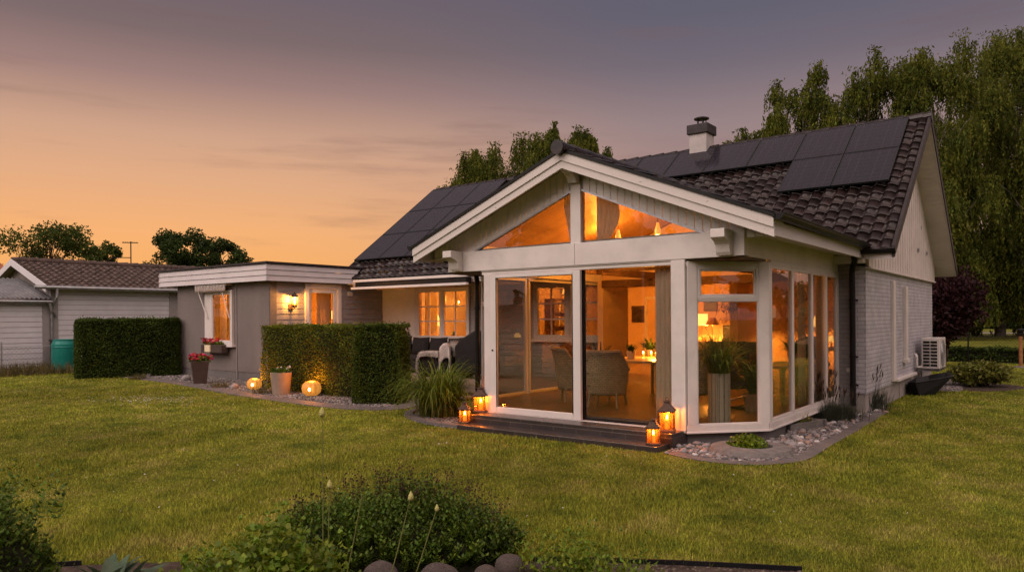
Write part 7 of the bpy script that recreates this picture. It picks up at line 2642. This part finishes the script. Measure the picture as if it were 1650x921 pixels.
# ------------------------------------------------------------------ foreground planting
def shoots(parent, name, bases, dirs, lens, pairs, ln, w, mat, start=0.25, curve=0.25, whorl=2):
    """leafy shoots: opposite leaves up each stem"""
    n = len(bases)
    P, A, Sz = [], [], []
    sv, sf = [], []
    for i in range(n):
        b, d, l = bases[i], dirs[i] / np.linalg.norm(dirs[i]), lens[i]
        g = rng.normal(0, curve * 0.3, 3); g[2] = -abs(g[2])
        r0 = rng.uniform(0, 3.14)
        for k in range(pairs):
            f = start + (1 - start) * k / (pairs - 1)
            p = b + d * l * f + g * l * f * f
            for s in range(whorl):
                an = r0 + k * 1.57 + s * 2 * math.pi / whorl
                h = np.array([math.cos(an), math.sin(an), 0.45 + 0.5 * f])
                sz = 1 - 0.45 * f ** 3
                P.append(p + h * ln * 0.5 * sz)
                A.append(h)
                Sz.append(sz * rng.uniform(0.75, 1.2))
        q0, q1 = b, b + d * l + g * l
        o_ = len(sv)
        e = np.array([0.002, 0, 0])
        sv += [q0 - e, q0 + e, q1 + e * 0.5, q1 - e * 0.5]
        sf.append([o_, o_ + 1, o_ + 2, o_ + 3])
    P, A, Sz = np.array(P), np.array(A), np.array(Sz)
    V, F = leaf_arrays(P, ln * Sz, w * Sz, A=A, spread=0.22, fold=0.18, Nrm=np.tile([0, 0, 1.0], (len(P), 1)))
    V = np.vstack([V, np.array(sv)])
    F = np.vstack([F, np.array(sf) + len(P) * 4])
    return npmesh(name, V, F, M[mat], parent)


def mound(name, label, c, rx, ry, h, n, pairs, ln, w, mat, cat='bush', flat=0.6, dense_core=True, axis=None):
    """bush built of shoots that fan out of its base to a domed outline; rx along the picture, ry in depth"""
    t = thing(name, label, cat, tuple(c))
    u = rng.uniform(0, 1, n) ** 0.5
    an = rng.uniform(0, 2 * math.pi, n)
    ex, ey = u * np.cos(an), u * np.sin(an)
    tipz = h * np.sqrt(np.maximum(0.03, 1 - (u * 0.97) ** 2.4)) * rng.uniform(0.70, 1.08, n) * (1 + 0.10 * np.sin(3 * ex + 1) + 0.10 * np.sin(7 * ex + 5 * ey) + 0.16 * (rng.uniform(0, 1, n) > 0.93))
    tips = np.array(c) + np.outer(ex * rx, RT) + np.outer(ey * ry, FW) + np.outer(tipz, UP)
    bases = np.array(c) + np.outer(ex * rx * 0.78, RT) + np.outer(ey * ry * 0.78, FW) + np.outer(np.zeros(n), UP)
    d = tips - bases
    shoots(t, 'foliage', bases, d, np.linalg.norm(d, axis=1), pairs, ln, w, mat)
    if dense_core:
        vs, fs = [], []
        m = MB()
        prof = [(0.86, 0.0), (0.84, 0.30 * h), (0.70, 0.52 * h), (0.42, 0.66 * h), (0.05, 0.72 * h)]
        nseg = 22
        for r, z in prof:
            for k in range(nseg):
                a_ = 2 * math.pi * k / nseg
                vs.append(np.array(c) + RT * (r * rx * math.cos(a_)) + FW * (r * ry * math.sin(a_)) + UP * z)
        for i in range(len(prof) - 1):
            for k in range(nseg):
                fs.append([i * nseg + k, i * nseg + (k + 1) % nseg, (i + 1) * nseg + (k + 1) % nseg, (i + 1) * nseg + k])
        m.add(vs, fs)
        part(m, 'core', 'core', t)
    return t


c = at_d(632, 512, 5.3); c[2] = 0.0
bush = mound('bush', 'wide dark green bush in the foreground bed', c, 0.98, 0.46, 0.50, 2000, 10, 0.052, 0.030, 'shrub')
# wispy brown seed stems over the bush
m, sdm = MB(), MB()
for _ in range(150):
    u = np.array([rng.uniform(-0.95, 0.9), rng.uniform(-0.4, 0.6)])
    p0 = c + RT * u[0] * 0.9 + FW * u[1] * 0.5 + UP * (0.52 * math.sqrt(max(0.05, 1 - u[0] ** 2)) - 0.12)
    p1 = p0 + np.array([rng.normal(0, 0.035), rng.normal(0, 0.035), rng.uniform(0.12, 0.30)])
    m.tube([p0, (p0 + p1) / 2 + rng.normal(0, 0.006, 3), p1], 0.0013, 4, cap=False)
    for _ in range(int(rng.integers(2, 6))):
        q = p0 + (p1 - p0) * rng.uniform(0.55, 1.0) + rng.normal(0, 0.012, 3)
        sdm.ball(q, 0.007, 0.007, 0.006, 5, 4)
tag(part(m, 'stems', 'seed', bush), kind='stuff')
tag(part(sdm, 'seed_heads', 'seed', bush), kind='stuff')
c = at_d(410, 512, 3.75); c[2] = 0.0
mound('leafy_plant', 'light green round leaved plant at the bottom edge of the picture', c, 0.60, 0.42, 0.635, 760, 8, 0.060, 0.054, 'clover', 'plant')
c = at_d(20, 515, 4.1); c[2] = 0.0
c = c - RT * 0.16
mound('bush', 'dark bush with loose sprays at the left picture edge', c, 0.33, 0.42, 0.74, 420, 10, 0.055, 0.034, 'shrub')
m = thing('leafy_spray', 'loose leafy sprays sticking out of the bush at the left edge', 'shoots', tuple(c))
b = np.array([c + RT * rng.uniform(-0.1, 0.28) + FW * rng.uniform(-0.3, 0.3) + UP * 0.55 for _ in range(26)])
d = np.array([UP * rng.uniform(0.5, 1.0) + RT * rng.uniform(-0.1, 0.55) for _ in range(26)])
shoots(m, 'foliage', b, d, rng.uniform(0.25, 0.45, 26), 9, 0.045, 0.026, 'shrub', 0.1)


def blade_leaf(mb_, c, az_, el, ln, w, bend):
    """broad pointed leaf with a channel, arching"""
    d = np.array([math.cos(az_), math.sin(az_), 0]); s = np.array([-math.sin(az_), math.cos(az_), 0])
    p = np.array(c, float)
    vs, fs = [], []
    ns = 8
    a_ = el
    for k in range(ns + 1):
        f = k / ns
        ww = w * math.sin(math.pi * (0.06 + 0.94 * f) ** 0.85) * 0.5 + 0.003
        up_ = np.array([0, 0, 1]) * math.cos(a_) - d * math.sin(a_)
        vs += [p - s * ww + up_ * ww * 0.35, p, p + s * ww + up_ * ww * 0.35]
        p = p + (d * math.cos(a_) + np.array([0, 0, 1]) * math.sin(a_)) * ln / ns
        a_ -= bend / ns * (0.5 + f)
    for k in range(ns):
        for j in (0, 1):
            fs.append([3 * k + j, 3 * k + j + 1, 3 * k + 4 + j, 3 * k + 3 + j])
    mb_.add(vs, fs)


c = at_d(172, 514, 4.45); c[2] = 0.0
t = thing('hosta', 'grey green plant with broad pointed leaves in the left foreground', 'plant', tuple(c))
m = MB()
for k in range(26):
    blade_leaf(m, c + (rng.normal(0, 0.05), rng.normal(0, 0.05), 0.05), 2.4 * k, rng.uniform(0.55, 1.25), rng.uniform(0.26, 0.36), rng.uniform(0.07, 0.10), rng.uniform(0.6, 1.3))
part(m, 'foliage', 'hosta', t, smooth=True, fix=False)

# tall pale buds on thin stems
for (bx, by, sx, sy, d, bh, lab) in ((519, 664, 520, 905, 4.75, 0.062, 'tallest flower stem with a pale pointed bud, above the lawn'), (531, 780, 527, 910, 4.6, 0.055, 'flower stem with a round pale bud beside the tallest one'),
                                     (662, 799, 632, 915, 4.45, 0.055, 'leaning flower stem with a pale oval bud over the bush'), (704, 818, 672, 915, 4.4, 0.042, 'shortest flower stem, with the smallest bud, over the bush'),
                                     (583, 800, 562, 905, 4.6, 0.012, 'thin flower stem without a bud over the bush')):
    p1 = at_d(bx, by, d); p0 = at_d(sx, sy, d)
    p0 = p0 + (p0 - p1) * (p0[2] / max(0.2, (p1 - p0)[2])) * 0.98
    t = thing('flower_stem', lab, 'flower', tuple(p0), 'pale budded flower stems in the foreground')
    part(MB().tube([p0, (p0 + p1) / 2 + np.array([0.006, 0, 0]), p1], [0.0042, 0.0034, 0.0026], 7), 'stem', 'budstem', t)
    if bh > 0.02:
        part(MB().lathe(p1 - UP * bh * 0.45, [(0.003, -0.004), (bh * 0.26, 0.004), (bh * 0.34, bh * 0.28), (bh * 0.26, bh * 0.6), (bh * 0.12, bh * 0.88), (0.001, bh * 1.05)], 14), 'bud', 'bud', t, smooth=True)

# boulders along the bed
BM = [stone_mesh('boulder', 'boulder', 40 + i, 0.78) for i in range(5)]
for i, (px_, py_, d, s, lab) in enumerate(((614, 927, 4.55, 0.13, 'rounded red boulder at the left end of the row'), (708, 929, 4.55, 0.13, 'grey red boulder below the leaning stem'), (783, 930, 4.5, 0.125, 'low pink boulder, third in the row from the left'),
                                           (822, 914, 4.7, 0.12, 'tall reddish boulder at the right end of the big ones'), (850, 918, 4.7, 0.055, 'small dark grey stone right of the tall boulder'), (872, 914, 4.75, 0.06, 'small grey stone farthest right in the boulder row'),
                                           (752, 940, 4.7, 0.07, 'small reddish stone wedged between two boulders'), (918, 915, 4.9, 0.055, 'pale stone beside the weeds in the bed'))):
    p = at_d(px_, py_, d)
    o = bpy.data.objects.new('boulder', BM[i % 5])
    COL.objects.link(o)
    o.location = (p[0], p[1], max(0.02, float(p[2])))
    s *= 0.9
    o.scale = (s * 1.1, s * 0.95, s * (1.15 if i == 3 else 0.95))
    o.rotation_euler = (0.1 * i, 0.15, 1.1 * i)
    tag(o, lab, 'boulder')
if True:
    bpy.data.objects[[o.name for o in bpy.data.objects if o.get('label') == 'pale stone beside the weeds in the bed'][0]].data = SM[3]
# weeds at the right end of the bed
for (px_, d, n, h, lab) in ((915, 4.75, 64, 0.36, 'loose green weeds between the boulders and the edging'), (985, 4.65, 34, 0.24, 'sparse low weeds beside the black edging strip'), (1035, 4.6, 12, 0.10, 'tiny weeds at the bottom edge in the gravel')):
    c = at_d(px_, 512, d); c[2] = 0.0
    t = thing('weeds', lab, 'weeds', tuple(c))
    b = np.array([c + RT * rng.normal(0, 0.15) + FW * rng.normal(0, 0.10) for _ in range(n)])
    dd = np.array([UP + RT * rng.normal(0, 0.3) + FW * rng.normal(0, 0.2) for _ in range(n)])
    shoots(t, 'foliage', b, dd, h * rng.uniform(0.6, 1.3, n), 6, 0.055, 0.03, 'clover', 0.15)

# ------------------------------------------------------------------ mown grass
def blades(name, n, dmin, dmax, h0, h1, w):
    lat = rng.uniform(-0.95, 1.35, n * 2)
    # uniform in log depth: about as many blades per picture row
    dd = dmin * (dmax / dmin) ** rng.uniform(0, 1, n * 2)
    Q = np.outer(dd, FW) + np.outer(dd * lat, RT)
    x, y = Q[:, 0], Q[:, 1]
    ok = np.ones(len(x), bool)
    for B in BEDS:
        ok &= ~in_poly(x, y, np.array([p[:2] for p in B]))
    for B in PAVED:
        ok &= ~in_poly(x, y, np.array(B))
    ok &= ~((x > -7.75) & (x < -4.2) & (y > 8.55) & (y < 9.4))
    ok &= ~((x > HX0) & (x < HX1) & (y > YF - 0.1) & (y < YR))
    ok &= ~((x > -8.6) & (x < SX1) & (y > 9.3) & (y < 15))
    ok &= ~((x > -21.3) & (x < -16.3) & (y > 11.1) & (y < 22))
    ok &= ~((x > -17) & (x < -8.4) & (y > 11.5) & (y < 16))
    ok &= ~((x < -25.9))
    Q, dd = Q[ok][:n], dd[ok][:n]
    n = len(Q)
    az_ = rng.uniform(0, 2 * math.pi, n)
    dv = np.stack([np.cos(az_), np.sin(az_), np.zeros(n)], 1)
    sv = np.stack([-dv[:, 1], dv[:, 0], np.zeros(n)], 1)
    hh = rng.uniform(h0, h1, n) * (1 + 0.25 * np.sin(Q[:, 0] * 1.7 + np.sin(Q[:, 1] * 1.3)))
    ww = w * np.maximum(1, dd / 6.5) * rng.uniform(0.7, 1.3, n)
    b = Q.copy()
    b[:, 2] = gz(Q[:, 0]) - 0.004
    V = np.empty((n, 3, 3))
    V[:, 0] = b - sv * ww[:, None] / 2
    V[:, 1] = b + sv * ww[:, None] / 2
    V[:, 2] = b + dv * (hh * rng.uniform(0.1, 0.9, n))[:, None] + UP * hh[:, None]
    return tag(npmesh(name, V.reshape(-1, 3), np.arange(3 * n).reshape(n, 3), M['blades'], None, origin=(0, 0, 0)), kind='stuff')


blades('grass', 690000, 3.6, 28.0, 0.016, 0.044, 0.0078)
# daisies and a worn patch in the turf
n = 260
Q = np.array([ground(rng.normal(240, 45), rng.normal(646, 4)) for _ in range(n)] + [ground(rng.uniform(60, 1600), rng.uniform(660, 860)) for _ in range(60)])
V, F = leaf_arrays(Q + np.array([0, 0, 0.045]), 0.022, 0.022, A=np.array([1.0, 0, 0]), Nrm=np.tile([0, 0, 1.0], (len(Q), 1)))
tag(npmesh('daisies', V, F, M['whiteflower'], None, origin=(0, 0, 0)), kind='stuff')

# ------------------------------------------------------------------ sky, sun, camera
w = bpy.data.worlds.new('World')
scene.world = w
w.use_nodes = True
nt = w.node_tree
for n_ in list(nt.nodes):
    nt.nodes.remove(n_)
outw = N(nt, 'ShaderNodeOutputWorld')
bg = N(nt, 'ShaderNodeBackground', i_1=1.0)
tc = N(nt, 'ShaderNodeTexCoord')
sx = N(nt, 'ShaderNodeSeparateXYZ')
L(nt, tc.outputs['Generated'], sx.inputs[0])


def s2l(c, k=1.0):
    f = lambda v: (v / 255 / 12.92 if v / 255 <= 0.04045 else ((v / 255 + 0.055) / 1.055) ** 2.4)
    return (f(c[0]) * k, f(c[1]) * k, f(c[2]) * k, 1)


def ramp(stops):
    r = N(nt, 'ShaderNodeValToRGB')
    e = r.color_ramp.elements
    e[0].position, e[0].color = stops[0][0], stops[0][1]
    e[1].position, e[1].color = stops[-1][0], stops[-1][1]
    for p, c_ in stops[1:-1]:
        k = e.new(p)
        k.color = c_
    L(nt, sx.outputs[2], r.inputs[0])
    return r


ZEN = (2.05, 1.58, 1.45, 1)
FZEN = (0.42, 0.33, 0.33, 1)
glow = ramp([(0.0, s2l((238, 158, 82))), (0.06, s2l((247, 176, 103))), (0.108, s2l((245, 178, 117))), (0.175, s2l((225, 171, 132))), (0.225, s2l((207, 163, 136))), (0.29, s2l((158, 127, 122))), (0.34, s2l((124, 105, 106))), (0.42, s2l((104, 94, 106))), (0.55, (0.24, 0.19, 0.20, 1)), (0.75, FZEN), (1.0, FZEN)])
away = ramp([(0.0, s2l((196, 150, 130))), (0.108, s2l((184, 145, 130))), (0.175, s2l((170, 138, 130))), (0.25, s2l((150, 129, 131))), (0.32, s2l((114, 105, 116))), (0.376, s2l((99, 96, 111))), (0.43, s2l((94, 92, 110))), (0.55, (0.22, 0.19, 0.21, 1)), (0.75, FZEN), (1.0, FZEN)])
SKYB = 1.05
back = ramp([(0.0, (0.50, 0.36, 0.34, 1)), (0.35, (1.05, 0.80, 0.76, 1)), (0.6, ZEN), (1.0, ZEN)])
# azimuth of the afterglow: beyond the picture's left side
gdir = (FW * 1175 + RT * -725.0); gdir /= np.linalg.norm(gdir)


def azfac(dirv, lo, hi):
    d = N(nt, 'ShaderNodeVectorMath', operation='MULTIPLY')
    d.inputs[1].default_value = (1, 1, 0)
    L(nt, tc.outputs['Generated'], d.inputs[0])
    nm = N(nt, 'ShaderNodeVectorMath', operation='NORMALIZE')
    L(nt, d.outputs[0], nm.inputs[0])
    dt = N(nt, 'ShaderNodeVectorMath', operation='DOT_PRODUCT')
    dt.inputs[1].default_value = tuple(dirv)
    L(nt, nm.outputs[0], dt.inputs[0])
    mr = N(nt, 'ShaderNodeMapRange', interpolation_type='SMOOTHSTEP', i_1=lo, i_2=hi)
    L(nt, dt.outputs['Value'], mr.inputs[0])
    return mr.outputs[0]


m1 = N(nt, 'ShaderNodeMix', data_type='RGBA')
L(nt, azfac(gdir, 0.70, 1.0), m1.inputs[0])
L(nt, away.outputs[0], m1.inputs[6])
L(nt, glow.outputs[0], m1.inputs[7])
m2 = N(nt, 'ShaderNodeMix', data_type='RGBA')
L(nt, azfac(-FW, -0.35, 0.45), m2.inputs[0])
L(nt, m1.outputs[2], m2.inputs[6])
L(nt, back.outputs[0], m2.inputs[7])
# faint drawn-out clouds
mpw = N(nt, 'ShaderNodeMapping')
mpw.inputs['Scale'].default_value = (2.2, 2.2, 22.0)
mpw.inputs['Location'].default_value = (3.1, 1.2, 0.4)
L(nt, tc.outputs['Generated'], mpw.inputs[0])
nz = N(nt, 'ShaderNodeTexNoise', i_Scale=1.6, i_Detail=5.0, i_Roughness=0.55)
L(nt, mpw.outputs[0], nz.inputs['Vector'])
mrw = N(nt, 'ShaderNodeMapRange', interpolation_type='SMOOTHSTEP', i_1=0.53, i_2=0.76, i_3=0.0, i_4=0.30)
L(nt, nz.outputs['Fac'], mrw.inputs[0])
m3 = N(nt, 'ShaderNodeMix', data_type='RGBA')
m3.inputs[7].default_value = s2l((120, 92, 92))
L(nt, mrw.outputs[0], m3.inputs[0])
L(nt, m2.outputs[2], m3.inputs[6])
SUN_EL, SUN_DIR = 36.0, np.array([-0.35, -1.0])
sk = N(nt, 'ShaderNodeTexSky', sky_type='NISHITA')
sk.sun_disc = False
sk.sun_elevation = R(0.5)
sk.sun_rotation = math.atan2(gdir[0], gdir[1])
sk.air_density = 1.5
sk.dust_density = 3.0
sc_ = N(nt, 'ShaderNodeVectorMath', operation='SCALE')
sc_.inputs[3].default_value = 0.006
L(nt, sk.outputs[0], sc_.inputs[0])
ad = N(nt, 'ShaderNodeMix', data_type='RGBA', blend_type='ADD')
ad.inputs[0].default_value = 1.0
L(nt, m3.outputs[2], ad.inputs[6])
L(nt, sc_.outputs[0], ad.inputs[7])
L(nt, ad.outputs[2], bg.inputs[0])
L(nt, bg.outputs[0], outw.inputs[0])

sl_ = bpy.data.lights.new('sun', 'SUN')
sl_.energy = 1.5
sl_.angle = R(50)
sl_.color = (1.0, 0.86, 0.78)
so = bpy.data.objects.new('sun', sl_)
COL.objects.link(so)
sv_ = np.array([SUN_DIR[0], SUN_DIR[1], 0.0]); sv_ /= np.linalg.norm(sv_)
sv_ = sv_ * math.cos(R(SUN_EL)) + UP * math.sin(R(SUN_EL))
so.rotation_euler = Vector(tuple(sv_)).to_track_quat('Z', 'Y').to_euler()
so.location = (0, -20, 20)

cam = bpy.data.cameras.new('camera')
cam.sensor_width = 36.0
cam.lens = 36.0 * FOC / 1650.0
cam.shift_y = (PY - 460.5) / 1650.0
cam.clip_start, cam.clip_end = 0.05, 2000
co = bpy.data.objects.new('camera', cam)
COL.objects.link(co)
c_, s_ = math.cos(ROLL), math.sin(ROLL)
ix = RT * c_ - UP * s_
iy = RT * s_ + UP * c_
co.matrix_world = Matrix(((ix[0], iy[0], -FW[0], 0), (ix[1], iy[1], -FW[1], 0), (ix[2], iy[2], -FW[2], EYE), (0, 0, 0, 1)))
scene.camera = co

scene.view_settings.view_transform = 'Standard'
scene.view_settings.look = 'None'
scene.view_settings.exposure = 0.0
scene.view_settings.gamma = 1.0
scene.view_settings.use_curve_mapping = False
scene.render.engine = 'CYCLES'
cy = scene.cycles
cy.use_denoising = True
cy.denoising_prefilter = 'FAST'
cy.max_bounces = 8
cy.transparent_max_bounces = 16
cy.diffuse_bounces = 4
cy.glossy_bounces = 3
cy.sample_clamp_indirect = 6.0
cy.caustics_reflective = False
cy.caustics_refractive = False
bpy.context.view_layer.update()
